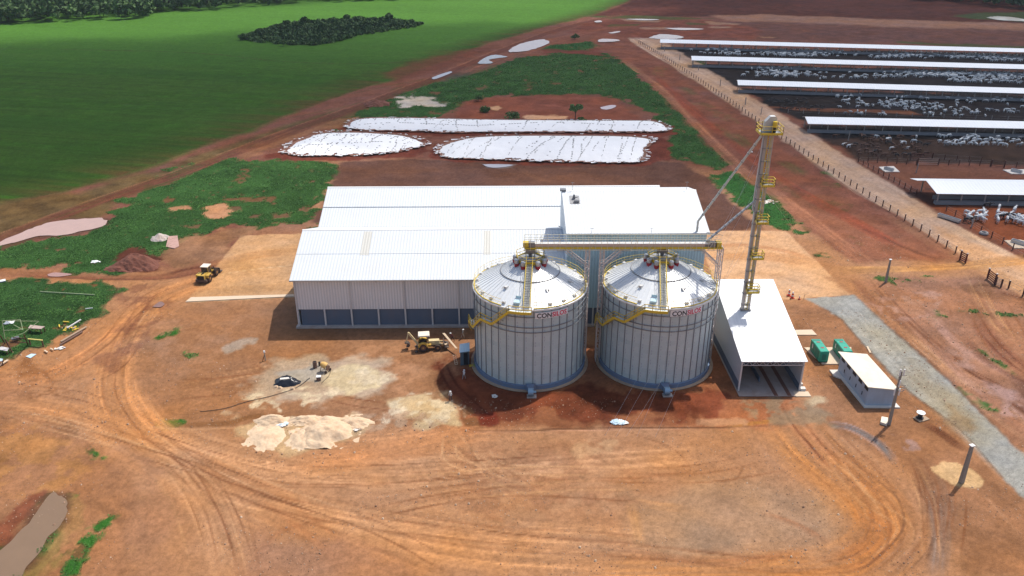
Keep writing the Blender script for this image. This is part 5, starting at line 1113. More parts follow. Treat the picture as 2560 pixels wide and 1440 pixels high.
ins = [p.lerp(cc, .0)+((cc-p)*Vector((.16, .05, 0)) if i in (0, 3) else (cc-p)*Vector((.10, .05, 0))) for i, p in enumerate(rp_)]
mb = MB(); mb.add([(p.x, p.y, .2) for p in ins]+[(p.x, p.y, p.z-.01) for p in ins], [(3, 2, 1, 0), (4, 5, 6, 7), (0, 1, 5, 4), (1, 2, 6, 5), (2, 3, 7, 6), (3, 0, 4, 7)]); part(sr, 'walls', mb, M['cabwall'], world=True)
mb = MB(); mb.poly([(ins[0].x-.35, ins[0].y-.5), (ins[1].x+.9, ins[1].y-.5), (ins[2].x+.3, ins[2].y+.3), (ins[3].x-1.3, ins[3].y+.2), (ins[3].x-1.2, ins[3].y-1.6), (ins[3].x-.3, ins[3].y-2.4)], -.05, .2); part(sr, 'base_slab', mb, M['concw'], world=True)
eL = (ins[3]-ins[0]); eL.z = 0; eL.normalize(); nL = Vector((-eL.y, eL.x, 0));  nL = nL if nL.x < 0 else -nL
LL = (ins[3]-ins[0]).length
for k in range(5):
    c = Vector((ins[0].x, ins[0].y, 2.85))+eL*(LL*(.07+.205*k)); mb = MB(); mb.bar(c-eL*.55+nL*.03, c+eL*.55+nL*.03, .05, .62)
    part(sr, 'louvred_window', mb, M['black'], world=True)
for k in range(4):
    c = Vector((ins[0].x, ins[0].y, 1.35))+eL*(LL*(.16+.21*k)); mb = MB(); mb.bar(c+Vector((0, 0, .3))+nL*.03, c-Vector((0, 0, .3))+nL*.03, .10, .08); part(sr, 'wall_switch', mb, M['dark'], world=True)
def pole(px, h, label, r=.24, cap=None, rz=0.0):
    b_ = at(*px); o = thing('utility_pole', label, 'pole', tuple(b_), rz)
    mb = MB(); mb.box((0, 0, h/2), (r*1.7, r*1.3, h), taper=.62); part(o, 'shaft', mb, M['poleC'])
    if cap: mb = MB(); mb.box((0, 0, h+.06), (r*1.7, r*1.4, .12)); part(o, 'cap', mb, M['white'])
    return o
p1 = pole((2222, 1062), 9.3, 'grey concrete utility pole carrying white fuse tubes, at the corner of the switch room', .25)
for z, dx in ((9.2, -.3), (9.2, .25), (7.3, 0), (5.9, -.45), (5.9, .25)):
    mb = MB(); mb.tube((dx, -.25, z-.55), (dx, -.25, z+.55), .1, n=8); part(p1, 'insulator', mb, M['white'])
for z in (8.7, 7.0, 6.4, 6.0):
    mb = MB(); mb.bar((-.5, -.15, z), (.8, -.15, z), .09); part(p1, 'crossarm', mb, M['poleC'])
for k in range(3):
    mb = MB(); mb.tube((.65+.12*k, -.15, 6.0+.4*k), (1.0, -.15, 6.2+.4*k), .05, n=6); part(p1, 'fuse_arm', mb, M['galvd'])
pole((2403, 1206), 6.0, 'stout bare concrete pole with a white cap standing in a patch of cream sand', .36, True, .3)
pole((2214, 706), 5.0, 'lone concrete pole beside the dirt track, between two grass clumps', .28, True)
# manhole, reel, debris near the poles
mb = MB(); q = wpoly([(2200, 1060), (2203, 1046), (2219, 1049), (2217, 1066)]); mb.poly([tuple(a) for a in q], 0, .38); solo('inspection_box', mb, M['slabroof'], 'square cream concrete inspection box at the foot of the utility pole', 'manhole')
mb = MB(); a, b_ = at(2219, 1052), at(2229, 1055); mb.bar(a+Vector((0, 0, .2)), b_+Vector((0, 0, .2)), .14); solo('plank', mb, M['lumber'], 'short pale plank lying between the inspection box and the pole', 'plank')
b_ = at(2299, 1046); rl = thing('cable_reel', 'cable drum with a white top flange sitting on a pallet near the grey gravel road', 'cable reel', tuple(b_))
mb = MB(); mb.tube((0, 0, .12), (0, 0, .2), .55, n=20); mb.tube((0, 0, .2), (0, 0, 1.0), .32, n=16); part(rl, 'drum', mb, M['black'])
mb = MB(); mb.tube((0, 0, 1.0), (0, 0, 1.08), .62, n=24); mb.tube((0, 0, 1.08), (0, 0, 1.1), .12, n=12); part(rl, 'top_flange', mb, M['white'])
mb = MB(); mb.box((.2, -.1, .05), (2.0, 1.3, .1), .4); solo('pallet', mb, M['timber'], 'flat wooden pallet under the cable drum', 'pallet', base=(0, 0, 0)).location = tuple(b_)
for (x0, y0, x1, y1, l_) in ((1478+690, 866, 1478+698, 882, 'pale board lying on bare earth between the generators and the gravel road'),):
    mb = MB(); mb.bar(at(x0, y0, .08), at(x1, y1, .08), .3, .08); solo('board', mb, M['lumber'], l_, 'board')
# traffic drums, cone and stake by the right slab
def drum(px, h, label, name='traffic_drum', r=.28, cat='traffic drum'):
    b_ = at(*px); o = thing(name, label, cat, tuple(b_))
    mb = MB(); mb.box((0, 0, .05), (r*2.6, r*2.6, .1)); part(o, 'base', mb, M['orange'])
    for k in range(4):
        mb = MB(); r0, r1 = r*(1-.13*k), r*(1-.13*(k+1)); z0, z1 = .1+(h-.1)*k/4, .1+(h-.1)*(k+1)/4; mb.tube((0, 0, z0), (0, 0, z1), r0, r1, n=14); part(o, 'orange_band' if k % 2 == 0 else 'white_band', mb, M['orange'] if k % 2 == 0 else M['white'])
drum((1972, 739), 1.35, 'orange and white traffic drum on the slab, closer to the shed'); drum((1980.5, 745), 1.3, 'orange and white traffic drum on the slab, nearer the camera of the pair'); drum((1998, 748), .7, 'small orange cone at the slab edge beside the two traffic drums', 'traffic_cone', .15, 'traffic cone')
mb = MB(); b_ = at(2009, 750); mb.tube(b_, b_+Vector((0, 0, 1.2)), .04, n=6); mb.bar(b_+Vector((-.1, 0, 1.15)), b_+Vector((.8, .2, 1.25)), .05); solo('marker_stake', mb, M['timber'], 'thin stake with a crossbar at the top of the gravel road', 'stake')

# ============================================================ KIOSK, LADDER, SMALL SITE THINGS
ZK = 2.75; kp = [at(1148.5, 882, ZK-.15), at(1174, 878.5, ZK-.15), at(1174, 857, ZK+.15), at(1149, 861, ZK+.15)]
kc = sum(kp, Vector((0, 0, 0)))/4; ki = thing('kiosk', 'small slate-walled hut with a pale blue mono-pitch roof by the foot of the silo', 'hut', (kc.x, kc.y, 0))
mb = MB(); mb.add([tuple(p) for p in kp]+[(p.x, p.y, p.z+.07) for p in kp], [(3, 2, 1, 0), (4, 5, 6, 7), (0, 1, 5, 4), (1, 2, 6, 5), (2, 3, 7, 6), (3, 0, 4, 7)]); part(ki, 'roof', mb, mat('pale_blue_roof_sheet', (.46, .62, .70), .4, var=.04, rib=('X', .3), ribcol=.1), world=True)
ki_ = [p+(kc-p)*Vector((.12, .14, 0)) for p in kp]
mb = MB(); mb.add([(p.x, p.y, .02) for p in ki_]+[(p.x, p.y, p.z-.01) for p in ki_], [(3, 2, 1, 0), (4, 5, 6, 7), (0, 1, 5, 4), (1, 2, 6, 5), (2, 3, 7, 6), (3, 0, 4, 7)]); part(ki, 'walls', mb, mat('dark_slate_hut_wall', (.085, .12, .145), .7), world=True)
a, b_ = ki_[0], ki_[1]; mb = MB(); m_ = (a+b_)/2; mb.bar((m_.x+.12, m_.y-.02, .1), (m_.x+.12, m_.y-.02, 2.35), .8, .06); part(ki, 'doorway', mb, M['dark'], world=True)
mb = MB(); a, b_ = at(1141, 912), at(1136, 898)
for o_ in (-.22, .22):
    d = Vector((.95, .3, 0))*o_; mb.bar(a+d+Vector((0, 0, .06)), b_+d+Vector((0, 0, .9)), .06)
for k in range(6):
    c = a.lerp(b_, k/5.5)+Vector((0, 0, .06+.84*k/5.5)); mb.bar(c-Vector((.95, .3, 0))*.22, c+Vector((.95, .3, 0))*.22, .05)
solo('step_ladder', mb, M['lumber'], 'short light ladder propped on the ground beside the hut', 'ladder')
for k, (x, y, mt, l_) in enumerate(((1179, 917, 'yellow', 'small heap of yellow strapping at the foot of the silo, nearer the hut'), (1190, 914, 'limeg', 'small lime green bundle against the silo base ring'))):
    b_ = at(x, y, .15); mb = MB(); rr = random.Random(k)
    for i in range(9): p = b_+Vector((rr.uniform(-.35, .35), rr.uniform(-.3, .3), 0)); mb.bar(p, p+Vector((rr.uniform(-.4, .4), rr.uniform(-.3, .3), rr.uniform(.1, .35))), .06)
    solo('strapping_bundle', mb, M['yellow'] if k == 0 else mat('lime_green_plastic', (.25, .50, .06), .5), l_, 'bundle')
# concrete mixer
b_ = at(812, 928); mx = thing('concrete_mixer', 'small concrete mixer with an orange-yellow drum in the middle of the yard', 'mixer', (b_.x, b_.y, 0), -.5)
mb = MB()
for s_ in (-.55, .55): mb.bar((s_, -.5, 0), (s_, 0, 1.15), .08); mb.bar((s_, .5, 0), (s_, 0, 1.15), .08)
mb.bar((-.55, 0, 1.15), (.55, 0, 1.15), .08); mb.bar((-.55, .5, .1), (.55, .5, .1), .07); part(mx, 'frame', mb, M['brown'])
mb = MB(); mb.tube((.35, .12, 1.0), (-.1, -.05, 1.25), .52, .55, n=18); mb.tube((-.1, -.05, 1.25), (-.5, -.2, 1.5), .55, .30, n=18, cap=True); part(mx, 'drum', mb, mat('orange_yellow_drum', (.62, .36, .10), .6, var=.15, dirt=(.5, .4, .3), dirtamt=.5))
mb = MB(); mb.tube((.75, 0, .9), (.85, 0, .9), .42, n=18); part(mx, 'hand_wheel', mb, M['brown']); 
for y in (-.55, .55):
    mb = MB(); mb.tube((.62, y, .25), (.76, y, .25), .25, n=14); part(mx, 'wheel', mb, M['tyre'])
def barrel(px, r, h, mt, label):
    b_ = at(*px); o = thing('barrel', label, 'barrel', tuple(b_)); mb = MB(); mb.lathe([(0.01, 0), (r, 0), (r*1.03, h*.33), (r, h*.35), (r*1.03, h*.66), (r, h), (r*.9, h), (r*.88, h-.08), (.01, h-.08)], n=16); part(o, 'shell', mb, mt); mb = MB(); mb.tube((0, 0, h-.07), (0, 0, h-.06), r*.8, n=14); part(o, 'contents', mb, M['dark'])
barrel((788, 919), .34, 1.15, M['brown'], 'tall rusty barrel standing left of the concrete mixer'); barrel((799, 914), .16, .7, M['black'], 'small dark drum between the rusty barrel and the mixer')
mb = MB(); b_ = at(797, 950); mb.box((b_.x, b_.y, .28), (.7, .5, .5), .2); o = solo('bucket_box', mb, M['brown'], 'brown box with a white lid on the cream sand', 'box'); mb = MB(); mb.box((b_.x, b_.y+.1, .62), (.75, .6, .12), .2); part(o, 'lid', mb, M['white'], world=True)
# black plastic over bags
def blob(name, cx, cy, rx, ry, h, seed, mt, label, cat, n=26, rz=0., kind=None, group=None, rough=.35, world_base=True, power=1.0):
    g = np.linspace(-1, 1, n); gx, gy = np.meshgrid(g, g); r = np.hypot(gx, gy)
    k = 1+rough*(fbm(gx*1.7+seed*3.1, gy*1.7, seed, 4)-.5)*2
    f = np.clip(1-(r/k)**2, 0, 1)**power
    z = h*f*(.6+.8*fbm(gx*3+seed, gy*3, seed+5, 5))-.07+.10*h*(fbm(gx*9+seed, gy*9, seed+9, 3)-.5)-(.0 if rough > .7 else 0)
    X_, Y_ = gx*rx, gy*ry; c, s = math.cos(rz), math.sin(rz); V = np.stack([X_*c-Y_*s, X_*s+Y_*c, z], -1).reshape(-1, 3); I = np.arange(n*n).reshape(n, n)
    F = np.stack([I[:-1, :-1].ravel(), I[:-1, 1:].ravel(), I[1:, 1:].ravel(), I[1:, :-1].ravel()], 1); fv = f.ravel(); F = F[(fv[F] > 0).any(1)]
    uq, inv = np.unique(F, return_inverse=True); V = V[uq]; V[fv[uq] <= 0, 2] = -.14
    o = bulk(name, V, inv.reshape(F.shape), mt, smooth=True); o.location = (cx, cy, 0)
    return tag(o, label, cat, group, kind)
b_ = at(716, 960); bl = blob('plastic_covered_bags', b_.x, b_.y+.5, 2.2, 1.5, 1.0, 3, M['tarpblack'], 'heap of bags wrapped in crumpled black plastic in the yard', 'covered pile')
for k, (x, y) in enumerate(((700, 970), (732, 972), (690, 967), (741, 955))):
    q = at(x, y); blob('stone', q.x, q.y, .45, .3, .35, 30+k, M['lime'], 'pale stones weighing down the edge of the black plastic', 'stone', n=9, group='stones round the black plastic')
mb = MB(); q = at(712, 946, .9); mb.box((q.x, q.y, .85), (1.5, .5, .18), .2); solo('cement_bag', mb, M['concw'], 'white bag lying along the top of the black plastic heap', 'bag')
# hose on the ground
def hose(px, r, mt, label, name='hose', cat='hose'):
    s = spline(wpoly(px), 8); mb = MB()
    for i in range(len(s)-1): mb.tube((s[i][0], s[i][1], .06), (s[i+1][0], s[i+1][1], .06), r, n=5)
    return solo(name, mb, mt, label, cat)
hose([(500, 1030), (560, 1022), (620, 1004), (680, 990), (740, 970), (775, 945)], .045, M['black'], 'thin dark hose snaking across the yard past the black plastic')
hose([(804, 958), (822, 940), (826, 925), (818, 912)], .03, M['black'], 'short dark cable from the mixer across the sand', 'cable', 'cable')
# heaps
for (x, y, rx, ry, h, sd, mt, l_, c_) in ((814, 1088, 4.4, 3.4, 1.6, 11, 'lime', 'largest smooth heap of cream sand at the yard edge', 'sand heap'), (678, 1055, 3.0, 1.5, .9, 12, 'lime', 'cream sand heap, leftmost along the yard edge', 'sand heap'), (763, 1053, 2.7, 1.3, .8, 13, 'lime', 'cream sand heap behind the largest heap, beside the blue rubbish', 'sand heap'),
                                         (664, 1098, 2.8, 3.3, .55, 14, 'lime', 'spread cream sand heap left of the largest one, split by a wheel gap', 'sand heap'), (880, 1058, 3.0, 1.8, .7, 15, 'lime', 'small cream sand heap right of the largest heap', 'sand heap'), (757, 1098, 2.6, 3.0, .6, 16, 'lime', 'narrow cream sand heap against the largest heap', 'sand heap'),
                                         (345, 665, 4.6, 3.0, 2.2, 17, 'redsoil', 'tall dark red spoil heap at the end of the grass', 'soil heap'), (312, 672, 3.6, 2.0, 1.2, 18, 'redsoil', 'low dark red spoil heap at the left foot of the tall one', 'soil heap'), (398, 598, 2.0, 1.8, 1.0, 19, 'plinth', 'small pale rubble heap in the grass near the spoil heaps', 'rubble heap'),
                                         (940, 262, 4.5, 3.5, 1.6, 20, 'redsoil', 'brown spoil heap between the red road and the white heap sheets', 'soil heap')):
    q = at(x, y); blob('heap', q.x, q.y+ry*.2, rx*1.15, ry*1.15, h, sd, M[mt], l_, c_, n=60, rough=.6 if mt == 'lime' else .45, power=1.9 if mt == 'lime' else 1.2)
def rubbish(px, n, r, mats_, label, seed, sz=.25):
    q = at(*px); mb = MB(); rr = random.Random(seed)
    for i in range(n):
        mb.m = rr.randrange(len(mats_)); a = rr.uniform(0, 6.28); d = r*rr.random()**.6
        mb.box((q.x+d*math.cos(a), q.y+d*math.sin(a)*.6, .06+rr.random()*.12), (sz*rr.uniform(.5, 1.8), sz*rr.uniform(.4, 1.2), .06), rr.uniform(0, 3))
    solo('rubbish_pile', mb, mats_, label, 'rubbish')
rubbish((1548, 1057), 46, 1.1, [M['cyan'], M['white']], 'scattered pale blue and white plastic sheeting in front of the silos', 1, .4)
rubbish((706, 1062), 26, .8, [M['cyan'], M['white']], 'crumpled pale blue bags on the cream sand heaps', 2, .4); rubbish((240, 655), 20, .9, [M['cyan'], M['white']], 'pale sheets dumped in the tall grass', 3, .5)
rubbish((1237, 992), 7, .5, [M['concw']], 'few white scraps beside the silo shadow', 4, .4); rubbish((892, 1075), 14, .6, [M['timber'], M['concw']], 'small grey debris pile on the orange earth', 5, .3)
rubbish((1918, 505), 40, 2.6, [M['concw'], M['timber']], 'scatter of pale rods and offcuts in the grass behind the lift tower', 6, .6); rubbish((1875, 380), 5, .8, [M['white']], 'white scraps on the red earth behind the lift tower', 7, .6)

# ============================================================ MACHINES
def wheel(root, x, y, r, w_, rim='rim'):
    mb = MB(); mb.lathe([(r*.55, -w_/2), (r*.94, -w_/2), (r, -w_*.3), (r, w_*.3), (r*.94, w_/2), (r*.55, w_/2)], n=20)
    for k in range(18):
        a = k*math.pi/9; mb.box((math.cos(a)*r, math.sin(a)*r, 0), (.07, .12, w_*.9), a)
    mb.v = [(v[0], v[2], v[1]) for v in mb.v]
    wg = part(root, 'wheel', MB().tube((0, -w_*.42, 0), (0, w_*.42, 0), r*.56, n=14), M[rim]); wg.location = (x, y, r)
    ty = part(wg, 'tyre', mb, M['tyre'], smooth=False)
    part(wg, 'hub', MB().tube((0, -w_*.5, 0), (0, w_*.5, 0), r*.2, n=10), M['rimy' if rim == 'rim' else 'rim'])
# wheel loader seen from behind (local +y = forward)
b_ = at(514, 704); ld = thing('wheel_loader', 'yellow wheel loader seen from behind on the dusty slab', 'wheel loader', (b_.x, b_.y+1.6, 0), -.12)
for sx in (-1.0, 1.0):
    wheel(ld, 0, 0, .75, .55); 
    bpy.context.view_layer.update()
ws = [c for c in ld.children if c.name.startswith('wheel')]
for wv, (x, y) in zip(ws, ((-1.05, -1.5), (1.05, -1.5))): wv.location = (x, y, .75); wv.rotation_euler = (0, 0, math.pi/2)
for (x, y) in ((-1.05, 1.6), (1.05, 1.6)):
    c = copy_tree(ws[0], ld); c.location = (x, y, .75)
mb = MB(); mb.box((0, -1.9, 1.35), (1.5, 1.9, 1.0), taper=.92); part(ld, 'engine_hood', mb, M['cat'])
mb = MB(); mb.box((0, -2.88, 1.3), (1.35, .06, .85)); part(ld, 'radiator_grille', mb, M['black'])
mb = MB(); mb.box((0, -2.75, .75), (2.3, .5, .5)); part(ld, 'counterweight', mb, M['steelm'])
for x in (-1.05, 1.05):
    mb = MB(); mb.box((x, -1.5, 1.62), (.6, 1.5, .12)); mb.box((x, -2.2, 1.36), (.58, .12, .5)); part(ld, 'mudguard', mb, M['cat'])
mb = MB(); mb.box((0, -.2, 2.15), (1.45, 1.5, 1.35), taper=.9); cabn = part(ld, 'cab', mb, M['glass'])
mb = MB(); mb.box((0, -.2, 2.92), (1.6, 1.7, .16)); part(cabn, 'cab_roof', mb, M['cream'])
mb = MB()
for x in (-.7, .7):
    for y in (-.9, .5): mb.bar((x, y, 1.4), (x*.92, y*.92, 2.86), .09)
part(cabn, 'cab_pillar', mb, M['cat'])
mb = MB(); mb.b2(-.12, .12, -2.3, -1.5, 1.86, 2.0); mb.tube((.2, -1.8, 1.8), (.2, -1.8, 2.4), .07); part(ld, 'exhaust', mb, M['black'])
for x in (-.55, .55):
    mb = MB(); mb.bar((x, .7, 1.5), (x, 2.9, .7), .18, .35); part(ld, 'lift_arm', mb, M['cat'])
mb = MB(); mb.prism_x([(2.8, .1), (3.9, .12), (3.95, .2), (3.0, .3), (2.85, 1.2), (2.75, 1.2)], -1.35, 1.35); part(ld, 'bucket', mb, M['steelm'])
mb = MB(); mb.box((0, .3, 1.0), (1.0, 2.6, .6)); part(ld, 'chassis', mb, M['steelm'])
for x in (-.95, .95): mb = MB(); mb.bar((x*.8, .5, 2.5), (x*1.25, .6, 2.5), .05); mb.box((x*1.3, .6, 2.35), (.12, .06, .4)); part(ld, 'mirror', mb, M['black'])
# backhoe loader (local +x = forward, towards the boards)
b_ = at(1064, 879); bh = thing('backhoe_loader', 'yellow backhoe loader with a cream roof carrying boards near the warehouse', 'backhoe loader', (b_.x+.1, b_.y+1.1, 0), .12)
wheel(bh, -.6, -1.0, .78, .5); w1 = [c for c in bh.children if c.name.startswith('wheel')][0]; w1.location = (-.6, -1.0, .78)
c = copy_tree(w1, bh); c.location = (-.6, 1.0, .78)
wheel(bh, 1.9, -.9, .5, .35); w2 = [c for c in bh.children if c.name.startswith('wheel') and abs(c.location.x-1.9) < .01][0]
c = copy_tree(w2, bh); c.location = (1.9, .9, .5)
mb = MB(); mb.box((1.3, 0, 1.25), (2.0, .9, .75), taper=.9); part(bh, 'bonnet', mb, M['catpale'])
mb = MB(); mb.box((.7, 0, .75), (3.4, .8, .4)); part(bh, 'chassis', mb, M['steelm'])
for y in (-1.0, 1.0):
    mb = MB(); pr = [(-1.45, .95), (-1.2, 1.55), (-.6, 1.75), (0, 1.55), (.25, .95), (.05, .95), (-.2, 1.4), (-.6, 1.55), (-1.0, 1.4), (-1.25, .95)]
    mb.prism_y(pr, y-.28, y+.28)
    part(bh, 'rear_mudguard', mb, M['cat'])
mb = MB(); mb.box((.45, -.75, 1.0), (.7, .45, .5)); part(bh, 'fuel_tank', mb, M['cat'])
mb = MB()
for x, y in ((-1.15, -.7), (-1.15, .7), (.35, -.7), (.35, .7)): mb.bar((x, y, 1.2), (x*.95, y, 2.78), .09)
cb = part(bh, 'cab_frame', mb, M['black'])
mb = MB(); mb.box((-.4, 0, 2.86), (2.0, 1.75, .2), taper=.93); part(cb, 'canopy_roof', mb, M['cream'])
mb = MB(); mb.box((-.5, 0, 1.35), (.6, .55, .3)); mb.box((-.75, 0, 1.7), (.12, .55, .6)); part(bh, 'seat', mb, M['black'])
mb = MB(); mb.tube((.1, 0, 1.7), (.16, 0, 1.74), .2, n=14); mb.bar((.13, 0, 1.72), (.5, 0, 1.3), .05); part(bh, 'steering_wheel', mb, M['black'])
mb = MB(); mb.bar((-1.6, .1, .7), (-1.6, .1, 1.3), .3, .3); mb.bar((-1.6, .1, 1.1), (-3.0, .35, 3.1), .20, .34); part(bh, 'boom', mb, M['catpale'])
mb = MB(); mb.bar((-3.0, .35, 3.15), (-3.5, .4, 1.2), .18, .30); part(bh, 'dipper_arm', mb, M['catpale'])
mb = MB(); mb.prism_y([(-3.75, 1.2), (-3.1, 1.25), (-2.8, .8), (-3.0, .45), (-3.5, .4), (-3.15, .65), (-3.3, 1.0)], .0, .8); part(bh, 'digging_bucket', mb, M['steelm'])
for y in (-.8, .8): mb = MB(); mb.bar((-1.5, y*.6, .8), (-1.75, y*1.2, .1), .14); mb.box((-1.78, y*1.25, .06), (.5, .4, .1)); part(bh, 'stabiliser', mb, M['steelm'])
for y in (-.45, .45):
    mb = MB(); mb.bar((1.0, y, 1.3), (3.0, y, .9), .13, .25); mb.bar((1.4, y, .9), (2.6, y, 1.05), .09); part(bh, 'loader_arm', mb, M['catpale'])
mb = MB(); mb.prism_y([(2.95, .45), (3.75, .5), (3.8, .58), (3.1, .7), (3.0, 1.35), (2.9, 1.35)], -1.1, 1.1); part(bh, 'front_bucket', mb, M['steelm'])
mb = MB(); mb.box((3.3, -.7, .9), (.5, .35, .3), .5); solo('timber_block', mb, M['lumber'], 'pale timber block lying in the front bucket of the backhoe', 'block', base=(0, 0, 0)).matrix_world = bh.matrix_basis.copy()
for k, dd_ in enumerate((0, .22, .44)):
    mb = MB(); a, b2_ = at(1107+dd_*9, 833, 1.7), at(1139+dd_*8, 872, 1.1); a = onY(1107+dd_*9, 833, 125.8); b2_ = onY(1140+dd_*6, 871, 121.8); mb.bar(a, b2_, .14, .06); solo('board', mb, M['lumber'], 'pale boards laid side by side across the front bucket of the backhoe', 'board', group='boards across the backhoe bucket')

# ============================================================ PEOPLE
def skin_mesh(name, verts, edges, radii, mats, paintf, sub=1):
    me = bpy.data.meshes.new(name+'_sk'); me.from_pydata(verts, edges, []); o = bpy.data.objects.new(name+'_sk', me); COL.objects.link(o)
    sk_ = o.modifiers.new('s', 'SKIN'); sk_.branch_smoothing = .6
    o.modifiers.new('u', 'SUBSURF').levels = sub; o.modifiers['u'].render_levels = sub
    sv = me.skin_vertices[0].data
    for i, r in enumerate(radii): sv[i].radius = (r, r) if not isinstance(r, tuple) else r; sv[i].use_root = (i == 0)
    dg = bpy.context.evaluated_depsgraph_get(); dg.update(); m2 = bpy.data.meshes.new_from_object(o.evaluated_get(dg)); m2.name = name
    bpy.data.objects.remove(o); bpy.data.meshes.remove(me); m2.materials.clear()
    for m_ in mats: m2.materials.append(m_)
    for p in m2.polygons: p.material_index = paintf(p.center); p.use_smooth = True
    return m2
M['skin'] = mat('brown_skin', (.28, .14, .09), .6, var=.05); M['hair'] = mat('black_hair', (.015, .012, .01), .7)
def person(px, label, shirt, trouser, pose='stand', face=0.0, hat=None, h=1.74, z=0):
    b_ = at(*px, z); o = thing('person', label, 'person', tuple(b_), face, None)
    s = h/1.74; lean = .45 if pose == 'bend' else .06 if pose == 'stand' else .12; st = .16 if pose == 'stand' else .42
    V = [(0, 0, .95), (0, lean*.12, 1.12), (0, lean*.35, 1.32), (0, lean*.5, 1.44), (0, lean*.62, 1.52), (0, lean*.75+.01, 1.62), (0, lean*.8+.01, 1.71)]
    R = [.135, .125, .15, .10, .055, .092, .07]; E_ = [(0, 1), (1, 2), (2, 3), (3, 4), (4, 5), (5, 6)]
    def ch(p, pts, rs):
        for q, r in zip(pts, rs): V.append(q); R.append(r); E_.append((p, len(V)-1)); p = len(V)-1
        return p
    for sd in (-1, 1):
        f = sd*st*.5
        ch(0, [(sd*.10, f*.1, .86), (sd*.11, f*.8+.03, .48), (sd*.12, f*1.2-.02, .09), (sd*.12, f*1.2+.14, .04)], [.10, .062, .045, .04])
        ax = .20
        if pose == 'stand': pts = [(sd*ax, lean*.45, 1.40), (sd*.27, lean*.3, 1.13), (sd*.20, lean*.3+.20, .98), (sd*.18, lean*.3+.28, .97)]
        elif pose == 'walk': pts = [(sd*ax, lean*.45, 1.40), (sd*.25, -sd*.14, 1.13), (sd*.25, -sd*.28+.08, .90), (sd*.25, -sd*.32+.1, .84)]
        else: pts = [(sd*ax, lean*.5, 1.36), (sd*.27, lean*.5+.1, 1.06), (sd*.22, lean*.5+.32, .88), (sd*.20, lean*.5+.38, .84)]
        w_ = ch(3, pts, [.065, .045, .032, .033]); c = Vector(V[w_]); d = (c-Vector(V[w_-1])).normalized(); sdv = Vector((sd, 0, 0))
        for k, (off, L) in enumerate(((-.03, .075), (-.01, .09), (.012, .085), (.032, .065))):
            ch(w_, [tuple(c+d*.035+Vector((0, 0, off))), tuple(c+d*(.035+L*.6)+Vector((0, 0, off-.01))), tuple(c+d*(.035+L)+Vector((0, 0, off-.035)))], [.010, .009, .008])
        ch(w_, [tuple(c-sdv*.03+d*.01), tuple(c-sdv*.05+d*.05)], [.011, .009])
    V = [tuple(Vector(v)*s) for v in V]
    def pf(c):
        z_ = c.z/s
        if z_ > 1.50: return 0
        if z_ < .09: return 3
        if z_ < .93 and abs(c.x) < .19*s: return 2
        if abs(c.x) > .15*s and z_ < (1.02 if pose != 'bend' else .94): return 0
        return 1 if z_ > .93 else 2
    me = skin_mesh('body', V, E_, [r*s for r in R], [M['skin'], shirt, trouser, M['black']], pf, 1)
    bd = bpy.data.objects.new('body', me); COL.objects.link(bd); bd.parent = o
    hc = Vector((0, lean*.78+.01, 1.68))*s
    mb = MB()
    for sx in (-.035, .035): mb.box((hc.x+sx, hc.y+.088, hc.z-.03), (.025, .012, .014))
    mb.box((hc.x, hc.y+.088, hc.z-.095), (.05, .01, .012)); part(o, 'eyes_and_mouth', mb, M['hair'])
    mb = MB(); mb.tube((hc.x, hc.y+.08, hc.z-.03), (hc.x, hc.y+.115, hc.z-.065), .012, .02, n=6); part(o, 'nose', mb, M['skin'])
    mb = MB(); mb.lathe([(.098, -.02), (.105, .03), (.085, .085), (.04, .11), (.005, .115)], c=tuple(hc), n=12)
    if hat: mb.lathe([(.17, -.012), (.165, .0), (.1, .012)], c=tuple(hc), n=14); part(o, 'hat', mb, hat)
    else: part(o, 'hair', mb, M['hair'])
    return o
shw = mat('white_shirt', (.62, .60, .58), .8); shg = mat('pale_khaki_overalls', (.36, .32, .26), .8); shr = mat('maroon_shirt', (.10, .02, .03), .8); trd = mat('dark_trousers', (.03, .03, .04), .8); trg = mat('grey_trousers', (.26, .24, .23), .8)
hatw = mat('white_hard_hat', (.75, .75, .74), .4)
person((1127, 1001), 'person in a white top and dark trousers standing at the edge of the cream sand', shw, trd, 'stand', 2.6, hatw)
person((1160, 948), 'person in a pale top and grey trousers striding through the silo shadow', shw, trg, 'walk', -.6, hatw)
person((1157, 846), 'person in khaki overalls and white hat walking between the warehouse and the hut', shg, shg, 'walk', -1.3, hatw, 1.85)
person((1132, 853), 'person in a maroon shirt bending over the boards behind the backhoe', shr, trd, 'bend', 1.8, hatw)
b_ = at(664, 901); sm = thing('marker_post', 'short white-topped grey post with a brace, alone left of the black plastic', 'post', tuple(b_))
mb = MB(); mb.bar((0, 0, 0), (-.02, 0, 1.5), .13); part(sm, 'shaft', mb, M['poleC']); mb = MB(); mb.bar((-.02, 0, 1.5), (-.03, 0, 1.85), .24); part(sm, 'white_top', mb, M['white']); mb = MB(); mb.bar((-.45, -.2, 0), (-.04, 0, 1.1), .09); part(sm, 'brace', mb, M['post'])
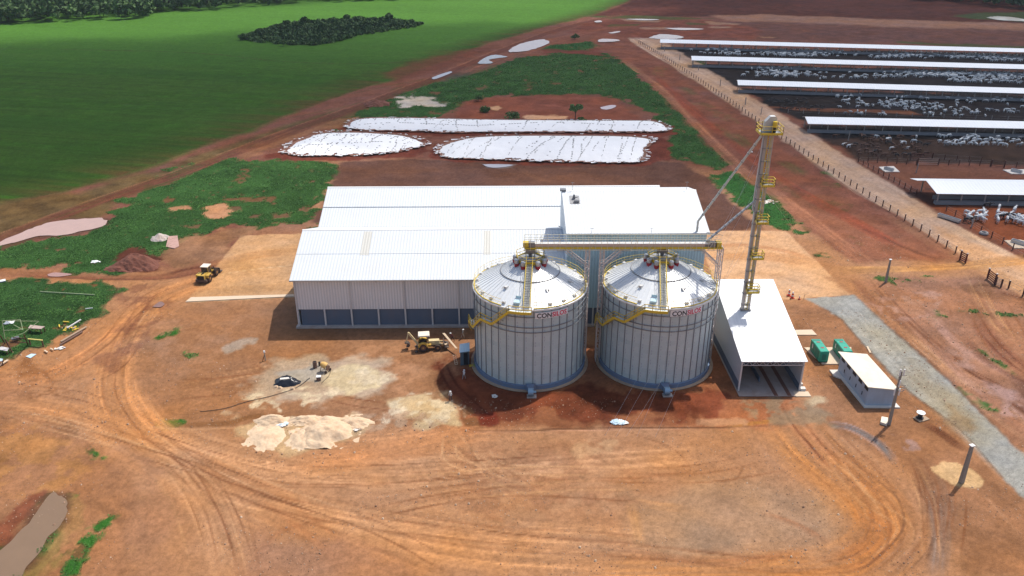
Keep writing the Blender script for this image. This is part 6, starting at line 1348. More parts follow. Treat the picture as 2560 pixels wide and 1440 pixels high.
# ============================================================ FEEDLOT SHEDS
order = ['farthest', 'fourth from the warehouse', 'third from the warehouse', 'second from the warehouse', 'nearest']
sheds = [((1650, 107), (2560, 131), (1646, 98)), ((1729, 151), (2560, 173), (1726, 140)), ((1845, 213), (2560, 234), (1838, 200)), ((2020, 310), (2560, 322), (2010, 292)), ((2342, 485), (2560, 488), (2313, 452))]
for k, (a, b_, r) in enumerate(sheds):
    A = at(*a, 3.0); B = at(*b_, 3.0); d = (B-A).normalized(); L = (B-A).length+60; n_ = Vector((-d.y, d.x, 0)); rz = math.atan2(d.y, d.x)
    Rg = at(*r, 4.1); wd = max(4.2, abs((Rg-A).dot(n_))); fe = 3.4 if k < 4 else 4.4
    s = thing('feedlot_shed', ['farthest of the five long feedlot roofs, at the edge of the ploughed land', 'long pale feedlot roof, second from the back, over crowded white cattle', 'long pale feedlot roof in the middle of the five', 'long pale feedlot roof with the brown and white herd in front of it', 'nearest feedlot roof, beside the dirt crossroads, with a bare yard behind'][k], 'cattle shed', (A.x, A.y, 0), rz, 'long feedlot roofs over the feed bunks')
    mb = MB(); mb.prism_x([(0, 3.0), (0, 3.08), (wd, 4.18), (wd, 4.1)], 0, L); part(s, 'roof_slope', mb, M['feedroof'])
    sk_ = -2.2 if k == 4 else 0.0
    mb = MB(); mb.prism_x([(wd+.01, 4.1), (wd+.01, 4.18), (wd+fe, 3.3), (wd+fe, 3.22)], sk_, L); part(s, 'roof_slope', mb, M['feedroof'])
    sp = 5.8; i = 0; np_ = min(int((B-A).length/sp)+3, 46)
    pm = None; qm = None
    for i in range(np_):
        for y, h in ((.8, 3.1), (wd+fe-1.0, 3.3)):
            nm = 'post'
            key = 'p%d%.1f' % (k, y)
            if key not in M:
                mb = MB(); mb.box((0, 0, h/2), (.28, .24, h)); M[key] = mb.mesh('post', M['palepost'])
            o = bpy.data.objects.new('post', M[key]); COL.objects.link(o); o.parent = s; o.location = (.9+i*sp, y, 0)
    mb = MB(); mb.prism_x([(.5, 0), (.6, .9), (.75, .9), (.8, .4), (1.5, .4), (1.55, .9), (1.7, .9), (1.8, 0)], .5, L); part(s, 'feed_bunk', mb, M['bunk'])
    mb = MB()
    for z in (1.2, 1.6): mb.bar((.9, wd+1.5, z), (L, wd+1.5, z), .09)
    mb.b2(.9, L, wd*.5, wd*.5+.15, .4, 1.5) if k == 4 else None
    part(s, 'pen_rail', mb, M['bunk'])
# ============================================================ FENCES
def fence(px, label, spacing=3.0, h=1.5, wires=3, top=False, mt='post', r=.09, rails=None, world=False):
    s = spline(wpoly(px), 10); seg = np.hypot(*np.diff(s, axis=0).T); L = seg.sum(); n = min(99, int(L/spacing)); cum = np.concatenate([[0], np.cumsum(seg)])
    P_ = [np.array([np.interp(t, cum, s[:, 0]), np.interp(t, cum, s[:, 1])]) for t in np.linspace(0, L, n+1)]
    o = thing('fence', label, 'fence', (P_[0][0], P_[0][1], 0))
    key = 'fp%s%.2f%.2f%d' % (mt, h, r, top)
    if key not in M: mb = MB(); mb.box((0, 0, h/2), (r*2, r*2, h)); M[key] = mb.mesh('post', M[mt])
    if top and 'ft' not in M: mb = MB(); mb.box((0, 0, h+.06), (r*2.3, r*2.3, .12)); M['ft'] = mb.mesh('post_cap', M['posttop'])
    for q in P_:
        p = bpy.data.objects.new('post', M[key]); COL.objects.link(p); p.parent = o; p.location = (q[0]-P_[0][0], q[1]-P_[0][1], 0)
        if top: c = bpy.data.objects.new('post_cap', M['ft']); COL.objects.link(c); c.parent = p
    mb = MB()
    for i in range(len(P_)-1):
        for k in range(wires):
            z = h*(.3+.62*k/max(1, wires-1)); mb.bar((*(P_[i]-P_[0]), z), (*(P_[i+1]-P_[0]), z), .03 if not rails else rails)
    part(o, 'wires' if not rails else 'rails', mb, M['wire'] if not rails else M['post'])
    return o
fence([(1597, 108), (1700, 172), (1800, 240), (1900, 310), (2000, 378), (2100, 446), (2200, 512), (2300, 576), (2388, 633)], 'fence of dark posts with pale tops along the left side of the gravel road', 3.3, 1.6, 3, True, r=.10)
fence([(2145, 406), (2200, 436), (2260, 470), (2290, 487)], 'low fence along the right side of the road, up to the nearest feedlot roof', 2.6, 1.5, 2)
fence([(2365, 528), (2400, 548), (2450, 580), (2500, 606), (2560, 640), (2640, 670)], 'fence of dark posts in front of the red pen with white cattle', 3.2, 1.6, 3)
fence([(2145, 406), (2200, 408), (2290, 412)], 'short wire fence from the road to the hurdle gates behind the water troughs', 2.6, 1.7, 3); fence([(2345, 413), (2420, 414), (2475, 415)], 'wire fence between the two hurdle gates, behind the water troughs', 2.6, 1.7, 3); fence([(2510, 418), (2600, 420)], 'wire fence running right of the second hurdle gate', 2.6, 1.7, 3)
fence([(2330, 398), (2400, 403), (2452, 406)], 'back row of pen posts behind the bare yard', 2.8, 1.7, 2)
fence([(2488, 702), (2530, 726), (2580, 752), (2640, 780)], 'fence of dark posts with pale tops beside the pit, running off to the right', 3.2, 1.7, 3, True, r=.12)
fence([(1970, 282), (2100, 287), (2300, 293), (2560, 301)], 'pale rail fence along the front of the middle pens', 5, 1.3, 2, mt='palepost'); 
def hurdle(p, q, h, label, mt, n=5, cap=False, wd=.12):
    a, b_ = at(*p), at(*q); o = thing('gate', label, 'gate', tuple(a)); d = b_-a
    for t in (0, 1): mb = MB(); mb.bar(a+d*t, a+d*t+Vector((0, 0, h+.15)), .26); c = part(o, 'gate_post', mb, M['gatew'] if cap else M['post'], world=True); 
    if cap:
        for t in (0, 1): mb = MB(); mb.bar(a+d*t+Vector((0, 0, h+.15)), a+d*t+Vector((0, 0, h+.32)), .34); part(o, 'post_cap', mb, M['posttop'], world=True)
    for k in range(n): mb = MB(); z = .25+(h-.35)*k/(n-1); mb.bar(a+Vector((0, 0, z)), b_+Vector((0, 0, z)), .06, wd); part(o, 'gate_board', mb, mt, world=True)
    return o
hurdle((2399, 650), (2413, 658), 2.0, 'oxblood board gate leaf at the end of the post fence, left of the track', M['gatew'], 5, True, .22); hurdle((2468, 696), (2486, 710), 2.0, 'oxblood board gate leaf on the near side of the track', M['gatew'], 5, True, .22)
hurdle((2488, 712), (2502, 718), 1.6, 'pale rail hurdle beside the near oxblood gate', M['gategap'], 5); hurdle((2293, 412), (2345, 413), 1.9, 'rail gate between the bare yard and the brown herd', M['gategap'], 4); hurdle((2276, 400), (2330, 398), 1.9, 'rusty red rail gate behind the bare yard', M['gatew'], 4); hurdle((2477, 416), (2510, 419), 1.9, 'dark rail gate on the right of the pen fence', M['post'], 4)
def trough(px, rz, L, label):
    b_ = at(*px, .12); o = thing('water_trough', label, 'trough', tuple(b_), rz)
    mb = MB(); mb.box((0, -.4, .35), (L, .1, .7)); mb.box((0, .4, .35), (L, .1, .7)); mb.box((-L/2+.05, 0, .35), (.1, .7, .7)); mb.box((L/2-.05, 0, .35), (.1, .7, .7)); part(o, 'basin', mb, M['galv'])
    mb = MB(); mb.b2(-L/2+.1, L/2-.1, -.35, .35, .05, .5); part(o, 'water', mb, water_mat('trough_water', (.10, .12, .12)))
trough((2222, 425), -.9, 2.6, 'grey trough on a pale slab in the bare yard'); trough((2541, 430), -.9, 2.8, 'grey trough on the pale slab at the right edge of the bare yard'); trough((2553, 611), -.9, 4.2, 'long pale trough on a tan slab near the crossroads')
trough((2372, 548), -1.0, 5.5, 'long narrow white trough on the verge in front of the nearest feedlot roof')
mb = MB(); b_ = at(2459, 585); mb.lathe([(.9, 0), (1.0, .2), (.85, .5), (.55, .5), (.55, .1)], c=tuple(b_), n=16); solo('tyre_ring', mb, mat('whitened_tyre', (.30, .29, .28), .9, var=.4, scale=4), 'old whitened tyre lying by the pen fence', 'tyre')
for (x, y, h, l_) in ((2428, 569, 2.2, 'pale leaning stump post at the pen fence, left of the old tyre'), (2290, 432, 2.6, 'pale post at the end of the roadside fence by the trough slab'), (1902, 286, 2.6, 'pale post beside the road before the fourth pen'), (2120, 352, 3.0, 'pale post at the corner of the brown herd pen')):
    mb = MB(); b_ = at(x, y); mb.bar(b_, b_+Vector((.15, 0, h)), .22); solo('pale_post', mb, M['palepost'], l_, 'post')
for k, (x, y, h) in enumerate(((1863, 262, 2.8), (1800, 216, 2.8), (1746, 176, 2.6), (1699, 150, 2.6), (1661, 128, 2.6))):
    mb = MB(); b_ = at(x, y); mb.bar(b_, b_+Vector((0, 0, h)), .3); solo('pen_corner_post', mb, M['palepost'], 'pale corner post beside the gravel road at the end of a pen', 'post', group='corner posts of the pens along the road')
# ============================================================ CATTLE
def cow_mesh(name, mt, pose):
    V = [(0, 0, 1.15), (.35, 0, 1.2), (.72, 0, 1.22), (.95, 0, 1.3), (1.15, 0, 1.28)]; R = [(.34, .34), (.33, .34), (.33, .32), (.20, .22), (.15, .17)]; E_ = [(0, 1), (1, 2), (2, 3), (3, 4)]
    def ch(p, pts, rs):
        for q, r in zip(pts, rs): V.append(q); R.append((r, r)); E_.append((p, len(V)-1)); p = len(V)-1
        return p
    if pose == 'graze': hd = ch(4, [(1.32, 0, .95), (1.42, 0, .6), (1.52, 0, .38), (1.62, 0, .22)], [.14, .12, .11, .07])
    else: hd = ch(4, [(1.35, 0, 1.45), (1.55, 0, 1.42), (1.76, 0, 1.28), (1.86, 0, 1.20)], [.13, .12, .10, .07])
    hk = V[hd-2]
    for sd in (-1, 1):
        ch(hd-2, [(hk[0]-.05, sd*.16, hk[2]+.05), (hk[0]-.1, sd*.27, hk[2]-.02)], [.035, .03])
    ch(2, [(.70, 0, 1.50), (.62, 0, 1.62)], [.16, .10])      # zebu hump
    b_ = ch(0, [(-.38, 0, 1.16), (-.62, 0, 1.18)], [.33, .24]); ch(b_, [(-.78, 0, 1.15), (-.84, 0, .8), (-.84, 0, .5)], [.05, .03, .04])
    for sd in (-1, 1):
        if pose == 'lie':
            ch(2, [(.75, sd*.25, .8), (1.0, sd*.28, .62), (.8, sd*.3, .58)], [.12, .08, .06]); ch(b_, [(-.5, sd*.3, .85), (-.2, sd*.38, .66), (-.5, sd*.4, .6)], [.16, .09, .07])
        else:
            j = sd*.06
            ch(2, [(.76, sd*.18, .85), (.78+j, sd*.19, .45), (.76+j, sd*.19, .08)], [.13, .065, .055]); ch(b_, [(-.60, sd*.19, .9), (-.50-j, sd*.2, .62), (-.72-j, sd*.2, .42), (-.68-j, sd*.2, .07)], [.17, .09, .06, .055])
    if pose == 'lie': V = [(v[0], v[1], v[2]-.5) for v in V]
    return skin_mesh(name, V, E_, R, [mt], lambda c: 0, 1)
cw = mat('white_cattle_hide', (.62, .63, .62), .8, var=.10, scale=1.5); cbw = mat('brown_cattle_hide', (.09, .04, .025), .8, var=.35, scale=1.2); cbk = mat('black_cattle_hide', (.018, .016, .018), .7, var=.3); cgy = mat('grey_cattle_hide', (.22, .22, .23), .8, var=.2)
CM = {(c, p): cow_mesh('cow', m_, p) for c, m_ in (('white', cw), ('brown', cbw), ('black', cbk), ('grey', cgy)) for p in ('stand', 'graze', 'lie')}
CB = {}
cows = []       # (x, y, rz, colour, pose, pen)
rc = random.Random(12)
def herd(poly_px, nclu, per, spread, colours, pen, single=0):
    poly = wpoly(poly_px); lo, hi = poly.min(0), poly.max(0)
    def rnd():
        while 1:
            q = np.array([rc.uniform(lo[0], hi[0]), rc.uniform(lo[1], hi[1])])
            if sdist(q[None], poly)[0] > .5: return q
    for i in range(nclu+single):
        c = rnd(); n = max(1, int(rc.gauss(per, per*.5))) if i < nclu else 1; ang = rc.uniform(-.5, .5)
        for j in range(n):
            for _ in range(12):
                q = c+np.array([rc.gauss(0, spread*1.8), rc.gauss(0, spread*.7)])
                if sdist(q[None], poly)[0] > .6 and all((q[0]-o[0])**2+(q[1]-o[1])**2 > 1.6 for o in cows[-60:]): break
            else: continue
            col = rc.choices([a for a, _ in colours], [b for _, b in colours])[0]
            cows.append((q[0], q[1], (ang if rc.random() < .6 else rc.uniform(-3.1, 3.1))+(math.pi if rc.random() < .5 else 0), col, rc.choices(['stand', 'graze', 'lie'], [.6, .25, .15])[0], pen))
herd([(2330, 340), (2560, 346), (2560, 372), (2330, 366)], 11, 6, 2.4, [('white', .95), ('grey', .05)], 4, 6)
herd([(2065, 338), (2330, 345), (2330, 396), (2150, 396)], 13, 5, 1.8, [('brown', .75), ('black', .15), ('white', .10)], 4, 8)
herd([(1900, 250), (2060, 250), (2080, 286), (1960, 284)], 8, 4, 2.5, [('black', 1)], 3, 6)
herd([(2080, 236), (2560, 248), (2560, 298), (2100, 288)], 24, 8, 2.6, [('white', .9), ('grey', .1)], 3, 14)
herd([(1770, 172), (1900, 168), (2560, 184), (2560, 212), (1860, 194)], 40, 10, 2.6, [('white', .92), ('grey', .08)], 2, 14)
herd([(1700, 122), (1900, 122), (2560, 138), (2560, 157), (1760, 138)], 44, 10, 2.8, [('white', .95), ('grey', .05)], 1, 10)
man = [(2414, 532), (2420, 541), (2431, 533), (2440, 538), (2447, 531), (2457, 532), (2460, 539), (2447, 546), (2455, 549), (2424, 548), (2438, 545), (2496, 519), (2492, 533), (2494, 542), (2493, 551), (2534, 526), (2522, 540), (2530, 548), (2516, 549), (2543, 541), (2548, 548), (2555, 545), (2540, 553), (2549, 557), (2557, 553), (2566, 549), (2518, 541), (2512, 538), (2450, 541)]
bl_ = [(2417, 551), (2500, 543), (2512, 541), (2538, 540), (2465, 514), (2428, 550), (2522, 551)]
for (x, y) in man: q = at(x, y+6); cows.append((q.x, q.y, rc.uniform(-3.1, 3.1), 'white', 'stand', 5))
for (x, y) in bl_: q = at(x, y+6); cows.append((q.x, q.y, rc.uniform(-.6, .6), 'black', 'stand', 5))
where = {5: 'in the red earth pen by the crossroads', 4: 'on the brown manure pen before the second nearest roof', 3: 'in the dark pen below the middle roof', 2: 'in the dark pen below the second roof from the back', 1: 'in the dark pen below the farthest roof'}
cows.sort(key=lambda c: c[1])
for c in cows[:300]:
    o = bpy.data.objects.new('cow', CM[(c[3], c[4])]); COL.objects.link(o); o.location = (c[0], c[1], 0.02); o.rotation_euler = (0, 0, c[2]); sc_ = rc.uniform(.92, 1.08)*(1.0 if c[5] >= 5 else .80 if c[5] == 4 else .64); o.scale = (sc_,)*3
    tag(o, '%s cattle %s' % (c[3]+(' zebu' if c[3] in ('white', 'grey') else ''), where[c[5]]), 'cow', '%s cattle %s' % (c[3], where[c[5]]))
rest = cows[300:]
if rest:
    Vs, Fs, nv = [], [], 0; Mi = []
    arr = {k: (np.array([v.co[:] for v in m_.vertices]), [tuple(p.vertices) for p in m_.polygons]) for k, m_ in CM.items()}
    for c in rest:
        v, f = arr[(c[3], c[4])]; cs, sn = math.cos(c[2]), math.sin(c[2])
        Vs.append(np.stack([v[:, 0]*cs*.7-v[:, 1]*sn*.7+c[0], v[:, 0]*sn*.7+v[:, 1]*cs*.7+c[1], v[:, 2]*.7], 1)); F4 = np.array([q if len(q) == 4 else q+(q[-1],) for q in f if len(q) == 4]); Fs.append(F4+nv); nv += len(v); Mi.append(np.full(len(F4), {'white': 0, 'grey': 1, 'black': 2, 'brown': 3}[c[3]]))
    o = bulk('far_herd', np.vstack(Vs), np.vstack(Fs), [cw, cgy, cbk, cbw], smooth=True); o.data.polygons.foreach_set('material_index', np.concatenate(Mi)); tag(o, 'white cattle too far to count in the pens below the two farthest roofs', 'cattle', kind='stuff')
print('cows', len(cows))
# ============================================================ SILAGE HEAPS UNDER WHITE SHEETS
def sheet_mat():
    m, t, b, out = nodemat('white_silage_sheet'); tc = N(t, 'ShaderNodeTexCoord')
    n1 = N(t, 'ShaderNodeTexNoise', Scale=.25, Detail=8.0, Roughness=.7); t.links.new(tc.outputs['Object'], n1.inputs['Vector'])
    c = mixrgb(t, n1.outputs['Fac'], (.66, .66, .66), (.82, .82, .82))
    mp = N(t, 'ShaderNodeMapping'); mp.inputs['Scale'].default_value = (.22, .04, 1); n2 = N(t, 'ShaderNodeTexNoise', Scale=1.0, Detail=5.0, Distortion=1.2); t.links.new(tc.outputs['Object'], mp.inputs[0]); t.links.new(mp.outputs[0], n2.inputs['Vector'])
    t.links.new(c, b.inputs['Base Color']); b.inputs['Roughness'].default_value = .45
    bp = N(t, 'ShaderNodeBump', Strength=.4, Distance=.25); t.links.new(n2.outputs['Fac'], bp.inputs['Height']); t.links.new(bp.outputs[0], b.inputs['Normal']); return m
SHM = sheet_mat(); EEM = mat('earth_edge_soil', (.20, .095, .065), .95, var=.3, scale=1.2, bump=.1, bscale=3); BAGM = mat('dark_ballast_bag', (.30, .29, .28), .8, var=.4)
def silage(px, H, label, nlines, seed, berm):
    poly = wpoly(px); sp_ = spline(np.vstack([poly, poly[:1]]), 6)[:-1]; lo, hi = sp_.min(0)-1, sp_.max(0)+1; st = .42
    nx, ny = int((hi[0]-lo[0])/st), int((hi[1]-lo[1])/st); gx, gy = np.meshgrid(np.linspace(lo[0], hi[0], nx), np.linspace(lo[1], hi[1], ny)); q = np.stack([gx.ravel(), gy.ravel()], 1)
    d = sdist(q, sp_); jag = .9*(fbm(q[:, 0]*.55, q[:, 1]*.55, seed, 4)-.5)*2*(1+1.2*(vn(q[:, 0]*.25, q[:, 1]*.1, seed+4) > .62)); ok = d+jag > 0
    de = np.clip(d, 0, None); half_ = max(3., de.max())
    hz = H*(1-np.exp(-de/ (half_*.38)))*(1+.10*(fbm(q[:, 0]*.15, q[:, 1]*.15, seed+1, 3)-.5)*2)+.08+.10*(fbm(q[:, 0]*.8, q[:, 1]*.5, seed+2, 3))
    I = np.arange(nx*ny).reshape(ny, nx); F = np.stack([I[:-1, :-1].ravel(), I[:-1, 1:].ravel(), I[1:, 1:].ravel(), I[1:, :-1].ravel()], 1); F = F[ok[F].all(1)]
    # skirt goes to the ground: two-sided thin body
    cx, cy = sp_.mean(0); V = np.column_stack([q[:, 0]-cx, q[:, 1]-cy, hz])
    uq, inv = np.unique(F, return_inverse=True)
    root = thing('silage_heap', label, 'silage heap', (cx, cy, 0), 0, 'silage heaps under white sheets')
    o = bulk('cover_sheet', V[uq], inv.reshape(F.shape), SHM, smooth=True); o.parent = root
    # earth body below the sheet
    ok2 = d+1.3+.5*jag > 0; F2 = np.stack([I[:-1, :-1].ravel(), I[:-1, 1:].ravel(), I[1:, 1:].ravel(), I[1:, :-1].ravel()], 1); F2 = F2[ok2[F2].all(1)]; hb_ = np.where(d > -.4, hz-.12, (.55*np.clip((d+2.2)/1.8, 0, 1))*(.5+fbm(q[:, 0]*.9, q[:, 1]*.9, seed+7, 3)))
    u2, i2 = np.unique(F2, return_inverse=True); V2 = np.column_stack([q[:, 0]-cx, q[:, 1]-cy, np.where(d > -.4, np.minimum(hz-.12, 9), hb_)]); e = bulk('earth_edge', V2[u2], i2.reshape(F2.shape), EEM, smooth=True); e.parent = root
    # rows of ballast bags over the sheet
    rr = random.Random(seed); Vb, Fb = [], []
    def hgt(x, y):
        dd = sdist(np.array([[x, y]]), sp_)[0]
        if dd < .5: return None
        ix = int(round((x-lo[0])/(hi[0]-lo[0])*(nx-1))); iy = int(round((y-lo[1])/(hi[1]-lo[1])*(ny-1))); return hz[iy*nx+ix]
    for l in range(nlines):
        x0 = lo[0]+(hi[0]-lo[0])*(l+.5+rr.uniform(-.35, .35))/nlines; bend = rr.uniform(-4, 4); ph = rr.uniform(0, 3); dens = rr.choice([1.1, 1.5, 2.4, .6])
        y = lo[1]
        while y < hi[1]:
            t_ = (y-lo[1])/(hi[1]-lo[1]); x = x0+bend*math.sin(t_*2.4+ph)+ (y-lo[1])*.25+rr.uniform(-.15, .15); z = hgt(x, y)
            if z is not None:
                n0 = len(Vb); sx, sy = (.08, .26) if dens < 1 else (.24, .09); ang = rr.uniform(-.3, .3)
                for k in (0, 1):
                    for i, j in ((-1, -1), (1, -1), (1, 1), (-1, 1)): Vb.append((x-cx+i*sx*(1-.4*k), y-cy+j*sy*(1-.4*k), z+.02+.14*k))
                for f in ((4, 5, 6, 7), (0, 1, 5, 4), (1, 2, 6, 5), (2, 3, 7, 6), (3, 0, 4, 7)): Fb.append([n0+i for i in f])
            y += dens*rr.uniform(.7, 1.3)*(1 if rr.random() < .8 else 4)
    for l in range(2):
        y0 = lo[1]+(hi[1]-lo[1])*(.35+.3*l); x = lo[0]
        while x < hi[0] and seed != 5:
            z = hgt(x, y0+1.5*math.sin(x*.12+l))
            if z is not None and rr.random() < .55:
                n0 = len(Vb); yy = y0+1.5*math.sin(x*.12+l)
                for k in (0, 1):
                    for i, j in ((-1, -1), (1, -1), (1, 1), (-1, 1)): Vb.append((x-cx+i*.3, yy-cy+j*.09, z+.02+.1*k))
                for f in ((4, 5, 6, 7), (0, 1, 5, 4), (1, 2, 6, 5), (2, 3, 7, 6), (3, 0, 4, 7)): Fb.append([n0+i for i in f])
            x += .9
    bo = bulk('ballast_bags', Vb, Fb, BAGM); bo.parent = root; bo['kind'] = 'stuff'
    # shreds of sheet in the earth edge
    Vb, Fb = [], []
    N_ = len(sp_)
    for k in range(int(N_*2.2)):
        i = rr.randrange(N_); a = sp_[i]; b2 = sp_[(i+1) % N_]; p = a+(b2-a)*rr.random(); c = p-np.array([cx, cy]); o_ = c/np.hypot(*c)*rr.uniform(.4, berm); p = p+o_
        if (p[1] > cy and rr.random() < .6): continue
        n0 = len(Vb); s1, s2 = rr.uniform(.15, .8), rr.uniform(.1, .3); an = rr.uniform(-.4, .4)
        for i_, j_ in ((-1, -1), (1, -1), (1, 1), (-1, 1)): x = i_*s1; y = j_*s2; Vb.append((p[0]-cx+x*math.cos(an)-y*math.sin(an), p[1]-cy+x*math.sin(an)+y*math.cos(an), .45+rr.uniform(0, .2)))
        Fb.append([n0, n0+1, n0+2, n0+3])
    so = bulk('sheet_shreds', Vb, Fb, SHM); so.parent = root; so['kind'] = 'stuff'
    return sp_
silage([(872, 312), (885, 303), (920, 298), (1000, 297), (1200, 301), (1400, 303), (1600, 304), (1652, 310), (1664, 320), (1658, 329), (1600, 331), (1400, 331), (1200, 331), (1120, 332), (1060, 329), (960, 327), (900, 325), (875, 320)], 1.5, 'longest silage heap under a white sheet, lying behind the other two', 24, 3, 1.6)
silage([(712, 380), (730, 365), (760, 350), (800, 336), (860, 333), (920, 334), (1000, 340), (1046, 352), (1056, 362), (1030, 372), (960, 384), (880, 388), (800, 390), (745, 388)], 1.6, 'smallest silage heap under a white sheet, beside the red road', 22, 4, 2.4)
silage([(1098, 378), (1110, 365), (1150, 352), (1200, 344), (1300, 341), (1450, 341), (1570, 343), (1626, 350), (1622, 360), (1608, 375), (1608, 395), (1590, 406), (1520, 407), (1400, 404), (1300, 402), (1200, 398), (1120, 394)], 1.8, 'broad silage heap under a white sheet, directly behind the warehouse roofs', 26, 5, 2.0)

# ============================================================ VEGETATION
def rot_quads(C_, size, rs, tilt=1.0):
    n = len(C_); a = rs.normal(size=(n, 3)); a[:, 2] *= tilt; a /= np.linalg.norm(a, axis=1)[:, None]+1e-9
    b2 = rs.normal(size=(n, 3)); b2 -= (b2*a).sum(1)[:, None]*a; b2 /= np.linalg.norm(b2, axis=1)[:, None]+1e-9
    s = size[:, None] if hasattr(size, '__len__') else size
    V = np.stack([C_-a*s-b2*s*.6, C_+a*s-b2*s*.6, C_+a*s+b2*s*.6, C_-a*s+b2*s*.6], 1).reshape(-1, 3); return V, np.arange(4*n).reshape(n, 4)
def crown_points(rs, n, rx, ry, rz, lumps=7):
    lc = rs.normal(size=(lumps, 3)); lc /= np.linalg.norm(lc, axis=1)[:, None]; lc *= rs.uniform(.25, .75, (lumps, 1)); lr = rs.uniform(.3, .6, lumps)
    k = rs.integers(0, lumps, n); p = rs.normal(size=(n, 3)); p /= np.linalg.norm(p, axis=1)[:, None]; p = lc[k]+p*lr[k][:, None]*rs.uniform(.6, 1.05, (n, 1))
    return p*np.array([rx, ry, rz]), k
LEAF = leaf_mat('dark_tree_leaves', (.030, .066, .022), (.125, .21, .065)); LEAF2 = leaf_mat('rough_grass_blades', (.027, .080, .017), (.080, .195, .036)); BARK = mat('dark_bark', (.06, .045, .035), .9, var=.2)
rs = np.random.default_rng(5)
def tree(px, h, r, n, label, name='tree', group=None, seed=0, leaf=.30):
    r2 = np.random.default_rng(seed+100); b_ = at(*px); o = thing(name, label, 'tree' if name == 'tree' else 'shrub', tuple(b_), 0, group)
    hb = h*.45 if name == 'tree' else .2
    P_, k = crown_points(r2, n, r, r, (h-hb)/2*1.15, 9); P_[:, 2] += (h+hb)/2
    V, F = rot_quads(P_, r2.uniform(.6, 1.3, n)*leaf, r2); tone = np.repeat(np.clip(r2.uniform(0, .6, n)+r2.uniform(0, .5, 9)[k], 0, 1), 4)
    c = bulk('crown', V, F, LEAF, {'tone': tone}); c.parent = o
    mb = MB(); mb.tube((0, 0, 0), (.1, .05, hb+.3*h), .05*h*.5+.05, .04*h*.4+.02, n=7)
    for i in range(4): a = i*1.6+seed; mb.tube((0, 0, hb*.8), (math.cos(a)*r*.5, math.sin(a)*r*.5, h*.7), .03*h*.4+.02, .02, n=5)
    part(o, 'trunk', mb, BARK); return o
tree((1438, 297), 5.2, 2.3, 900, 'round dark tree alone in the bare earth behind the silage heaps', seed=1, leaf=.22)
tree((1280, 296), 2.6, 3.4, 700, 'broad green shrub left of the round dark tree', 'shrub', seed=2, leaf=.22); tree((1212, 280), 2.4, 2.6, 500, 'ragged green shrub at the left of the bare earth patch', 'shrub', seed=3, leaf=.22)
tree((1196, 252), 1.6, 2.2, 300, 'small dark shrub on the grass above the bare patch', 'shrub', seed=4, leaf=.22); tree((1455, 302), 1.2, 1.6, 200, 'low green shrub at the foot of the round dark tree', 'shrub', seed=5, leaf=.2)
tree((1437, 98), 3.0, 2.2, 200, 'small bright shrub on the dirt near the top of the red road', 'shrub', seed=6, leaf=.35); tree((2077, 178), 2.2, 2.0, 10, 'x', 'shrub', seed=7) if False else None
isl = [(598, 92), (612, 84), (640, 76), (690, 60), (740, 52), (800, 50), (900, 46), (980, 44), (1020, 50), (1060, 54), (1035, 62), (980, 70), (900, 84), (840, 100), (780, 108), (700, 106), (640, 100)]
ip = wpoly([(x, y+6) for x, y in isl]); lo, hi = ip.min(0), ip.max(0)
q = rs.uniform(lo, hi, (9000, 2)); sd_i = sdist(q, ip); q = q[sd_i > 1]; sd_i = sd_i[sd_i > 1]
n_ = min(len(q), 1500); q = q[:n_]; sd_i = sd_i[:n_]; Vl, Tl = [], []
for (x, y), dd_ in zip(q, sd_i):
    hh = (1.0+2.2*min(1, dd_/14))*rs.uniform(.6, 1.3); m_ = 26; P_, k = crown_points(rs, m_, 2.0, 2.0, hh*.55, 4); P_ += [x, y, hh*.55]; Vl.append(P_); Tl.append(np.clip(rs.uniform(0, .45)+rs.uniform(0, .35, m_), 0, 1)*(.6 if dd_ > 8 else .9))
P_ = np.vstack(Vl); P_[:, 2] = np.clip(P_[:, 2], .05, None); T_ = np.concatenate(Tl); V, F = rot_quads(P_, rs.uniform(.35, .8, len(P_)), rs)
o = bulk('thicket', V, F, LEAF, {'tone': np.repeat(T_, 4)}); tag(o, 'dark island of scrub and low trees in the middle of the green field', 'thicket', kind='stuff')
for k, (x, y, h, r) in enumerate([(763, 62, 8.5, 3.4), (720, 66, 7, 3.8), (830, 60, 7.5, 4.0), (868, 54, 7.5, 3.2), (900, 56, 7.0, 4.2), (932, 56, 7, 4.0), (974, 54, 9, 3.4), (650, 84, 5.5, 3.0), (606, 95, 4.5, 2.4), (694, 74, 6, 3.6), (1030, 60, 5.5, 3.0), (708, 110, 4, 2.2)]):
    tree((x, y+5), h*.66, r*.75, 420, ['tall tree standing out of the scrub island in the field'][0], seed=20+k, group='trees rising from the scrub island', leaf=.5)
def wood(px, n, hmin, hmax, label, sd, dens_tone=(.1, .9)):
    poly = wpoly(px); lo, hi = poly.min(0), poly.max(0); r3 = np.random.default_rng(sd); q = r3.uniform(lo, hi, (n*6, 2)); q = q[sdist(q, poly) > 0][:n]; Vl, Tl = [], []
    for x, y in q:
        hh = r3.uniform(hmin, hmax); m_ = 46; rr_ = r3.uniform(2.6, 4.8); P_, k = crown_points(r3, m_, rr_, rr_, hh*.42, 5); P_ += [x, y, hh*.6]; Vl.append(P_); Tl.append(np.clip(r3.uniform(*dens_tone)*.55+r3.uniform(0, .45, m_), 0, 1))
    P_ = np.vstack(Vl); V, F = rot_quads(P_, r3.uniform(.6, 1.35, len(P_)), r3); o = bulk('woodland', V, F, LEAF, {'tone': np.repeat(np.concatenate(Tl), 4)}); return tag(o, label, 'woodland', kind='stuff')
wood([(-260, 94), (0, 62), (150, 52), (280, 48), (330, 48), (386, 41), (384, 32), (520, 26), (650, 14), (760, 6), (700, -30), (300, -30), (-400, -20)], 2900, 7, 13, 'dense dark woodland along the far edge of the green field', 1)
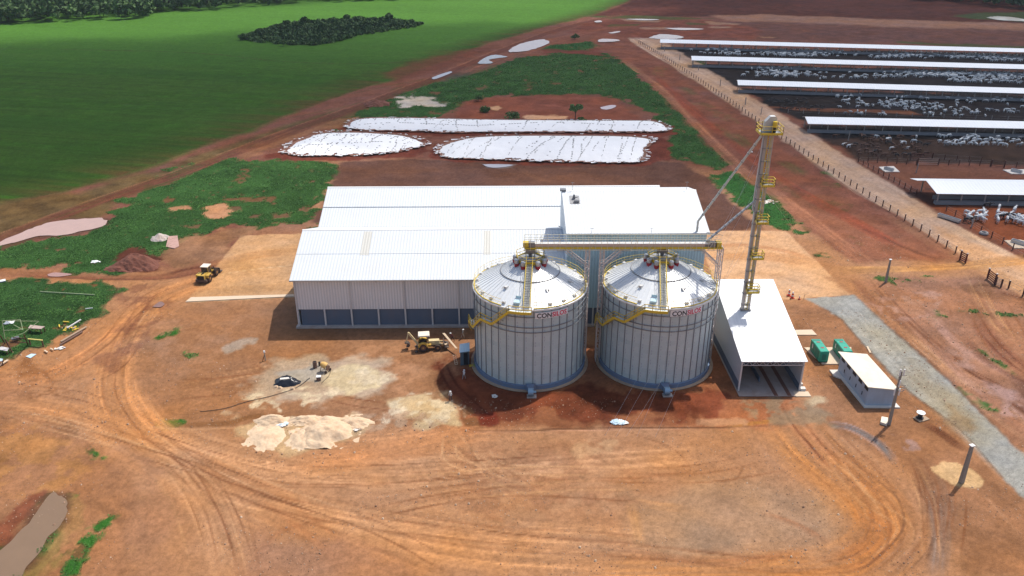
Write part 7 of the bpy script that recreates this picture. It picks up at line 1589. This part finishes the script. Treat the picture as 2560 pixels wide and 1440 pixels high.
wood([(760, 8), (900, 2), (1040, 0), (1100, -4), (1050, -40), (700, -40)], 400, 6, 10, 'thin line of woodland beyond the top of the green field', 2)
wood([(2290, 0), (2400, 6), (2480, 18), (2600, 26), (2800, 30), (2900, -30), (2300, -30)], 900, 7, 12, 'shaded woodland beyond the ploughed land', 3, (0, .5))
# rough grass: blades over the masked ground
cell = np.zeros((nr, nc)); cell[:-1, :-1] = (GX[:-1, 1:]-GX[:-1, :-1])*(rows[1:]-rows[:-1])[:, None]; cell = cell.ravel()
wgt = np.where((Y > 66) & (Y < 460) & (grassm > .35), cell*grassm, 0)
dens = np.where(Y < 200, 7.0, np.where(Y < 290, 2.4, .8)); wgt = wgt*dens; tot = wgt.sum(); NT = int(min(130000, tot*1.9)); print('tufts', NT, tot)
idx = rs.choice(len(P), NT, p=wgt/tot); c = P[idx]+(rs.random((NT, 2))-.5)*np.sqrt(cell[idx])[:, None]*1.2
sz = np.where(c[:, 1] < 110, .42, np.where(c[:, 1] < 200, .42, .5))*(.55+.9*fbm(c[:, 0]*.3, c[:, 1]*.3, 7, 3))
Vg, Fg, Tg = [], [], []
base_t = fbm(c[:, 0]*.18, c[:, 1]*.18, 55, 4)
for k in range(4):
    ang = rs.uniform(0, 6.28, NT); ln = rs.uniform(.2, .7, NT)*sz; w2 = rs.uniform(.025, .06, NT)*(1+c[:, 1]/200); h_ = sz*rs.uniform(.2, 1.0, NT)*.36
    dx, dy = np.cos(ang), np.sin(ang); b0_ = np.column_stack([c[:, 0]+dx*.1*sz, c[:, 1]+dy*.1*sz, np.full(NT, -.05)]); tp = b0_+np.column_stack([dx*ln, dy*ln, h_+.05]); sdv = np.column_stack([-dy*w2, dx*w2, np.zeros(NT)])
    V = np.stack([b0_-sdv, b0_+sdv, tp+sdv*.6, tp-sdv*.6], 1).reshape(-1, 3); Fg.append(np.arange(4*NT).reshape(NT, 4)+4*NT*k); Vg.append(V); Tg.append(np.repeat(np.clip(1.3*(base_t-.22)+rs.uniform(-.12, .35, NT), 0, 1), 4))
o = bulk('rough_grass', np.vstack(Vg), np.vstack(Fg), LEAF2, {'tone': np.concatenate(Tg)}); tag(o, 'rough green grass and weeds growing over the waste ground', 'grass', kind='stuff')

# loose clods and stones on the bare earth
ns = 15000; qx = rs.uniform(-95, 105, ns*2); qy = rs.uniform(66, 175, ns*2); gi = np.searchsorted(rows, qy).clip(1, nr-1); gj = np.abs(GX[gi]-qx[:, None]).argmin(1) if False else None
keep = (fbm(qx*.12, qy*.12, 77, 4) > .5) & ~((qx > -40) & (qx < 47) & (qy > 108) & (qy < 182)) & ~((qy > 138) & ((qx < -38) | ((qx > 44) & (qx < 68)))); qx, qy = qx[keep][:ns], qy[keep][:ns]; ns = len(qx); r_ = rs.uniform(.02, .065, ns)*(1+(rs.random(ns) > .96)*1.6)
base_ = np.array([(-1, -1, -.6), (1, -1, -.6), (1, 1, -.6), (-1, 1, -.6), (-.6, -.7, .7), (.7, -.5, .6), (.5, .7, .8), (-.7, .5, .5)]); V = np.stack([qx, qy, np.zeros(ns)], 1)[:, None]+base_[None]*r_[:, None, None]*rs.uniform(.7, 1.3, (ns, 8, 1)); F = np.array([(4, 5, 6, 7), (0, 1, 5, 4), (1, 2, 6, 5), (2, 3, 7, 6), (3, 0, 4, 7)])[None]+8*np.arange(ns)[:, None, None]
o = bulk('loose_clods', V.reshape(-1, 3), F.reshape(-1, 4), leaf_mat('clod_soil', (.19, .10, .06), (.46, .33, .23)), {'tone': np.repeat(rs.random(ns)**1.6, 8)}); tag(o, 'small clods and stones strewn over the bare earth', 'stones', kind='stuff')
# ============================================================ BUILDERS' CORNER AT THE LEFT EDGE
def P3(x, y, z=0.): return at(x, y, z)
# frame of thin pale bars on dark legs
fr = thing('bar_frame', 'tall skeleton frame of pale bars on dark leaning legs at the left edge', 'framework', tuple(at(15, 850)))
f0 = at(14, 850); f1 = at(71, 862); f2 = at(92, 815); hz_ = 3.2
def bars(lst, nm, mt, r=.07):
    for a, b_ in lst: mb = MB(); mb.bar(a, b_, r); part(fr, nm, mb, mt, world=True)
Y0 = at(30, 882).y; A1, A2, A3, A4 = onY(5, 802, Y0+1), onY(97, 803, Y0+5), onY(51, 799, Y0+4), onY(57, 824, Y0+2)
bars([(A1, A2), (A1, A3), (A3, A4), (onY(10, 826, Y0+1.5), A4), (onY(34, 812, Y0+3), A4), (A2, onY(60, 832, Y0+2.5)), (onY(60, 832, Y0+2.5), onY(36, 842, Y0+1.5)), (A1, onY(13, 850, Y0))], 'top_bar', M['greenbar'])
for (x, y, x2, y2) in ((13, 848, 31, 882), (60, 836, 70, 862), (0, 838, 12, 858)): a = onY(x, y, Y0); b_ = at(x2, y2); mb = MB(); mb.bar(a, b_, .16); part(fr, 'leg', mb, M['post'], world=True)
for (a, b_) in (((33, 844), (64, 846)), ((66, 857), (38, 856))): mb = MB(); mb.bar(at(*a, .8), at(*b_, .8), .12); part(fr, 'cross_rail', mb, M['post'], world=True)
def table(pxs, z, mt, label, name, cat, legs=True, th=.1):
    q = [at(x, y, z) for x, y in pxs]; c = sum(q, Vector((0, 0, 0)))/len(q); o = thing(name, label, cat, (c.x, c.y, 0))
    mb = MB(); mb.poly([(p.x, p.y) for p in q], z-th, z); part(o, 'top', mb, mt, world=True)
    if legs:
        for p in q: p2 = p.lerp(c, .12); mb = MB(); mb.bar((p2.x, p2.y, 0), (p2.x, p2.y, z-th), .12); part(o, 'leg', mb, M['post'], world=True)
table([(70, 820), (76, 812), (112, 816), (102, 822)], 1.1, mat('pinkish_board', (.40, .30, .26), .8, var=.2), 'plank-topped workbench with pinkish boards in the grass', 'workbench', 'workbench'); table([(69, 847.5), (70, 845.5), (107, 849), (106, 851)], 1.3, mat('yellow_formwork_beam', (.50, .42, .12), .6), 'long yellow beam resting on short legs', 'beam_trestle', 'trestle')
table([(-12, 872), (4, 866), (23, 870), (17, 877)], .9, M['greysteel'], 'low rusty trolley piled with pale bars at the left edge', 'site_trolley', 'trolley'); table([(64, 891), (78, 884), (91, 885), (76, 895)], .06, M['cyan'], 'pale blue patterned sheet lying at the edge of the grass', 'sheet', 'sheet', False, .05)
table([(-10, 904), (-4, 895), (7, 897), (5, 902)], .9, M['cyan'], 'pale blue box lid at the very left edge', 'box', 'box', True)
for (a, b_, mt, wd, l_, nm) in (((152, 854), (216, 817), 'timber', .35, 'upper of two long timber beams lying on the red earth by the grass', 'timber_beam'), ((150, 862), (206, 829), 'brown', .3, 'lower and darker of two long timber beams on the red earth', 'timber_beam'), ((168, 820), (202, 799), 'greysteel', .25, 'grey steel channel lying along the edge of the grass', 'steel_channel'), ((-4, 914), (20, 900), 'lumber', .4, 'wide pale plank at the left edge below the blue box', 'plank'),
                               ((111, 876), (119, 881), 'lumber', .22, 'first of two short pale boards leaning at the grass edge', 'board'), ((126, 871), (133, 875), 'lumber', .22, 'second of two short pale boards leaning at the grass edge, nearer the beams', 'board'), ((158, 804), (172, 805), 'yellow', .2, 'short yellow bar on the ground above the beams', 'bar'), ((148, 812), (149, 818), 'yellow', .2, 'short yellow bar standing on end in the grass', 'bar'), ((100, 729), (236, 737), 'greenbar', .12, 'long thin pale pipe lying over the lower grass patch', 'pipe'), ((0, 703), (14, 700), 'white', 1.0, 'white panel lying on the grass at the left edge', 'panel'), ((213, 772), (232, 770), 'white', .10, 'thin white frame rail in the lower grass patch', 'rail')):
    mb = MB(); mb.bar(at(*a, .25), at(*b_, .25), wd, .16); solo(nm, mb, M[mt], l_, nm.split('_')[-1])
rubbish((176, 822), 22, 1.6, [M['yellow'], M['timber']], 'scatter of small yellow offcuts beside the steel channel', 21, .35); rubbish((150, 872), 16, .8, [M['concw'], M['greysteel']], 'loose grey and white scraps below the timber beams', 22, .35); rubbish((24, 808), 10, 1.0, [M['white'], M['galv']], 'heap of pale green-white sheeting behind the bar frame', 23, .7)
for (x, y, l_) in ((40, 852, 'overturned wheelbarrow under the bar frame'),):
    b_ = at(x, y); o = thing('wheelbarrow', l_, 'wheelbarrow', tuple(b_), .5); mb = MB(); mb.box((0, 0, .45), (.9, .6, .35), taper=1.3); part(o, 'tray', mb, M['galvd']); mb = MB(); mb.tube((.6, -.06, .2), (.6, .06, .2), .2, n=12); part(o, 'wheel', mb, M['tyre'])
    for s_ in (-.25, .25): mb = MB(); mb.bar((.6, s_*.3, .2), (-.9, s_*1.3, .5), .05); part(o, 'handle', mb, M['timber'])
mb = MB(); q = wpoly([(415, 618), (421, 592), (444, 590), (448, 616), (436, 622)]); mb.poly([tuple(a) for a in q], -.1, .14); solo('broken_slab', mb, mat('pinkish_mud_slab', (.40, .24, .20), .8, var=.3, scale=1, bump=.05), 'pinkish slab of dried mud at the corner of the grass', 'slab')

# ============================================================ THE AIR OVER THE SITE
mb = MB(); mb.b2(-3000, 3000, -300, 4500, -3, 120)
hz = solo('haze', mb, M['white'], None, None, kind='stuff')
hm = bpy.data.materials.new('thin_air_haze'); hm.use_nodes = True; t = hm.node_tree; t.nodes.clear(); o_ = t.nodes.new('ShaderNodeOutputMaterial'); v_ = t.nodes.new('ShaderNodeVolumePrincipled')
v_.inputs['Color'].default_value = (.80, .88, 1, 1); v_.inputs['Density'].default_value = .00007; v_.inputs['Anisotropy'].default_value = .2; t.links.new(v_.outputs[0], o_.inputs['Volume'])
hz.data.materials.clear(); hz.data.materials.append(hm); SC.cycles.volume_bounces = 0
